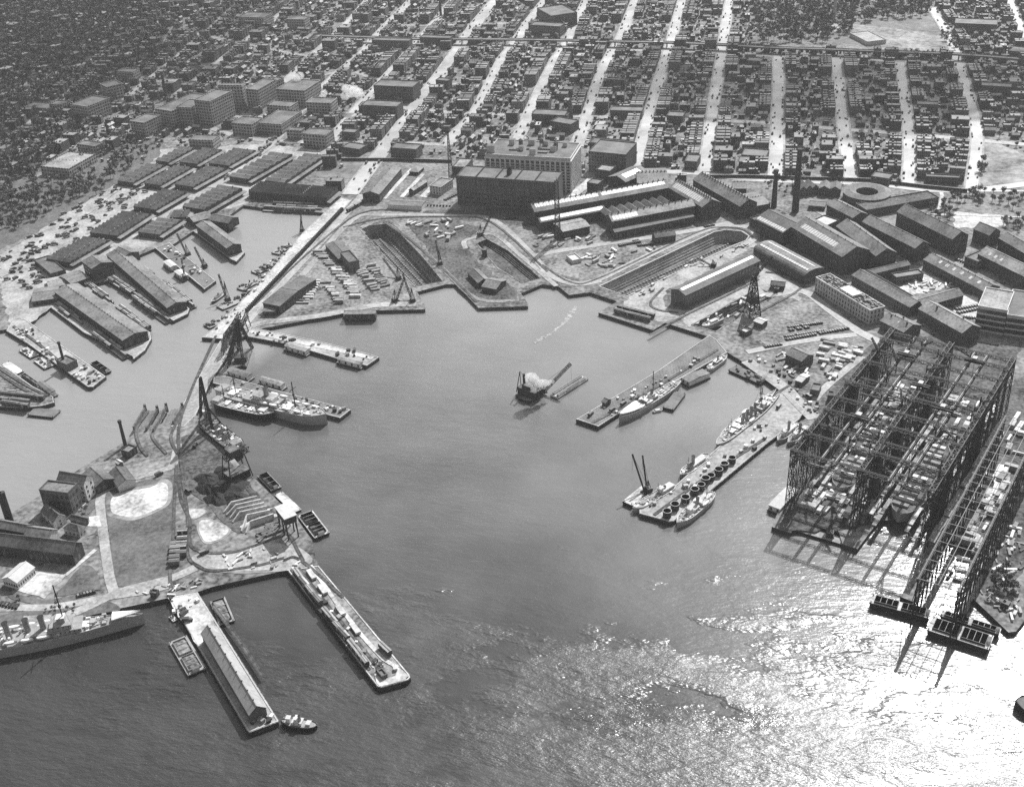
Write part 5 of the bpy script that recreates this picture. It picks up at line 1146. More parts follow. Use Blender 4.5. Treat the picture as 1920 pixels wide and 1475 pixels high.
scatter(40, WL('h', 620,560, 740,400, 900,330, 560,280, 500,400, 560,560), 'long timber stack in the wedge beside the crane ways', 'timber stacks in the wedge yard', [STK[0], STK[2]], jit=.12, ang=-.3, sc=(.6, 1.1))
scatter(24, WL('h', 180,400, 280,380, 450,520, 330,560), 'junk pile around the brick house at the junction', 'junk piles around the brick house', STK, jit=.7, sc=(.4, .8), name='debris_pile')
scatter(22, WL('f', 1150,1200, 1500,1010, 1620,1060, 1350,1190), 'pile on the floor of the small dry dock', 'piles in the small dry dock', STK, jit=.4, sc=(.4, .8), name='debris_pile')
scatter(30, WL('g', 1100,880, 1420,930, 1200,1000, 1080,960), 'rubble pile in the white courtyard', 'rubble piles in the courtyard', [STK[2], STK[4], STK[3]], jit=.7, sc=(.3, .7), name='debris_pile')
scatter(26, WL('f', 690,1000, 1100,770, 1480,650, 1530,660, 1100,830, 760,1020), 'small plate stack along the apron of the longest dry dock', 'plate stacks on the long dock apron', [STK[2], STK[5], STK[0]], jit=.2, ang=1.0, sc=(.3, .7), name='debris_pile')
scatter(22, WL('l', 880,870, 1050,760, 1080,860, 900,930), 'scrap heap beside the coal tower', 'scrap heaps beside the coal tower', [STK[4]], jit=.7, sc=(.5, .9), name='debris_pile')

scatter(36, WL('p', 1340,1000, 1560,820, 1660,900, 1660,1150, 1560,1230), 'dark debris pile on the lower right quay point', 'piles on the lower right quay point', STK, jit=.7, sc=(.25, .6), name='debris_pile')
scatter(40, WL('p', 1360,640, 1660,480, 1660,860, 1450,820), 'pile on the quay right of the thin grid crane ways', 'piles right of the thin grid crane ways', STK, jit=.5, sc=(.3, .8), name='debris_pile')
scatter(26, WL('l', 1000,960, 1330,1130, 1180,1160, 620,1190, 560,1060), 'small heap on the pale ground below the coal bins', 'small heaps below the coal bins', STK, jit=.7, sc=(.25, .55), name='debris_pile')
scatter(24, WL('m', 1200,170, 1500,140, 1560,180, 1840,120, 1880,150, 1560,290, 1220,250), 'small pile on the quay between lawn and piers', 'piles on the quay between lawn and piers', STK, jit=.7, sc=(.25, .5), name='debris_pile')
crt = []
for k_ in ('timber', 'white', 'steel', 'pale'):
    a = MB(); a.box(-.9, .9, -.7, .7, .05, 1.3); a.box(-.95, .95, -.75, .75, 1.3, 1.4); a.box(-.8, -.6, -.75, .75, 0, .05); a.box(.6, .8, -.75, .75, 0, .05); crt.append(a.mesh('crate', [k_]))
for n_, reg, lb in ((26, WL('n', 650,60, 720,60, 1300,760, 1480,820, 1540,900, 1340,950, 1240,830), 'crate on the rounded pier'),(12, WL('n', -345,275, -150,245, -110,320, -325,400), 'crate at the landward end of the bottom shed pier'),(8, WL('n', 300,1310, 500,1265, 470,1225, 330,1260), 'crate at the tip of the bottom shed pier'),
        (34, WL('o', 1020,1220, 1190,1290, 1500,1050, 1920,720, 1920,560, 1500,860), 'crate on the ring lined pier'),(26, WL('o', 545,550, 690,600, 850,520, 1250,270, 1500,110, 1440,90), 'crate on the planked pier'),(20, WL('j', 600,280, 700,275, 1700,520, 1690,580, 600,330), 'crate on the truck pier'),
        (26, WL('j', 320,710, 960,860, 1500,1000, 1430,1060, 1300,1010), 'crate on the pier beside the transport'),(24, WL('d', 1180,830, 1230,860, 1700,330, 1640,320), 'crate on the pale wharf'),(22, WL('i', 80,300, 240,400, 500,560, 480,480, 240,210), 'crate on the coal pier'),(22, WL('i', 640,670, 800,780, 930,700, 760,600), 'crate on the coal pier tip'),
        (24, WL('d', 900,370, 1150,590, 1200,560, 970,370), 'crate on the grey derrick pier'),(30, WL('h', 0,440, 260,620, 470,840, 560,760, 300,560, 100,380), 'crate on the junction quay')): scatter(n_, reg, lb + ' near its edge', lb + 's', crt, name='crate', cat='crate', jit=1.5, sc=(.7, 1.7), z=3.14)

# ------------------------------------------------------------------ ships and boats
# cruiser, bottom left
bow = Q('m', 1290, 455); st = Q('m', -1500, 935)
ship('long grey cruiser with four funnels and a white bow awning at the lower left', st, bow, 19, 6.5,
     [('house', .12, .3, .62, 3.2, 'hullgrey', 'deck'), ('house', .2, .27, .5, 3, 'hullgrey', 'deck', 3.2), ('gun', .335, 4.6, 0), ('awning', .40, .495, 3.0), ('mast', .245, 34, .6), ('house', .225, .25, .22, 4, 'hullgrey', 'white', 6),
      ('funnel', .175, 1.9, 12.5), ('funnel', .125, 1.9, 12.5), ('funnel', .06, 1.9, 12.5), ('funnel', .0, 1.9, 12.5), ('funnel', -.06, 1.9, 12.5), ('boats', .02, 4, .75, 2.2), ('vents', 10, -.1, .2, 2.6), ('clutter', 160, -.45, .38, 2.4), ('mast', -.2, 30, .5), ('house', -.3, -.12, .5, 3, 'hullgrey', 'deck'),
      ('hatch', .3, .32, .3, 'white')], rail='hullgrey', sheer=.22, bowf=.42, name='cruiser', cat='warship', z=6)
# transport
ship('large grey transport with white upper decks, lifeboats and two masts', Q('j', 305, 790), Q('j', 1305, 1040), 17, 7,
     [('house', -.2, .1, .8, 3, 'hullgrey', 'deck'), ('house', -.12, .06, .5, 3, 'white', 'lightroof', 3), ('house', -.46, -.4, .6, 2.4, 'white', 'deck'), ('hatch', -.36, -.3, .5, 'white'), ('hatch', -.28, -.22, .4), ('mast', -.31, 18, .45), ('mast', .23, 24, .6), ('hatch', .14, .2, .6, 'white'), ('hatch', .25, .3, .5),
      ('funnel', -.02, 2.2, 9, 'funnelgrey', 4), ('boats', .2, 3, .7, 1.6), ('boats', .0, 2, .85, 3.4), ('clutter', 110, -.42, .45, 1.6), ('vents', 8, -.2, .12, 3.4), ('boom', .23, 14, 7), ('boom', -.31, 12, 6), ('gun', .4, 2.4, .3)], name='transport_ship', z=9, bowf=.18, sternf=.22, rail='white')
ship('black hulled freighter with white hatch tents lying outside the transport', Q('j', 285, 905), Q('j', 835, 1035), 12, 5.5,
     [('house', -.46, -.36, .6, 2.2, 'white', 'deck'), ('hatch', -.3, -.22, .5, 'white'), ('hatch', -.1, -.02, .5, 'white'), ('hatch', .1, .18, .5, 'white'), ('house', .28, .38, .5, 2.2), ('mast', -.3, 16), ('boom', -.1, 8, 5), ('boom', .1, 8, 5), ('clutter', 40, -.4, .45, 1.2)], hull='hullblack', name='freighter', z=6, bowf=.2, sternf=.2)
ship('pale gunboat with a long white awning over its stern beside the planked pier', Q('o', 1290, 285), Q('o', 848, 555), 10, 4.5,
     [('awning', .18, .495, 2.4), ('house', -.08, .1, .55, 2.6, 'hullgrey', 'white'), ('house', -.05, .02, .4, 2.4, 'white', 'paleroof', 2.6), ('funnel', -.02, 1.3, 8), ('mast', -.04, 24, .45), ('mast', .12, 12, .3), ('boats', .08, 2, .8, 1.6), ('clutter', 60, -.42, .2, 1.5), ('hatch', -.3, -.24, .4), ('gun', -.36, 2, math.pi)], name='gunboat', cat='warship', z=4.5, bowf=.3, sternf=.4, sheer=.3)
ship('small grey patrol vessel at the inner end of the planked pier', Q('o', 1490, 200), Q('o', 1625, 100), 6, 3, [('house', -.15, .15, .6, 2.4, 'hullgrey', 'white'), ('funnel', 0, .8, 4, 'funnelgrey', 2), ('mast', .1, 9, .25), ('clutter', 20, -.4, .4, 1)], name='patrol_boat', z=3)
dest = [('house', .16, .3, .5, 2.6, 'hullgrey', 'white'), ('house', .2, .26, .4, 2.6, 'white', 'paleroof', 2.6), ('mast', .19, 20, .35), ('funnel', .1, 1.2, 5), ('funnel', .03, 1.2, 5), ('funnel', -.04, 1.2, 5), ('funnel', -.11, 1.2, 5), ('house', -.2, -.14, .5, 1.8, 'hullgrey', 'white'), ('house', -.3, -.24, .4, 2.2, 'hullgrey', 'white'), ('gun', .38, 1.6, 0), ('gun', -.4, 1.6, math.pi), ('mast', -.33, 10, .25), ('boats', -.02, 1, .8, 1.4), ('clutter', 50, -.44, .42, 1.2)]
ship('slim grey destroyer nearest the long ring lined pier', Q('o', 1552, 742), Q('h', 228, 668), 9, 4, dest, name='destroyer', cat='warship', z=4, bowf=.45, sternf=.2, sheer=.3)
ship('slim destroyer lying outside the pier side destroyer', (1352, 822), Q('h', 205, 635), 8.5, 4, dest, name='destroyer', cat='warship', z=4, bowf=.45, sternf=.2, sheer=.3)
ship('steam tug with one tall dark funnel on the far side of the ring lined pier', Q('o', 1495, 815), Q('o', 1287, 965), 8, 3, [('house', -.3, .12, .55, 2.4, 'white', 'paleroof'), ('funnel', .06, 1.3, 8, 'hullgrey', 1), ('mast', .22, 11, .25), ('house', .12, .2, .4, 4, 'hullgrey', 'tar'), ('clutter', 30, -.4, .4, 1)], name='tugboat', cat='tugboat', z=3, hull='hullgrey')
ship('narrow white decked lighter ship between derrick barge and pier', Q('o', 1245, 1030), Q('o', 948, 1205), 8, 3.2, [('house', -.44, -.15, .6, 2.4), ('house', -.2, -.12, .4, 2.4, 'white', 'paleroof', 2.4), ('mast', -.1, 10, .3), ('funnel', -.26, 1, 4), ('hatch', .02, .12, .4), ('hatch', .2, .3, .4), ('clutter', 50, -.1, .45, 1)], name='supply_ship', z=3.5, bowf=.2)
ship('white rimmed armed yacht alongside the outer corner of the ring lined pier', Q('o', 1528, 1085), Q('o', 1262, 1315), 9.5, 3.6, [('house', -.32, -.1, .5, 2.4), ('house', -.02, .1, .55, 2.4), ('house', .14, .2, .4, 4.4), ('funnel', -.05, 1.2, 6.5, 'funnelgrey', 1), ('mast', .26, 13, .3), ('mast', -.3, 11, .3), ('boats', -.15, 1, .8, 1.2), ('clutter', 40, -.4, .42, 1), ('hatch', .33, .39, .3)], name='yacht', z=3.6, bowf=.32, sternf=.25)
tug = [('house', -.25, .2, .5, 2.4, 'white', 'paleroof'), ('house', .12, .24, .4, 4.4, 'white', 'paleroof'), ('funnel', -.02, 1.1, 7, 'hullgrey', 2), ('mast', .3, 8, .22), ('clutter', 12, -.42, -.28, .8)]
ship('white rimmed tug with a dark funnel, the left of the moored pair', Q('h', 358, 862), Q('h', 212, 985), 7, 2.6, tug, name='tugboat', cat='tugboat', z=2.6, rail='white', bowf=.3, sternf=.3)
ship('white rimmed tug with a dark funnel, the right of the moored pair', Q('h', 438, 875), Q('h', 285, 1000), 7, 2.6, tug, name='tugboat', cat='tugboat', z=2.6, rail='white', bowf=.3, sternf=.3)
ship('dark tug with white deckhouse heading away from the shed pier tip', Q('n', 845, 1300), Q('n', 548, 1262), 6.5, 2.2, [('house', -.1, .16, .6, 2.2), ('house', .0, .08, .5, 4.4), ('house', .22, .32, .35, 3.6), ('house', -.32, -.22, .4, 1.6), ('funnel', -.04, .8, 6, 'hullgrey'), ('mast', .35, 6, .2)], hull='hullblack', rail='scrap', name='tugboat', cat='tugboat', z=2.2, bowf=.35, sternf=.35)
ship('small dark tug at the inner side of the long pale wharf', Q('d', 1262, 625), Q('d', 1190, 680), 5, 2, [('house', -.2, .2, .6, 2, 'white', 'tar'), ('funnel', -.05, .7, 4, 'hullgrey')], hull='hullblack', name='tugboat', cat='tugboat', z=2)
ship('dark collier unloading at the coal quay', Q('j', 190, 1075), Q('j', 545, 1370), 15, 6, [('house', -.45, -.32, .6, 3, 'hullgrey', 'tar'), ('hatch', -.25, -.15, .5, 'coal'), ('hatch', -.1, 0, .5, 'coal'), ('hatch', .05, .15, .5, 'coal'), ('house', .3, .42, .5, 3.6, 'hullgrey', 'lightroof'), ('mast', -.28, 14), ('mast', .2, 14), ('funnel', -.38, 1.6, 6, 'hullgrey', 2), ('clutter', 70, -.45, .45, 1.6), ('boom', -.1, 10, 8), ('boom', .1, 10, 8)], hull='hullblack', rail='scrap', deck='scrap', name='collier', z=6, bowf=.2, sternf=.2)
ship('white launch moored on the inner side of the causeway', Q('j', 172, 1003), Q('j', 222, 1030), 2.6, 1, [('house', -.2, .2, .6, 1)], hull='white', name='launch', cat='small boat', z=1)
ship('white boat lying in the small dry dock beside the crane', Q('f', 1540, 1050), Q('f', 1638, 1003), 6, 3, [('house', -.2, .1, .5, 2)], hull='white', rail='white', name='motor_boat', cat='small boat', z=1, base=-1.0)
ship('dark hulled boat at the mouth of the small dry dock', Q('f', 1310, 1170), Q('f', 1165, 1235), 6, 3, [('house', -.2, .1, .5, 2), ('clutter', 12, -.4, .4, 1)], hull='hullgrey', rail='white', name='motor_boat', cat='small boat', z=1, base=-1.0)
ship('small launch alongside the scow by the gunboat', Q('o', 1090, 505), Q('o', 1160, 490), 3, 1, [('house', -.2, .2, .6, 1)], hull='hullgrey', rail='white', name='launch', cat='small boat', z=1)
ship('dark end of a vessel entering at the lower right edge', Q('z', 1990, 1330), Q('z', 1903, 1316), 12, 4, [('house', -.3, .1, .5, 2.4, 'hullgrey', 'tar')], hull='hullblack', rail='hullblack', deck='tar', name='vessel', z=4, flat=True)
# barges
z1 = lambda k, *a: Q(k, *a)
def BG(lb, k, A, B, C, **kw): return barge(lb, Q(k, *A), Q(k, *B), Q(k, *C), **kw)
BG('flat open sand scow beside the bottom shed pier', 'm', (1520,692), (1692,990), (1852,918), fill='dirt', hull='timber', h=1.8)
BG('sand scow moored inside the long basin with a dark heap at one end', 'n', (-30,290), (48,485), (172,438), fill='dirt', nh=1, hull='hullblack')
BG('empty ribbed coal scow at the upper end of the coal quay', 'l', (872,345), (1000,480), (1108,455), fill='coal', nh=1)
BG('deck scow with a broad white deck and a cabin at the coal quay', 'l', (1028,515), (1200,678), (1280,650), kind='flat', deck='sandpatch', hull='hullblack')
BG('two hold coal barge with pale decks at the lower end of the coal quay', 'l', (1238,712), (1392,915), (1535,870), fill='coal', nh=2, h=2.6, deck='pale')
BG('long black hopper barge with six holds, leftmost of the three in the glare', 'p', (518,1072), (962,1190), (990,1130), nh=2, h=4.5, hull='hullblack', deck='pale', z=4.5, nb=3)
BG('black hopper barge against the ways, behind the outermost one', 'p', (1045,1170), (1490,1310), (1528,1275), nh=2, h=4.5, hull='hullblack', deck='pale', z=4.5, nb=3)
BG('outermost black hopper barge in the bright glare at the lower right', 'p', (948,1275), (1410,1425), (1480,1330), nh=2, h=4.5, hull='hullblack', deck='pale', z=4.5, nb=3)
BG('flat deck barge carrying a small crane across the left slip', 'p', (-60,530), (310,640), (330,595), kind='flat', deck='deck', h=2)
BG('white topped houseboat left of the crane ways corner', 'h', (140,1455), (230,1490), (320,1330), kind='house', fill='paleroof')
BG('pale roofed houseboat nearer the causeway along the truck pier', 'j', (915,455), (1125,515), (1185,470), kind='house', fill='lightroof')
BG('pale roofed houseboat near the tip of the truck pier', 'j', (1390,575), (1615,630), (1660,595), kind='house', fill='lightroof')
BG('grey roofed houseboat under the floating crane', 'j', (395,680), (600,745), (655,700), kind='house', fill='slate')
BG('grey roofed houseboat beside the transport pier', 'j', (680,760), (905,825), (955,785), kind='house', fill='lightroof')
BG('dark roofed houseboat with roof hatches behind the gunboat', 'o', (1290,290), (1350,325), (1490,245), kind='house', fill='slate')
BG('empty black deck scow astern of the houseboat', 'o', (1160,480), (1240,498), (1345,385), kind='flat', deck='tar', h=2.6)
BG('low black barge with scrap near the junction quay', 'o', (1632,208), (1862,310), (1910,270), kind='scrap', deck='tar', h=2.2)
BG('derrick barge with a pale deck at the outer end of the ring lined pier', 'o', (872,1160), (940,1190), (1105,1070), kind='flat', deck='pale', h=3)
BG('small scow off the bow of the cruiser', 'm', (1515,455), (1555,498), (1598,480), kind='flat', deck='paleroof', h=1)
BG('hopper scow being loaded beside the dredger', 'o', (350,385), (405,408), (650,275), nh=2, fill='dirt', deck='pale', hull='hullgrey')
BG('white decked lighter tied on the left of the derrick pier', 'd', (915,470), (960,505), (1000,485), kind='house', fill='paleroof')
BG('white decked lighter nearer the tip of the derrick pier', 'd', (975,525), (1025,560), (1065,540), kind='house', fill='paleroof')
BG('lighter with piled cargo on the inland side of the coal pier', 'i', (168,462), (275,532), (332,490), kind='scrap', deck='pale')
BG('lighter with piled cargo on the seaward side of the coal pier', 'i', (300,555), (400,630), (482,580), kind='scrap', deck='pale')
BG('empty black scow on the right of the coal pier', 'i', (812,590), (940,680), (998,650), nh=1, fill='coal', h=2.4)
BG('lighter with a white covered deck at the left edge', 'i', (10,590), (140,680), (215,650), kind='flat', deck='sandpatch')
BG('dark ribbed barge behind the white covered lighter', 'i', (180,690), (320,790), (350,760), nh=1, fill='scrap')
BG('black covered barge at the tip of the railway pier', 'i', (330,790), (455,890), (515,855), kind='house', fill='tar')
BG('flat car float lying across the tip of the railway pier', 'i', (245,1045), (480,1070), (540,1005), kind='flat', deck='tar', h=2)
for A, B, C, lb in (((1142,805),(1180,825),(1290,690),'nearest scrap lighter along the pale wharf'),((1215,700),(1255,720),(1390,575),'second scrap lighter along the pale wharf from its tip'),((1330,600),(1372,612),(1440,520),'third scrap lighter along the pale wharf'),((1410,505),(1450,520),(1500,465),'scrap lighter under the thin mast'),((1450,485),(1500,500),(1560,430),'fifth scrap lighter along the wharf'),((1525,400),(1570,410),(1640,345),'farthest scrap lighter along the pale wharf')):
    BG(lb, 'd', A, B, C, kind='scrap', h=1.6, house=False)
for A, B, C, lb in (((297,705),(445,820),(470,790),'car float inboard on the left of the widest pier shed'),((515,870),(690,1000),(742,985),'nearest car float at the outer left of the widest pier shed'),((460,580),(610,690),(633,670),'car float at the head of the basin beside the widest shed'),((650,722),(820,845),(850,828),'car float outboard right of the widest pier shed'),
                    ((605,560),(760,660),(790,640),'car float at the inner left of the narrow pier shed'),((740,665),(930,800),(980,785),'car float at the outer left of the narrow pier shed'),((700,440),(860,555),(885,545),'car float at the inner right of the narrow pier shed'),((895,580),(1075,715),(1105,700),'car float at the outer right of the narrow pier shed'),
                    ((1475,165),(1800,180),(1810,155),'car float along the head of the inner basin'),((1530,140),(1790,150),(1800,125),'car float tucked against the widest market hall')):
    BG(lb, 'd', A, B, C, kind='rail', h=1.6, house=False, name='car_float', cat='car float')
# freight cars
def cars_line(k, x0, y0, x1, y1, n_, lb, grp, ang=None, off=0):
    p, q = W(k, x0, y0), W(k, x1, y1); d = q - p; a = math.atan2(d.y, d.x) if ang is None else ang; dn = Vector((-d.y, d.x, 0)).normalized() * off
    for i in range(n_):
        c = p.lerp(q, (i + .5) / n_) + dn; tag(inst('boxcar', BOXCAR, (c.x, c.y, 3.25), a + ru(-.02, .02)), lb, 'freight car', grp)
g1 = 'boxcars along the edge of the rounded pier'
for seg in ((668,60,720,130,1),(725,140,760,180,1),(770,200,875,325,2),(915,395,990,480,2),(1005,510,1085,600,2),(1122,655,1243,810,3)): cars_line('n', *seg[:4], seg[4], 'dark boxcar standing along the basin edge of the rounded pier', g1)
cars_line('n', 1370,670,1430,730,1,'lone dark boxcar near the tip of the rounded pier','boxcar at the tip')
for i, (x, y) in enumerate(((1650,870),(1645,940),(1643,985),(1640,1010),(1640,1065),(1590,985),(1585,1020),(1582,1060),(1578,1105),(1575,1145))):
    c = W('k', x, y, 3); tag(inst('boxcar', BOXCAR, (c.x, c.y, 3.2), .25, None, (.62, 1.15, 1)), 'short boxcar in the pale roofed rows beside the big lawn', 'freight car', 'boxcars beside the big lawn')
for j, (a_, b_, n_) in enumerate((((20,870),(390,910),5),((20,920),(260,950),3),((40,955),(250,985),3),((-40,850),(150,870),2))): cars_line('i', *a_, *b_, n_, 'dark boxcar on the triangular railway pier', 'boxcars on the railway pier')
cars_line('e', 270,480,440,380,4,'boxcar on the siding by the long stable shed','boxcars by the stable shed'); cars_line('f', 570,1130,800,1190,4,'rounded tank wagon at the dock corner','tank wagons at the dock corner'); cars_line('f', 590,1105,830,1165,4,'rounded tank wagon at the dock corner','tank wagons at the dock corner')
for i, (x, y, n_) in enumerate(((800,85,1),(890,205,1),(1035,375,1),(1155,525,1))):
    c = W('n', x, y); o = inst('timber_stack', STK[2], (c.x, c.y, 3.2), ax('n', 1000,330, 1070,430).angle(Vector((1,0,0))) * -1, None, (1.3, 1, .8)); tag(o, 'pale timber baulks in the middle of the rounded pier', 'stack', 'baulks on the rounded pier')
# steel rings
rm_ = MB(); N = 18
for i in range(N):
    p, q = 6.28318 * i / N, 6.28318 * (i + 1) / N; C1, S1, C2, S2 = math.cos(p), math.sin(p), math.cos(q), math.sin(q)
    rm_.face([(3.6*C1,3.6*S1,0),(3.6*C2,3.6*S2,0),(3.6*C2,3.6*S2,5),(3.6*C1,3.6*S1,5)]); rm_.face([(3.3*C2,3.3*S2,0),(3.3*C1,3.3*S1,0),(3.3*C1,3.3*S1,5),(3.3*C2,3.3*S2,5)]); rm_.face([(3.6*C1,3.6*S1,5),(3.6*C2,3.6*S2,5),(3.3*C2,3.3*S2,5),(3.3*C1,3.3*S1,5)], 1)
    rm_.face([(3.85*C1,3.85*S1,4.5),(3.85*C2,3.85*S2,4.5),(3.85*C2,3.85*S2,5),(3.85*C1,3.85*S1,5)]); rm_.face([(3.85*C1,3.85*S1,5.003),(3.85*C2,3.85*S2,5.003),(3.6*C2,3.6*S2,5.003),(3.6*C1,3.6*S1,5.003)], 1)
rm_ = rm_.mesh('steel_ring', ['hullblack', 'lightsteel'])
for x, y in ((1665,868),(1605,915),(1558,955),(1507,992),(1475,1025),(1432,1060),(1387,1098),(1316,1158),(1252,1205),(1200,1255)):
    c = W('o', x, y); rs_ = ru(.74, .84); tag(inst('steel_ring', rm_, (c.x + ru(-.8, .8), c.y + ru(-.8, .8), 3.1), 0, None, (rs_, rs_, ru(.8, 1))), 'open topped dark steel ring standing on the long pale pier', 'steel ring', 'steel rings along the pier')

# ------------------------------------------------------------------ cranes
def derrick(label, k, bx, by, z, mast_h, boom, az, el, cat='crane', house=True, name='derrick_crane', w=1.2, hz=3):
    b = W(k, bx, by, z); t = thing(name, label, cat, b, az)
    a = MB(); a.box(-3, 3, -2.6, 2.6, 0, .8); 
    a.build('turntable', ['steel'], t)
    if house: a = MB(); a.box(-3.2, 1.2, -2, 2, .8, .8 + hz, 0, 1); a.build('machinery_house', ['brickstack', 'tar'], t)
    a = MB(); a.bar((1.4, -1.5, .8), (0, 0, mast_h), .4); a.bar((1.4, 1.5, .8), (0, 0, mast_h), .4); a.bar((-3, -1.8, .8), (0, 0, mast_h), .35); a.bar((-3, 1.8, .8), (0, 0, mast_h), .35); a.build('mast', ['steel'], t)
    e = (1.6 + boom * math.cos(el), 0, 1 + boom * math.sin(el)); a = MB(); a.truss((1.6, 0, 1), e, w, .28, int(boom / 2.5)); a.build('jib', ['steel'], t)
    a = MB(); a.bar((0, 0, mast_h), e, .14); a.bar(e, (e[0], 0, max(1, e[2] - boom * .5)), .12); a.build('rigging', ['steel'], t); return t
derrick('derrick on the tip of the quay left of the wide dock', 'e', 545, 975, 3, 12, 22, 1.0, 1.0)
derrick('crane with a white cab on the left rim of the wide dock', 'e', 560, 850, 3, 12, 26, 2.4, .5)
derrick('second lattice crane at the quay corner of the wide dock', 'e', 640, 975, 3, 14, 26, 2.2, .8)
derrick('black crane on the right rim of the wide dock', 'e', 795, 765, 3, 14, 22, 2.0, 1.0)
derrick('crane with a long raised boom on the dark ground above the docks', 'e', 1025, 605, 3, 12, 30, .9, .9)
derrick('squat crane with a box house on the spit road', 'e', 1045, 720, 3, 8, 10, 2.0, .9, hz=7)
derrick('small locomotive crane near the curve beside the small dry dock', 'f', 1680, 985, 3, 7, 14, -2.0, .7)
derrick('low crane at the roadside near the long dock', 'f', 1240, 810, 3, 7, 12, 2.9, .4)
derrick('revolving crane on the ring lined pier derrick barge', 'o', 1055, 1075, 3, 9, 24, 2.1, 1.25, w=.6)
derrick('second boom on the derrick barge leaning left', 'o', 1040, 1085, 3, 8, 27, 2.5, 1.15, house=False, w=.6)
derrick('derrick on the grey pier nearest the inner sheds', 'd', 1055, 415, 3, 12, 22, 2.6, 1.1)
derrick('floating derrick at the right side of the grey pier', 'd', 1150, 480, 1, 9, 20, 2.5, .95)
derrick('thin boomed derrick at the grey pier lighters', 'd', 1040, 545, 2, 8, 18, 2.0, 1.25)
derrick('floating derrick with a tall frame beside the small tug', 'd', 1280, 670, 1.5, 20, 24, 2.4, 1.2)
derrick('derrick at the far end of the pale wharf basin', 'd', 1700, 280, 2, 14, 18, 1.8, 1.3)
derrick('small crane standing on the flat barge at the left slip', 'p', 225, 570, 2, 10, 18, 1.5, 1.2)
derrick('crane leaning over the lower right quay point', 'p', 1520, 1100, 3, 5, 10, 2.6, .3)
# dark tower crane by the small dry dock
b = W('f', 1512, 1140); t = thing('tower_crane', 'tall dark tower crane on the road beside the small dry dock', 'crane', b, .5)
a = MB()
for s in range(6):
    za, zb_ = s * 6, s * 6 + 6; wa, wb = 5.5 - s * .7, 5.5 - (s + 1) * .7; ca = [(wa,wa),(-wa,wa),(-wa,-wa),(wa,-wa)]; cb = [(wb,wb),(-wb,wb),(-wb,-wb),(wb,-wb)]
    for j in range(4): j2 = (j+1) % 4; a.bar((*ca[j], za), (*cb[j], zb_), .8); a.bar((*ca[j], za), (*cb[j2], zb_), .45); a.bar((*ca[j2], za), (*cb[j], zb_), .45); a.bar((*cb[j], zb_), (*cb[j2], zb_), .5)
a.build('tower', ['steel'], t); a = MB(); a.box(-4, 4, -3.4, 3.4, 12, 18); a.build('machinery_house', ['brickstack'], t); a = MB(); a.truss((0, 0, 36), (16, 0, 52), 1.6, .4, 8); a.build('jib', ['steel'], t)
# dredger with steam
A, B, C = W('o', 125, 425, 2), W('o', 205, 440, 2), W('o', 310, 360, 2)
t = BG('dark dipper dredger wrapped in white steam in the open basin', 'o', (118,408), (200,440), (318,375), kind='flat', deck='scrap', name='dredger', cat='dredger', h=2)
a = MB(); a.box(-10, 8, -4, 4, 2, 8, 0, 1); a.box(-6, 2, -3, 3, 8, 11, 0, 1); a.build('machinery_house', ['brickstack', 'tar'], t)
a = MB(); a.cyl(-6, 0, 11, 19, 1, 1, 10); a.build('funnel', ['coal'], t)
a = MB(); a.bar((-12, -3, 2), (-10, 0, 20), .5); a.bar((-12, 3, 2), (-10, 0, 20), .5); a.bar((9, -3, 2), (7, 0, 14), .5); a.bar((9, 3, 2), (7, 0, 14), .5); a.bar((-10, 0, 20), (12, 0, 8), .2); a.build('a_frame', ['steel'], t)
dd = derrick('dredging arm swung out over the hopper scow', 'o', 300, 365, 2, 8, 30, .45, .75, cat='dredger arm', w=1.8)
BG('open decked tender on the left of the dredger', 'o', (100,385), (135,400), (210,345), kind='flat', deck='tar')
# floating crane beside the causeway
t = BG('black floating crane with a huge triangular frame beside the causeway', 'j', (410,625), (590,615), (655,455), kind='flat', deck='scrap', name='floating_crane', cat='floating crane', h=2.4)
c = t.location; inv = Matrix.Rotation(-t.rotation_euler[2], 4, 'Z')
def loc_(k, x, y, z): p = W(k, x, y, z) - c; return inv @ p
ap = loc_('j', 505, 190, 36); a = MB()
for p in (loc_('j', 560, 605, 2.4), loc_('j', 640, 445, 2.4), loc_('j', 430, 590, 2.4), loc_('j', 520, 460, 2.4)): a.truss(p, ap, 1.8, .45, 14)
a.truss(ap, loc_('j', 395, 340, 30), 3.0, .5, 8); a.truss(loc_('j', 395, 340, 30), loc_('j', 370, 480, 26), 2.5, .45, 5); a.build('lifting_frame', ['steel'], t)
a = MB(); q = loc_('j', 540, 560, 2.4); a.box(q.x - 5, q.x + 5, q.y - 3, q.y + 3, 2.4, 7); a.build('engine_house', ['brickstack'], t)
# coaling trestle straddling the causeway mouth
t = thing('trestle_bridge', 'dark lattice coaling trestle above the causeway mouth', 'trestle', W('j', 540, 180)); c = W('j', 540, 180)
a = MB(); p0, p1 = W('j', 410, 400, 15) - c, W('j', 560, 140, 15) - c
for off in (-3.5, 3.5): a.truss(p0 + Vector((off, 0, 0)), p1 + Vector((off, 0, 0)), 2.4, .45, 14, h=4)
a.build('girder', ['steel'], t)
for i in range(7):
    a = MB(); p = p0.lerp(p1, i / 6); 
    for sx in (-5, 5): a.bar((p.x + sx, p.y, 0), (p.x + sx * .6, p.y, 13), .6)
    a.bar((p.x - 5, p.y, 4), (p.x + 4, p.y, 11), .3); a.bar((p.x + 5, p.y, 4), (p.x - 4, p.y, 11), .3); a.build('trestle_leg', ['steel'], t)
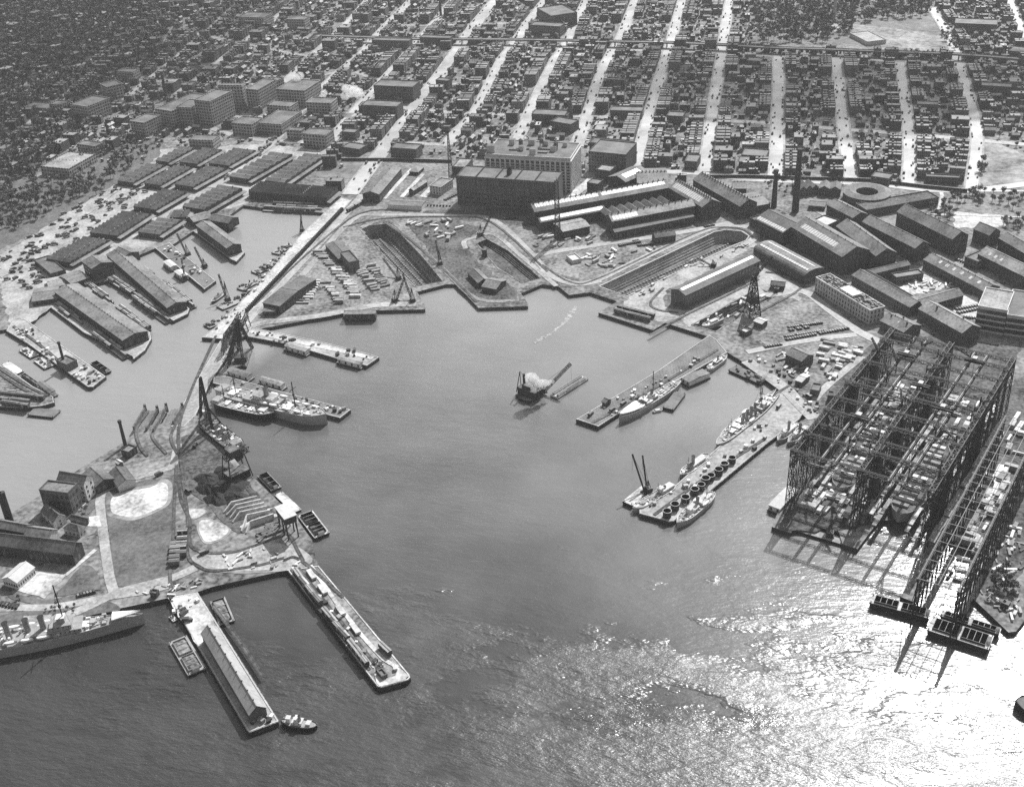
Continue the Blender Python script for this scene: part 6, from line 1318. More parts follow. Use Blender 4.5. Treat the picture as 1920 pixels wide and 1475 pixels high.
# shear legs by the coal quay
b = W('j', 250, 1145); t = thing('shear_legs', 'tall black shear legs leaning over the coal quay', 'crane', b); ap = W('j', 170, 712, 50) - b; ap.z = 47
a = MB()
top = Vector((-14, 22, 44)); 
top = W('j', 170, 705, 52) - b
for q in ((0, 0, 0), (-9, 5, 0)): a.truss(q, top, 1.3, .4, 16)
a.build('leg', ['steel'], t); a = MB(); a.truss((8, -10, 0), top, 1.3, .4, 18); a.build('back_leg', ['steel'], t); a = MB(); m_ = top * .55; a.bar(top, (14, -20, 2), .2); a.truss(top * .45, W('j', 375, 1140, 3) - b, .9, .35, 8); a.build('brace', ['steel'], t)
# coal quay: tower, bunkers, heaps, walls
b = W('l', 700, 360); t = thing('coal_hoist', 'black coal hoist tower between collier and coal heaps', 'coal tower', b, .9)
a = MB(); a.box(-8, 8, -5, 5, 0, 6, 0, 1); a.build('bunker', ['coal', 'scrap'], t); a = MB()
for x in (-9, 9):
    for y in (-6, 6): a.bar((x, y, 0), (x * .7, y * .7, 20), .7)
a.truss((-7, 0, 20), (12, 0, 20), 4, .5, 8); a.build('frame', ['steel'], t); a = MB(); a.box(-4, 4, -4, 4, 20, 25, 0, 1); a.build('hoist_house', ['brickstack', 'scrap'], t)
b = W('l', 1165, 860); t = thing('coal_tower', 'white roofed gantry house on black legs over the quay track', 'coal tower', b, ax('l', 1080,700, 1240,900).angle(Vector((1,0,0))) * -1)
a = MB(); a.box(-8, 8, -4, 4, 13, 18, 0, -1); a.build('house', ['brickstack'], t); a = MB(); a.box(-8.5, 8.5, -4.5, 4.5, 18, 18.6); a.build('roof', ['paleroof'], t)
for x in (-7, 0, 7):
    for y in (-3.5, 3.5): a = MB(); a.bar((x, y, 0), (x, y, 13), .7); a.bar((x, y, 3), (x + (3.5 if x < 3 else -3.5), y, 13), .35); a.build('leg', ['steel'], t)
def heap(label, k, x, y, rx, ry, hh, m, rot=0.0, cat='coal heap', name='coal_heap', group=None):
    c = W(k, x, y); a = MB(); N, M_ = 26, 7; G_ = []
    ph = ru(0, 6)
    for j in range(M_ + 1):
        r = 1 - j / M_; row = []
        for i in range(N):
            th = 6.28318 * i / N; w = 1 + .14 * math.sin(3 * th + ph) + .08 * math.sin(7 * th); row.append((rx * r * w * math.cos(th), ry * r * w * math.sin(th), hh * (1 - r ** 1.4) * (1 + .12 * math.sin(4 * th + j + ph)) - .05))
        G_.append(row)
    for j in range(M_):
        for i in range(N): i2 = (i + 1) % N; a.face([G_[j][i], G_[j][i2], G_[j+1][i2], G_[j+1][i]])
    o = a.build(name, [m], smooth=False); o.location = c; o.rotation_euler = (0, 0, rot); return tag(o, label, cat, group)
an = ax('l', 750,400, 1000,680); an = math.atan2(an.y, an.x)
for x, y, rx, ry, lb in ((430,385,15,9,'coal heap at the upper left corner of the stockpile'),(450,470,16,8,'coal heap in the second bay on the left'),(600,330,16,9,'coal heap under the black hoist tower'),(640,440,18,11,'largest coal heap in the middle of the stockpile'),(510,555,13,8,'small coal heap above the pale bin walls on the left'),(700,570,24,9,'long coal heap against the pale bin walls')):
    heap(lb, 'l', x, y, rx * .75, ry, 4.5, 'coal', an + .2)
heap('white sand heap in the last concrete bin', 'l', 890, 745, 14, 3.5, 2.5, 'sandpatch', an + 1.5, 'sand heap', 'sand_heap'); heap('pale stone heap in the fifth bin', 'l', 850, 695, 12, 2.6, 2, 'pale', an + 1.5, 'stone heap', 'stone_heap')
for i, (x0, y0, x1, y1) in enumerate(((575,680,600,625,),(600,700,625,650),(630,730,660,690),(660,765,690,720),(770,865,800,810))): pass
for i, (x0, y0, x1, y1, x2, y2) in enumerate(((575,682,650,630,885,575),(600,705,690,655,915,605),(630,735,700,690,945,635),(655,770,725,720,970,665),(735,850,790,745,1000,700),(775,866,820,805,1030,735))):
    c = W('l', x1, y1); t = thing('bin_wall', 'pale concrete bin wall stepping down at its outer end', 'concrete wall', c, 0, 'concrete walls of the coal bins'); a = MB(); pts = [W('l', x0, y0) - c, W('l', x1, y1) - c, W('l', x2, y2) - c]
    def wallseg(a, p, q, h0, h1, w=.9):
        d = (q - p).normalized(); n_ = Vector((-d.y, d.x, 0)) * w / 2
        P = [p - n_, q - n_, q + n_, p + n_]; z = [h0, h1, h1, h0]
        a.face([(P[i].x, P[i].y, z[i]) for i in range(4)])
        for i in range(4): j = (i + 1) % 4; a.face([(P[i].x, P[i].y, 0), (P[j].x, P[j].y, 0), (P[j].x, P[j].y, z[j]), (P[i].x, P[i].y, z[i])])
    wallseg(a, pts[1], pts[2], 5, 5); a.build('wall', ['pale'], t); a = MB(); wallseg(a, pts[0], pts[1], 1.2, 4.9); a.build('ramp', ['pale'], t)
# ferry slips
for k_, (pts, lb) in enumerate(((Q('i', 1310,1000, 1420,1000, 1330,1190, 1290,1230, 1200,1190), 'left ferry slip of timber racks with parallel ramps'),(Q('i', 1440,1000, 1500,1010, 1470,1060, 1380,1230, 1330,1200), 'middle ferry slip between the timber racks'),(Q('i', 1540,990, 1640,980, 1600,1090, 1480,1280, 1400,1250), 'right ferry slip next to the causeway'))):
    pier(lb, pts, 'planks', 2.4, 'ferry_slip', False, 'ferry slip')
for x0, y0, x1, y1, lb in ((1310,1000,1205,1180,'timber rack wall at the left ferry slip'),(1500,985,1385,1200,'timber rack wall between ferry slips'),(1645,985,1560,1130,'timber rack wall by the causeway'),(1420,1010,1320,1190,'timber rack wall inside the left ferry slip')):
    c = W('i', x0, y0); t = thing('timber_rack', lb, 'timber wall', c); a = MB(); wallseg(a, W('i', x0, y0) - c, W('i', x1, y1) - c, 3.2, 3.2, 1.2); a.build('wall', ['scrap'], t); a = MB(); a.cyl(0, 0, -3, 5, 1.2, 1.1, 8); a.build('dolphin', ['scrap'], t)
# yard wall along the pale wharf with posts
c = W('d', 1390, 735); e = W('d', 1925, 165); t = thing('wharf_trestle', 'low dark wall with regular posts dividing the pale wharf from the yard road', 'wall', c)
L = (e - c).length; a = MB(); wallseg(a, Vector((0, 0, 0)), e - c, 2.6, 2.6, .8); a.build('wall', ['concrete'], t)
pm = MB(); pm.box(-.45, .45, -1.6, 1.6, 0, 3.6); pm = pm.mesh('post', ['brickstack'])
for i in range(76): q = (e - c) * (i / 75); inst('post', pm, (q.x, q.y, .02), math.atan2(e.y - c.y, e.x - c.x), t)
for k_, (pts, lb) in enumerate(((Q('c', 120,1000, 350,1000, 1060,1022, 1360,1058, 1600,1082), 'dark boundary wall of the yard along the bright street'),(Q('b', 0,905, 270,905, 620,915), 'dark boundary wall behind the stable sheds'))):
    w = [G(*q) for q in pts]; t = thing('boundary_wall', lb, 'wall', w[0]); a = MB()
    for i in range(len(w) - 1): wallseg(a, w[i] - w[0], w[i + 1] - w[0], 3.6, 3.6, .7)
    a.build('wall', ['brickstack'], t); a = MB(); [ribbon(a, [w[i] - w[0], w[i+1] - w[0]], 1.0, 3.75, h=.12) for i in range(len(w) - 1)]; a.build('coping', ['concrete'], t)
# steam plumes
def steam(label, k, pts, dens):
    m = bpy.data.materials.new('steam'); m.use_nodes = True; t_ = NT(m); t_.n.remove(t_.n['Principled BSDF']); v = t_.new('ShaderNodeVolumePrincipled'); v.inputs['Color'].default_value = (1, 1, 1, 1); v.inputs['Density'].default_value = dens; v.inputs['Anisotropy'].default_value = .3
    v.inputs['Emission Strength'].default_value = 0
    t_.l.new(v.outputs[0], t_.n['Material Output'].inputs['Volume']); MATS['steam%d' % id(m)] = m
    a = MB(); c = W(k, pts[0][0], pts[0][1], pts[0][2])
    import bmesh
    bm = bmesh.new()
    for (x, y, z, r) in pts:
        q = W(k, x, y, z) - c; bmesh.ops.create_icosphere(bm, subdivisions=3, radius=r, matrix=Matrix.Translation(q))
    for v_ in bm.verts:
        n_ = math.sin(v_.co.x * .9 + v_.co.y) * math.cos(v_.co.z * 1.1 + v_.co.y * .7); v_.co += v_.normal * n_ * .9 if v_.normal.length else Vector()
    me = bpy.data.meshes.new('steam'); bm.to_mesh(me); bm.free(); me.materials.append(m); o = bpy.data.objects.new('steam', me); COL.objects.link(o); o.location = c
    return tag(o, label, 'steam', kind='stuff')
steam('white steam rising from the dredger', 'o', [(228,325,14,2.6),(215,285,19,4),(208,262,22,4.4),(228,262,23,3.6),(255,298,17,3.6),(245,280,20,3.2),(280,302,16,3.4),(305,296,15,3),(328,298,14,2.6),(350,292,13,2.0),(372,290,13,1.5)], .22)
steam('white steam from a factory in the city', 'b', [(20,540,20,6),(40,510,26,8),(75,515,28,8),(25,500,30,6),(100,520,30,6)], .12)
steam('small white steam jet near the lofts', 'a', [(1815,545,18,5),(1822,525,22,5),(1670,440,30,6),(1690,425,32,5)], .12)
# ------------------------------------------------------------------ the city
random.seed(11)
AV = [
 ('z', 13, 'avenue just left of the pale storehouse', [(838,272),(855,250),(890,213),(920,155),(942,110),(962,85),(990,43),(1023,0)]),
 ('z', 13, 'avenue behind the pale storehouse', [(968,266),(993,212),(1017,160),(1042,110),(1062,83),(1100,0)]),
 ('z', 13, 'avenue meeting the pale storehouse corner', [(1080,275),(1102,217),(1124,147),(1147,98),(1163,73),(1192,0)]),
 ('z', 13, 'avenue ending at the white skylight shop', [(1192,318),(1203,270),(1217,217),(1231,167),(1252,98),(1280,0)]),
 ('z', 13, 'avenue ending at the long gabled shop', [(1322,322),(1334,227),(1352,107),(1363,33),(1368,0)]),
 ('z', 14, 'avenue ending by the shorter black chimney', [(1455,333),(1458,233),(1460,106)]),
 ('z', 13, 'avenue ending by the round building', [(1597,340),(1582,243),(1568,108)]),
 ('z', 12, 'avenue right of the round building', [(1703,347),(1704,253),(1687,117)]),
 ('z', 12, 'bent avenue beside the bright park lawn', [(1821,356),(1832,266),(1826,213),(1810,160),(1796,114),(1782,72),(1747,15)]),
 ('z', 12, 'avenue at the far upper right corner', [(1960,150),(1913,50),(1892,0)]),
 ('z', 17, 'broad street continuing the pale wharf', [(655,365),(690,318),(733,262),(780,200),(810,160),(838,123),(857,95),(890,48),(930,0)]),
 ('z', 11, 'street between the lofts and the steam', [(590,320),(623,262),(660,213),(700,170),(717,152),(767,97),(810,48),(850,0)]),
 ('z', 13, 'street from the lofts to the market', [(395,352),(450,310),(500,275),(540,232),(583,185),(640,133),(677,103),(707,67),(768,5)]),
 ('z', 10, 'street through the middle of the lofts', [(440,262),(466,210),(493,187),(520,167),(583,107),(650,45),(690,0)]),
 ('z', 10, 'street on the left side of the lofts', [(333,177),(390,133),(470,70),(560,0)]),
 ('z', 9, 'faint street in the shaded left district', [(165,232),(250,173),(330,110),(400,50),(455,0)]),
 ('z', 9, 'last faint street at the far left', [(20,262),(110,190),(200,120),(290,50),(350,0)]),
]
CR = [('z', 12, [(1235,322),(1310,325),(1400,336),(1560,342),(1640,345),(1740,356),(1830,356),(1925,345)]),('z', 11, [(700,195),(780,205),(860,212),(980,216),(1090,218),(1207,222),(1325,226),(1460,232),(1580,243),(1704,252),(1840,264),(1930,272)]),
      ('z', 10, [(560,72),(680,80),(790,86),(950,89),(1063,91),(1160,93),(1250,96),(1352,100),(1460,106),(1568,110),(1690,116),(1797,118),(1930,128)]),('z', 9, [(600,42),(767,48),(880,46),(990,43),(1080,44),(1175,46),(1270,48),(1362,50)]),
      ('z', 10, [(350,222),(440,255),(520,265),(623,266),(733,268),(840,272)]),('z', 8, [(110,190),(230,195),(333,200),(466,222),(570,205),(660,213),(760,222)]),('z', 8, [(250,150),(390,160),(520,167),(640,133),(717,152),(812,160),(930,150)]),('z', 8, [(290,50),(400,70),(583,107),(677,103),(767,97),(857,95)]),
      ('z', 9, [(0,182),(60,152),(130,128),(160,118)])]
def ext(l, d=900):
    v = (l[-1] - l[-2]).normalized(); return l + [l[-1] + v * d]
AVW = []
for k, w, lb, pts in AV:
    l = [G(*q) for q in pts]; l = ext(l) if pts[-1][1] <= 5 else l; AVW.append((l, w, lb))
CRW = [([G(*q) for q in pts], w) for k, w, pts in CR]
def mark_line(l, w, pad=1.5):
    for i in range(len(l) - 1):
        d = l[i + 1] - l[i]; c = (l[i] + l[i + 1]) / 2; mark((c.x, c.y), math.atan2(d.y, d.x), d.length + w, w, pad, 1)
for pts in (Q('c', 1690,790, 1920,870, 2300,1000, 2200,1060, 1830,1030, 1680,1030), Q('c', 500,0, 1400,0, 1400,100, 1520,300, 900,300, 450,270, 380,100), Q('d', 0,560, 300,750, 1370,130, 1500,60, 700,0, 620,20, 0,420), Q('a', 620,1080, 900,830, 1500,810, 1900,860, 1500,1090),
            Q('b', 0,870, 620,900, 1000,900, 1350,1000, 1600,960, 1700,1000, 600,1110, 0,1110), [(1310,330),(1410,338),(1640,348),(1790,360),(2000,372),(2100,700),(1000,700)]): mark_poly([G(*q) for q in pts])
for l, w, _ in AVW: mark_line(l, w)
for l, w in CRW: mark_line(l, w)
for i, (l, w, lb) in enumerate(AVW):
    a = MB(); ribbon(a, smooth(l, 3), w, 3.32 + .004 * i, h=.2); tag(a.build('road', ['avenue']), kind='structure')
    a = MB(); s_ = smooth(l, 3); ribbon(a, s_, 2.2, 3.42 + .001 * i, h=.2, off=w / 2 + 1.1); ribbon(a, s_, 2.2, 3.42 + .001 * i, h=.2, off=-w / 2 - 1.1); tag(a.build('pavement', ['concrete']), kind='structure')
for i, (l, w) in enumerate(CRW):
    a = MB(); ribbon(a, smooth(l, 3), w, 3.28 + .004 * i, h=.2); tag(a.build('road', ['road' if i else 'avenue']), kind='structure')
# house templates (front at y=0, street side is -y)
def house_tpl(w, d, h, kind):
    a = MB(); r = ru(.3, .8)
    a.box(0, w, 0, d, 0, h, 0, -1); a.box(.2, w - .2, .2, d - .2, h - .5, h - .25 - (.2 if kind else 0), 0, 1)
    a.box(-.05, w + .05, -.5, -.02, h - .5, h + .15, 0, 1)
    if kind != 2: x = ru(.2, .7) * w; y = ru(.3, .7) * d; a.box(x, x + 1.8, y, y + 2.2, h - .3, h + 1.9, 0, 1)
    for _ in range(random.randint(1, 2)): x = random.choice((.1, w - 1.0)); y = ru(.2, .8) * d; a.box(x, x + .8, y, y + .8, h - .4, h + 1.6, 0)
    if kind == 1: a.box(w * .2, w * .85, d + .02, d + ru(3, 5), 0, h * .55, 0, 1)
    return a
def gable_tpl(w, d, h):
    a = MB(); a.box(0, w, 0, d, 0, h, 0, -1); r = w * .3
    for y in (0, d): a.face([(0, y, h), (w, y, h), (w/2, y, h + r)], 0)
    a.face([(-.3, -.3, h-.2), (w/2, -.3, h+r), (w/2, d+.3, h+r), (-.3, d+.3, h-.2)], 1); a.face([(w/2, -.3, h+r), (w+.3, -.3, h-.2), (w+.3, d+.3, h-.2), (w/2, d+.3, h+r)], 1); a.box(w*.3, w*.3+.7, d*.4, d*.4+.7, h, h+r+1.4, 0); return a
HW = [6.2, 6.2, 6.2, 7.5, 7.5, 7.5, 9, 12, 7, 16]
HT = [house_tpl(6.1, 13, 9.5, 0), house_tpl(6.1, 14, 11, 1), house_tpl(6.1, 12, 8, 2), house_tpl(7.4, 15, 12.5, 0), house_tpl(7.4, 14, 10, 1), house_tpl(7.4, 16, 13.5, 2), gable_tpl(8.0, 12, 6.5), house_tpl(11.8, 18, 14, 1), gable_tpl(6.8, 13, 7.5), house_tpl(15.5, 20, 13, 0)]
HM = [t_.mesh('row_house', ['housewall', 'houseroof']) for t_ in HT]
HN = [(np.array(t_.v), t_.f, t_.uv, t_.mi) for t_ in HT]
HH = []
for ai, (l, w, lb) in enumerate(AVW):
    for side in (-1, 1):
        hs_ = 1.0
        for i in range(len(l) - 1):
            d = l[i + 1] - l[i]; Ls = d.length; d.normalize(); n_ = Vector((-d.y, d.x, 0)) * side; s = 0
            typ = random.choice(range(6)); run = random.randint(3, 9)
            while s < Ls - 4:
                run -= 1
                if run <= 0: typ = random.choice((0, 0, 1, 1, 2, 3, 4, 4, 5, 6, 7, 8, 9)); run = random.randint(2, 8) if typ < 6 else 1; hs_ = ru(.85, 1.15)
                ww = HW[typ]
                if s + ww > Ls + 3: break
                dd_ = 14 if typ < 7 else 18
                p = l[i] + d * (s + ww / 2) + n_ * (w / 2 + 2.4 + dd_ / 2); ang = math.atan2(n_.y, n_.x) - math.pi / 2
                if in_view(p.x, p.y, 8, 40) and free((p.x, p.y), ang, ww - 1.0, dd_ - 2):
                    mark((p.x, p.y), ang, ww - 1.6, dd_ - 1); q = p - n_ * dd_ / 2 - Vector((math.cos(ang), math.sin(ang), 0)) * ww / 2
                    HH.append((q.x, q.y, ang, typ, hs_, ai, side))
                    s += ww
                else: s += 3.0
random.seed(12)
FB = []   # filler rear buildings
for _ in range(34000):
    x = ru(-1500, 620); y = ru(1180, 2300)
    ix, iy = int((x - OX) / CS), int((y - OY) / CS)
    if OCC[ix, iy] or not in_view(x, y, 8, 20): continue
    px_, py_ = None, None
    a_ = math.atan2(y, x)
    # must lie in the city: beyond the yard's boundary
    c = RM.T @ np.array([x, y, -H]); sx = CX - F * c[0] / c[2]; sy = CY + F * c[1] / c[2]
    if sy > 345 - max(0, (900 - sx)) * .03 and sx > 860: continue
    if sx < 860 and (sy > 300 - (sx - 620) * .15 if sx > 620 else sy > 262 + max(0, 300 - sx) * .3): continue
    tree_p = .35 + (.25 if sx < 330 else 0) + (.15 if sy < 90 else 0)
    if rnd() < tree_p: continue
    typ = random.choice((0, 1, 2, 3, 6, 6, 8, 8, 7, 9)); ww = HW[typ]; dd_ = 14 if typ < 7 else 18
    ang = random.choice((0, math.pi / 2, math.pi, -math.pi/2)) + (0 if sx > 900 else -.12) + ru(-.03, .03)
    sc = ru(.55, .95)
    if free((x, y), ang, ww * sc, dd_ * sc, 0):
        mark((x, y), ang, ww * sc, dd_ * sc); FB.append((x - (math.cos(ang) * ww - math.sin(ang) * dd_) * sc / 2, y - (math.sin(ang) * ww + math.cos(ang) * dd_) * sc / 2, ang, typ, sc))
HH.sort(key=lambda q: q[0] ** 2 + q[1] ** 2); FB.sort(key=lambda q: q[0] ** 2 + q[1] ** 2)
for (x, y, ang, typ, hs_, ai, side) in HH[:300]:
    lb = AVW[ai][2]; sd_ = 'left' if side > 0 else 'right'; kind_ = 'gabled' if typ in (6, 8) else 'flat roofed'
    tag(inst('row_house', HM[typ], (x, y, 3.1), ang, None, (1, 1, hs_)), f'{kind_} row house, {sd_} side of the {lb}', 'house', f'{kind_} row houses, {sd_} side of the {lb}')
def merged(name, items, tpls, mats, label, cat):
    V = []; Fc = []; UV = []; MI = []; n = 0
    for (x, y, ang, typ, sxy, sz) in items:
        v, f, uv, mi = tpls[typ]; c, s = math.cos(ang), math.sin(ang)
        X = v[:, 0] * sxy; Y = v[:, 1] * sxy; V.append(np.stack([x + X * c - Y * s, y + X * s + Y * c, 3.1 + v[:, 2] * sz], 1)); Fc += [tuple(q + n for q in ff) for ff in f]; UV += uv; MI += mi; n += len(v)
    me = bpy.data.meshes.new(name); me.from_pydata(np.concatenate(V).tolist(), [], Fc); ul = me.uv_layers.new(name='UVMap'); ul.data.foreach_set('uv', np.array(UV, dtype=np.float32).ravel())
    for m_ in mats: me.materials.append(MATS[m_])
    me.polygons.foreach_set('material_index', MI); me.update(); o = bpy.data.objects.new(name, me); COL.objects.link(o); return tag(o, label, cat, kind='stuff')
# a house is several islands; give each its own tone through a cell-noise roof instead of islands
merged('far_row_houses', [(x, y, a_, t_, 1, h_) for (x, y, a_, t_, h_, _, _) in HH[300:]], HN, ['housewall', 'houseroof'], 'mass of row houses filling the blocks of the far city', 'houses')
for (x, y, ang, typ, sc) in FB[:300]:
    tag(inst('rear_building', HM[typ], (x, y, 3.1), ang, None, (sc, sc, sc)), ('small gabled' if typ in (6, 8) else 'small flat roofed') + ' building standing in the yard behind a row of houses', 'outbuilding', ('gabled' if typ in (6, 8) else 'flat') + ' buildings in the back yards')
if len(FB) > 300: merged('far_rear_houses', [(x, y, a_, t_, s_, s_) for (x, y, a_, t_, s_) in FB[300:]], HN, ['housewall', 'houseroof'], 'mass of back buildings in the far city blocks', 'buildings')
print('houses', len(HH), 'fill', len(FB))

# ------------------------------------------------------------------ trees
random.seed(4)
def crown(n, R, Hh, leaf):
    a = MB(); cl = [(ru(-.45, .45) * R, ru(-.45, .45) * R, Hh * ru(.5, .85), R * ru(.38, .62)) for _ in range(7)] + [(0, 0, Hh * .72, R * .6)]
    for i in range(n):
        cx, cy, cz, r = random.choice(cl); th = ru(0, 6.283); ph = math.acos(ru(-1, 1)); rr = r * (rnd() ** .35)
        p = Vector((cx + rr * math.sin(ph) * math.cos(th), cy + rr * math.sin(ph) * math.sin(th), cz + rr * .8 * math.cos(ph)))
        u = Vector((ru(-1, 1), ru(-1, 1), ru(-1, 1))).normalized(); v = u.cross(Vector((ru(-1, 1), ru(-1, 1), ru(-1, 1)))).normalized(); s = leaf * ru(.6, 1.3)
        a.face([p + u * s, p + v * s * .8, p - u * s, p - v * s * .8])
    return a
def trunk(Hh):
    a = MB(); a.cyl(0, 0, -.2, Hh * .5, .35, .2, 6)
    for k in range(4): th = k * 1.57 + .4; a.bar((0, 0, Hh * .4), (math.cos(th) * 1.6, math.sin(th) * 1.6, Hh * .68), .16)
    return a
TV = [(ru(3.6, 5.2), ru(8, 12)) for _ in range(5)]
TC = [crown(260, R, h_, .62).mesh('crown', ['leaf']) for R, h_ in TV]; TT = [trunk(h_).mesh('trunk', ['bark']) for R, h_ in TV]
TN = []
for R, h_ in TV[:4]: a = crown(46, R, h_, 1.25); a.cyl(0, 0, -.1, h_ * .4, .3, .2, 4, 0, False); TN.append((np.array([tuple(q) for q in a.v]), a.f, a.uv, a.mi))
TREES = []
def grove(poly, n, lb, grp, smin=.7, smax=1.2, chk=False, dmin=3.5):
    xs = [p.x for p in poly]; ys = [p.y for p in poly]; k = 0; placed = []
    for _ in range(n * 25):
        if k >= n: break
        x, y = ru(min(xs), max(xs)), ru(min(ys), max(ys)); ins = False
        for i in range(len(poly)):
            a, b = poly[i], poly[i - 1]
            if (a.y > y) != (b.y > y) and x < (b.x - a.x) * (y - a.y) / (b.y - a.y) + a.x: ins = not ins
        if not ins or not in_view(x, y, 5, 10): continue
        if chk and OCC[int((x - OX) / CS), int((y - OY) / CS)]: continue
        if n < 1200 and any((x - q[0]) ** 2 + (y - q[1]) ** 2 < dmin ** 2 for q in placed): continue
        placed.append((x, y)); TREES.append((x, y, ru(smin, smax), lb, grp)); k += 1
gp = lambda k, *a: WL(k, *a)
grove(gp('g', 1300,300, 1920,300, 1920,420, 1330,400), 34, 'rounded tree in the officers garden by the pale paths', 'trees in the officers garden', .6, 1.0)
grove(gp('g', 1240,380, 1440,430, 1420,540, 1290,470), 16, 'tree beside the gabled store shed at the garden edge', 'trees by the store shed', .6, .9)
grove(gp('g', 1760,480, 1920,470, 1920,600, 1790,590), 10, 'tree beside the small square store', 'trees by the square store', .6, .9)
grove(gp('g', 560,190, 760,200, 750,250, 560,240), 6, 'tree between the quarters and the bright avenue', 'trees by the quarters', .6, .9); grove(gp('g', 940,220, 1060,230, 1040,260, 950,250), 3, 'tree behind the round building', 'trees behind the round building', .7, 1)
grove(gp('g', 70,170, 340,180, 330,330, 120,300), 14, 'small tree beside the black chimneys', 'trees around the chimneys', .5, .8)
grove(gp('g', 1600,90, 1650,100, 1640,230, 1600,220), 5, 'tree at the lawn edge by the bent avenue', 'trees at the lawn edge', .8, 1.1)
grove(gp('a', 0,960, 280,980, 560,840, 780,760, 900,790, 820,870, 640,1020, 560,1100, 0,1200), 110, 'street tree among the institution lawns at the left', 'trees around the left institution', .8, 1.3)
grove(gp('d', 0,30, 280,30, 600,0, 420,130, 130,260, 0,300), 70, 'tree above the wagon square at the left edge', 'trees above the wagon square', .8, 1.2)
grove(gp('k', 700,560, 880,600, 760,700, 640,700), 4, 'small tree on the peninsula drive', 'trees on the drive', .3, .45); grove(gp('m', 100,300, 200,300, 200,350, 110,340), 2, 'small shrub on the quay lawn', 'shrubs on the quay lawn', .3, .4)
grove(gp('m', 340,380, 700,330, 700,420, 420,470), 7, 'low shrub behind the cruiser', 'shrubs behind the cruiser', .25, .4)
grove(gp('p', 1440,850, 1600,840, 1600,1000, 1450,1000), 9, 'dark tree on the lower right quay point', 'trees on the right quay point', .6, .9)
grove(gp('c', 380,0, 1400,0, 1400,100, 1000,130, 900,240, 450,250), 420, 'dark tree in the hilltop park', 'trees of the hilltop park', 1.0, 1.8)
grove(gp('c', 1440,200, 1500,170, 1600,330, 1640,440, 1700,450, 1560,340), 20, 'tree along the road at the park corner', 'trees at the park corner', .8, 1.1)
grove([G(-100,-40), G(330,-40), G(300,110), G(180,230), G(60,330), G(-100,360)], 1500, 'tree in the wooded district at the upper left', 'trees of the upper left district', 1.1, 1.7, True, 2.5)
grove([G(300,-30), G(1250,-60), G(1200,240), G(500,300), G(200,330), G(150,250)], 900, 'back yard tree among the city blocks', 'back yard trees of the city', .6, 1.0, True, 4)
grove([G(1200,-30), G(1960,-30), G(1960,330), G(1250,320)], 700, 'back yard tree in the right hand districts', 'back yard trees of the right districts', .6, 1.0, True, 4)
TREES.sort(key=lambda q: (q[0] ** 2 + q[1] ** 2))
for i, (x, y, s, lb, grp) in enumerate(TREES[:290]):
    k_ = i % 5; t = thing('tree', lb, 'tree', (x, y, 3.1), ru(0, 6.28), grp); t.scale = (s, s, s); inst('trunk', TT[k_], parent=t); inst('crown', TC[k_], parent=t)
merged('far_trees', [(x, y, ru(0, 6), i % 4, s, s) for i, (x, y, s, _, _) in enumerate(TREES[290:])], TN, ['leaf', 'bark'], 'mass of distant trees among the far city blocks and park', 'trees')
print('trees', len(TREES))
# outbuildings, awnings and washing in the back yards: too small and many to count
random.seed(9); SM = []
for _ in range(9000):
    x = ru(-900, 560); y = ru(1270, 2200)
    if not in_view(x, y, 4, 0) or OCC[int((x - OX) / CS), int((y - OY) / CS)]: continue
    SM.append((x, y))
a = MB(); 
def qbox(a, x, y, z0, z1, L_, W_, ang, mi):
    c, s = math.cos(ang), math.sin(ang); P = [(x + u * c - v * s, y + u * s + v * c) for u, v in ((-L_/2, -W_/2), (L_/2, -W_/2), (L_/2, W_/2), (-L_/2, W_/2))]
    for i in range(4): j = (i + 1) % 4; a.face([(*P[i], z0), (*P[j], z0), (*P[j], z1), (*P[i], z1)], 0)
    a.face([(*P[i], z1) for i in range(4)], mi)
for x, y in SM[:3200]: qbox(a, x, y, 3.1, 3.1 + ru(1.5, 4), ru(1.5, 4.5), ru(1.5, 4), random.choice((0, 1.57)) + ru(-.1, .1), random.choice((1, 1, 1, 2, 3)))
tag(a.build('backyard_sheds', ['brickplain', 'houseroof', 'paleroof', 'timber']), 'mass of tiny sheds and pale awnings in the city back yards', 'sheds', kind='stuff')

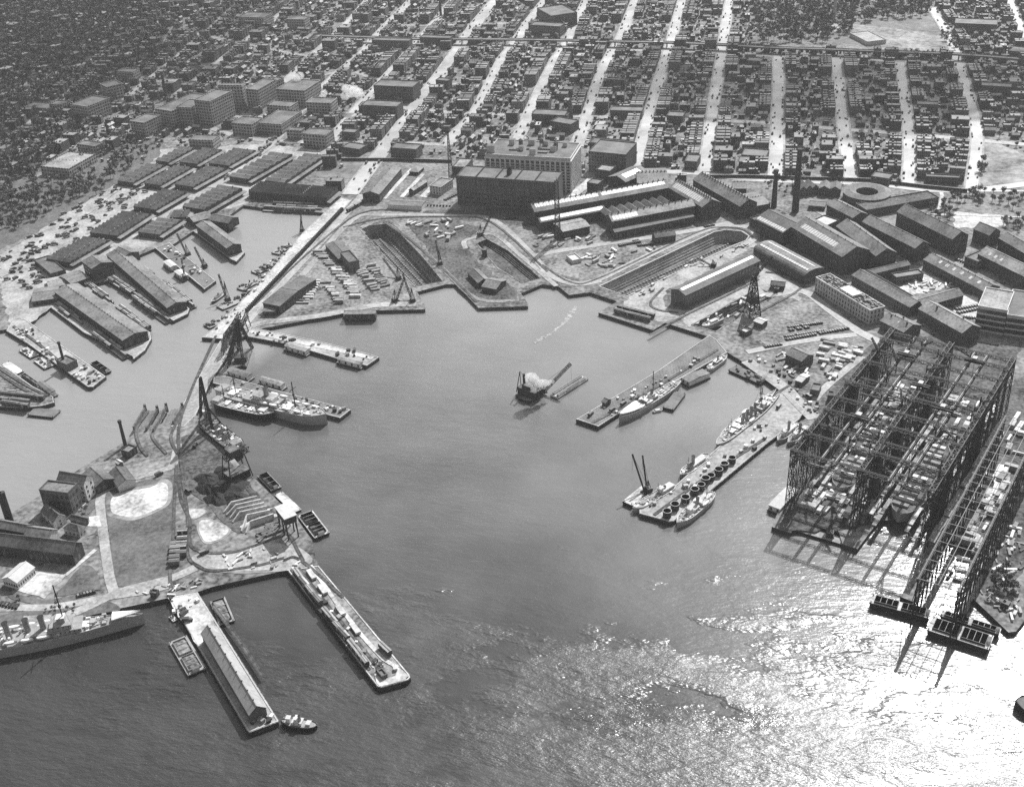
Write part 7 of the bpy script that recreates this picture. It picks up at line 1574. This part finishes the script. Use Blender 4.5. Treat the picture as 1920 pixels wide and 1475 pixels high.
# ------------------------------------------------------------------ vehicles
def car_mesh(kind):
    a = MB(); L_, W_, Hh = (4.6, 1.7, 1.75) if kind < 2 else (6.6, 2.2, 2.8)
    if kind < 2:
        a.box(-L_/2, L_/2, -W_/2 + .12, W_/2 - .12, .35, .95, 0); a.box(-L_/2 + .5, .55, -W_/2 + .2, W_/2 - .2, .95, Hh, 0, 1)
        for s in (-1, 1): a.box(-L_/2, -L_/2 + 1.2, s*(W_/2 - .1) - .12, s*(W_/2 - .1) + .12, .3, .8); a.box(L_/2 - 1.3, L_/2 - .1, s*(W_/2 - .1) - .12, s*(W_/2 - .1) + .12, .3, .8)
        a.box(-L_/2 + .7, .3, -W_/2 + .17, -W_/2 + .2, 1.15, 1.55, 3); a.box(-L_/2 + .7, .3, W_/2 - .2, W_/2 - .17, 1.15, 1.55, 3)
    else:
        a.box(-L_/2, L_/2 - 2.2, -W_/2, W_/2, .9, Hh, 0, 1); a.box(L_/2 - 2.1, L_/2 - .9, -W_/2 + .1, W_/2 - .1, .5, 2.1, 0, 1); a.box(L_/2 - .9, L_/2, -W_/2 + .4, W_/2 - .4, .5, 1.3)
    for x in (-L_/2 + .9, L_/2 - .9):
        for s in (-1, 1):
            y = s * (W_/2 - .08); N = 8; P = [(x + .38 * math.cos(6.283*i/N), .38 + .38 * math.sin(6.283*i/N)) for i in range(N)]
            a.face([(u, y + .1, v) for u, v in P], 2); a.face([(u, y - .1, v) for u, v in P][::-1], 2)
            for i in range(N): j = (i+1) % N; a.face([(P[i][0], y-.1, P[i][1]), (P[j][0], y-.1, P[j][1]), (P[j][0], y+.1, P[j][1]), (P[i][0], y+.1, P[i][1])], 2)
    return a
CMb = [car_mesh(0), car_mesh(1), car_mesh(2)]; CM = [m_.mesh(n_, ['carpaint', 'cartop', 'rubber', 'winglass']) for m_, n_ in zip(CMb, ('car', 'car', 'truck'))]
random.seed(3); CARS = []
def car(x, y, ang, lb, grp, z=3.14, k_=None): CARS.append((x, y, z, ang, random.choice((0, 0, 0, 2)) if k_ is None else k_, lb, grp))
def car_rows(k, rows, lb, grp):
    for (x0, y0, x1, y1, n_) in rows:
        p, q = W(k, x0, y0), W(k, x1, y1); d = q - p; a = math.atan2(d.y, d.x) + math.pi / 2 + .25
        for i in range(n_):
            if rnd() < .93: c = p.lerp(q, (i + .5) / n_); car(c.x, c.y, a + ru(-.06, .06), lb, grp, k_=0)
car_rows('g', ((285,1235,520,1200,16),(290,1255,430,1232,8)), 'parked car in the upper row of the triangular car park', 'cars in the upper row of the triangular car park'); car_rows('g', ((262,1300,540,1255,18),(270,1320,720,1235,26)), 'parked car in the lower row of the triangular car park', 'cars in the lower rows of the triangular car park')
car_rows('g', ((120,1370,240,1350,7),), 'parked car at the turning circle by the tracks', 'cars at the turning circle'); car_rows('g', ((1440,1110,1600,1080,9),(1455,1135,1600,1105,8),(1500,1160,1590,1170,5)), 'parked car in the pale yard beside the concrete shop', 'cars beside the concrete shop'); car_rows('g', ((1440,760,1560,800,7),), 'parked car behind the barracks with skylights', 'cars behind the barracks')
car_rows('f', ((590,670,740,640,12),(720,670,830,655,8),(690,640,740,630,4)), 'parked car on the open lot beside the dock road', 'cars on the lot beside the dock road'); car_rows('k', ((690,1430,860,1385,6),), 'parked car beside the clipped lawn', 'cars beside the clipped lawn'); car_rows('m', ((0,345,170,380,6),), 'parked car on the quay road behind the cruiser', 'cars behind the cruiser')
car_rows('f', ((1180,540,1250,525,5),), 'parked car at the shop doors near the long dock', 'cars near the long dock head'); car_rows('e', ((1150,515,1230,508,5),(820,410,900,370,7),(700,435,860,440,9)), 'parked car at the foot of the brick warehouse', 'cars by the brick warehouse')
for k, x, y, lb in (('k',1100,440,'dark car on the curve of the loop road'),('k',900,480,'car stopped by the white ended storehouse'),('k',1435,340,'dark truck at the loop road junction'),('l',320,80,'locomotive like dark truck on the cinder ground'),('l',255,490,'pale topped truck beside the siding'),('l',400,1045,'truck by the curved tracks'),('j',1000,380,'truck on the far side of the truck pier'),('j',920,362,'pair of trucks on the truck pier'),('j',1560,470,'pale truck near the truck pier tip'),('h',425,680,'long truck on the junction quay'),('h',222,750,'pale van at the destroyer end of the ring pier'),('o',800,500,'truck on the planked pier beside the gunboat bow'),('o',645,530,'truck at the planked pier end'),('o',880,455,'truck in the middle of the planked pier'),('m',1660,440,'open truck on the bottom pier edge'),('m',1690,500,'white truck on the bottom pier edge')):
    c = W(k, x, y); car(c.x, c.y, ru(0, 3), lb, None, z=3.2, k_=2)
c0_ = len(CARS)
sq = WL('d', 20,540, 160,640, 480,290, 780,120, 840,40, 640,30, 330,200, 20,420); xs = [p.x for p in sq]; ys = [p.y for p in sq]; k_ = 0
while k_ < 120:
    x, y = ru(min(xs), max(xs)), ru(min(ys), max(ys)); ins = False
    for i in range(len(sq)):
        a, b = sq[i], sq[i - 1]
        if (a.y > y) != (b.y > y) and x < (b.x - a.x) * (y - a.y) / (b.y - a.y) + a.x: ins = not ins
    if ins: car(x, y, random.choice((0, 1.57, .8)) + ru(-.3, .3), 'market truck or wagon standing in the open market square', 'vehicles in the market square', k_=random.choice((0, 2, 2))); k_ += 1
for (k, x0, y0, x1, y1, n_) in (('d',720,290,860,190,9),('d',900,330,1100,190,8),('a',1290,960,1440,870,10),('a',1050,1060,1300,960,12),('a',1420,900,1620,720,14),('d',480,330,620,345,6)):
    p, q = W(k, x0, y0), W(k, x1, y1); d = q - p
    for i in range(n_): c = p.lerp(q, (i + rnd()) / n_); car(c.x + ru(-3, 3), c.y + ru(-3, 3), math.atan2(d.y, d.x) + random.choice((0, 1.57)), 'truck backed up to a market canopy', 'trucks at the market canopies', k_=2)
for ai, (l, w, lb) in enumerate(AVW):
    for i in range(len(l) - 1):
        d = l[i+1] - l[i]; n_ = int(d.length / 15); a = math.atan2(d.y, d.x); nn = Vector((-d.y, d.x, 0)).normalized()
        for j in range(n_):
            c = l[i] + d * rnd() + nn * random.choice((-1, 1)) * random.choice((w/2 - 1.3, w/2 - 1.3, w/4))
            if in_view(c.x, c.y, 4, 5): car(c.x, c.y, a, 'car on the ' + lb, 'cars on the ' + lb, z=3.36 + .004 * ai)
near = sorted(CARS, key=lambda q: q[0] ** 2 + q[1] ** 2)
for (x, y, z, a, k_, lb, grp) in near[:300]:
    tag(inst('truck' if k_ == 2 else 'car', CM[k_], (x, y, z), a), lb, 'truck' if k_ == 2 else 'car', grp)
CN = [(np.array(m_.v) + [0, 0, .25], m_.f, m_.uv, m_.mi) for m_ in CMb]
merged('far_cars', [(x, y, a, k_, 1, 1) for (x, y, z, a, k_, _, _) in near[300:]], CN, ['carpaint', 'cartop', 'rubber', 'winglass'], 'mass of distant cars strung along the city avenues', 'cars')
print('cars', len(CARS))
# elevated railway
l = smooth([G(x, y, 3) for x, y in ((590,76),(700,80),(790,83),(947,84),(1063,86),(1153,88),(1250,90),(1343,94),(1447,100),(1570,104),(1690,109),(1797,113),(1950,125))], 3); c = l[0]
t = thing('elevated_railway', 'dark elevated railway crossing every avenue near the top', 'railway viaduct', c); rl = [p - c for p in l]; a = MB(); ribbon(a, rl, 9, 8.2, h=1.3); a.build('deck', ['slate'], t)
a = MB(); ribbon(a, rl, .4, 9.0, h=1.6, off=4.6); ribbon(a, rl, .4, 9.0, h=1.6, off=-4.6); a.build('girder', ['brickplain'], t)
pm2 = MB(); pm2.box(-.5, .5, -4.3, -3.7, 0, 7); pm2.box(-.5, .5, 3.7, 4.3, 0, 7); pm2.box(-.5, .5, -4.2, 4.2, 6.2, 6.9); pm2 = pm2.mesh('bent', ['steel']); k_ = 0
for i in range(len(rl) - 1):
    d = rl[i+1] - rl[i]; n_ = max(1, int(d.length / 16))
    for j in range(n_):
        if k_ < 96: q = rl[i] + d * (j / n_); inst('bent', pm2, (q.x, q.y, 0), math.atan2(d.y, d.x), t); k_ += 1
# clouds whose shadows lie on the city (they float above and ahead of the camera's view)
def cloud(label, gx, gy, rx, ry, alt, dens, rot=0.0):
    import bmesh
    c = G(gx, gy, 3) + SUN * ((alt - 3) / SUN.z); m = bpy.data.materials.new('cloud'); m.use_nodes = True; t_ = NT(m); t_.n.remove(t_.n['Principled BSDF']); v = t_.new('ShaderNodeVolumePrincipled')
    v.inputs['Color'].default_value = (1, 1, 1, 1); v.inputs['Density'].default_value = dens; v.inputs['Anisotropy'].default_value = .5; t_.l.new(v.outputs[0], t_.n['Material Output'].inputs['Volume']); MATS['cloud' + label] = m
    bm = bmesh.new(); bmesh.ops.create_icosphere(bm, subdivisions=4, radius=1)
    for q in bm.verts:
        k = 1 + .14 * math.sin(5 * q.co.x + 2 * q.co.y) * math.cos(4 * q.co.y) + .07 * math.sin(11 * q.co.x + 9 * q.co.z); q.co = Vector((q.co.x * rx * k, q.co.y * ry * k, q.co.z * 90 * k))
    me = bpy.data.meshes.new('cloud'); bm.to_mesh(me); bm.free(); me.materials.append(m); o = bpy.data.objects.new('cloud', me); COL.objects.link(o); o.location = c; o.rotation_euler = (0, 0, rot); return tag(o, label, 'cloud', kind='stuff')
cloud('flat cloud shading the right hand city blocks', 1560, 165, 330, 165, 1000, .008)
cloud('cloud shading the wooded district at the upper left', 40, 120, 400, 400, 1050, .0035)
#cloud('small cloud over the loft district', 330, 215, 170, 120, 1000, .006)
# ------------------------------------------------------------------ haze
hz = MB(); hz.box(-9500, 9500, -3000, 12500, -3, 540, bottom=True)
m = bpy.data.materials.new('haze'); m.use_nodes = True; t = NT(m); t.n.remove(t.n['Principled BSDF']); v = t.new('ShaderNodeVolumePrincipled')
v.inputs['Color'].default_value = (.92, .92, .92, 1); v.inputs['Density'].default_value = HAZE; v.inputs['Anisotropy'].default_value = .25
t.l.new(v.outputs[0], t.n['Material Output'].inputs['Volume']); MATS['haze'] = m
tag(hz.build('haze', ['haze']), kind='stuff')
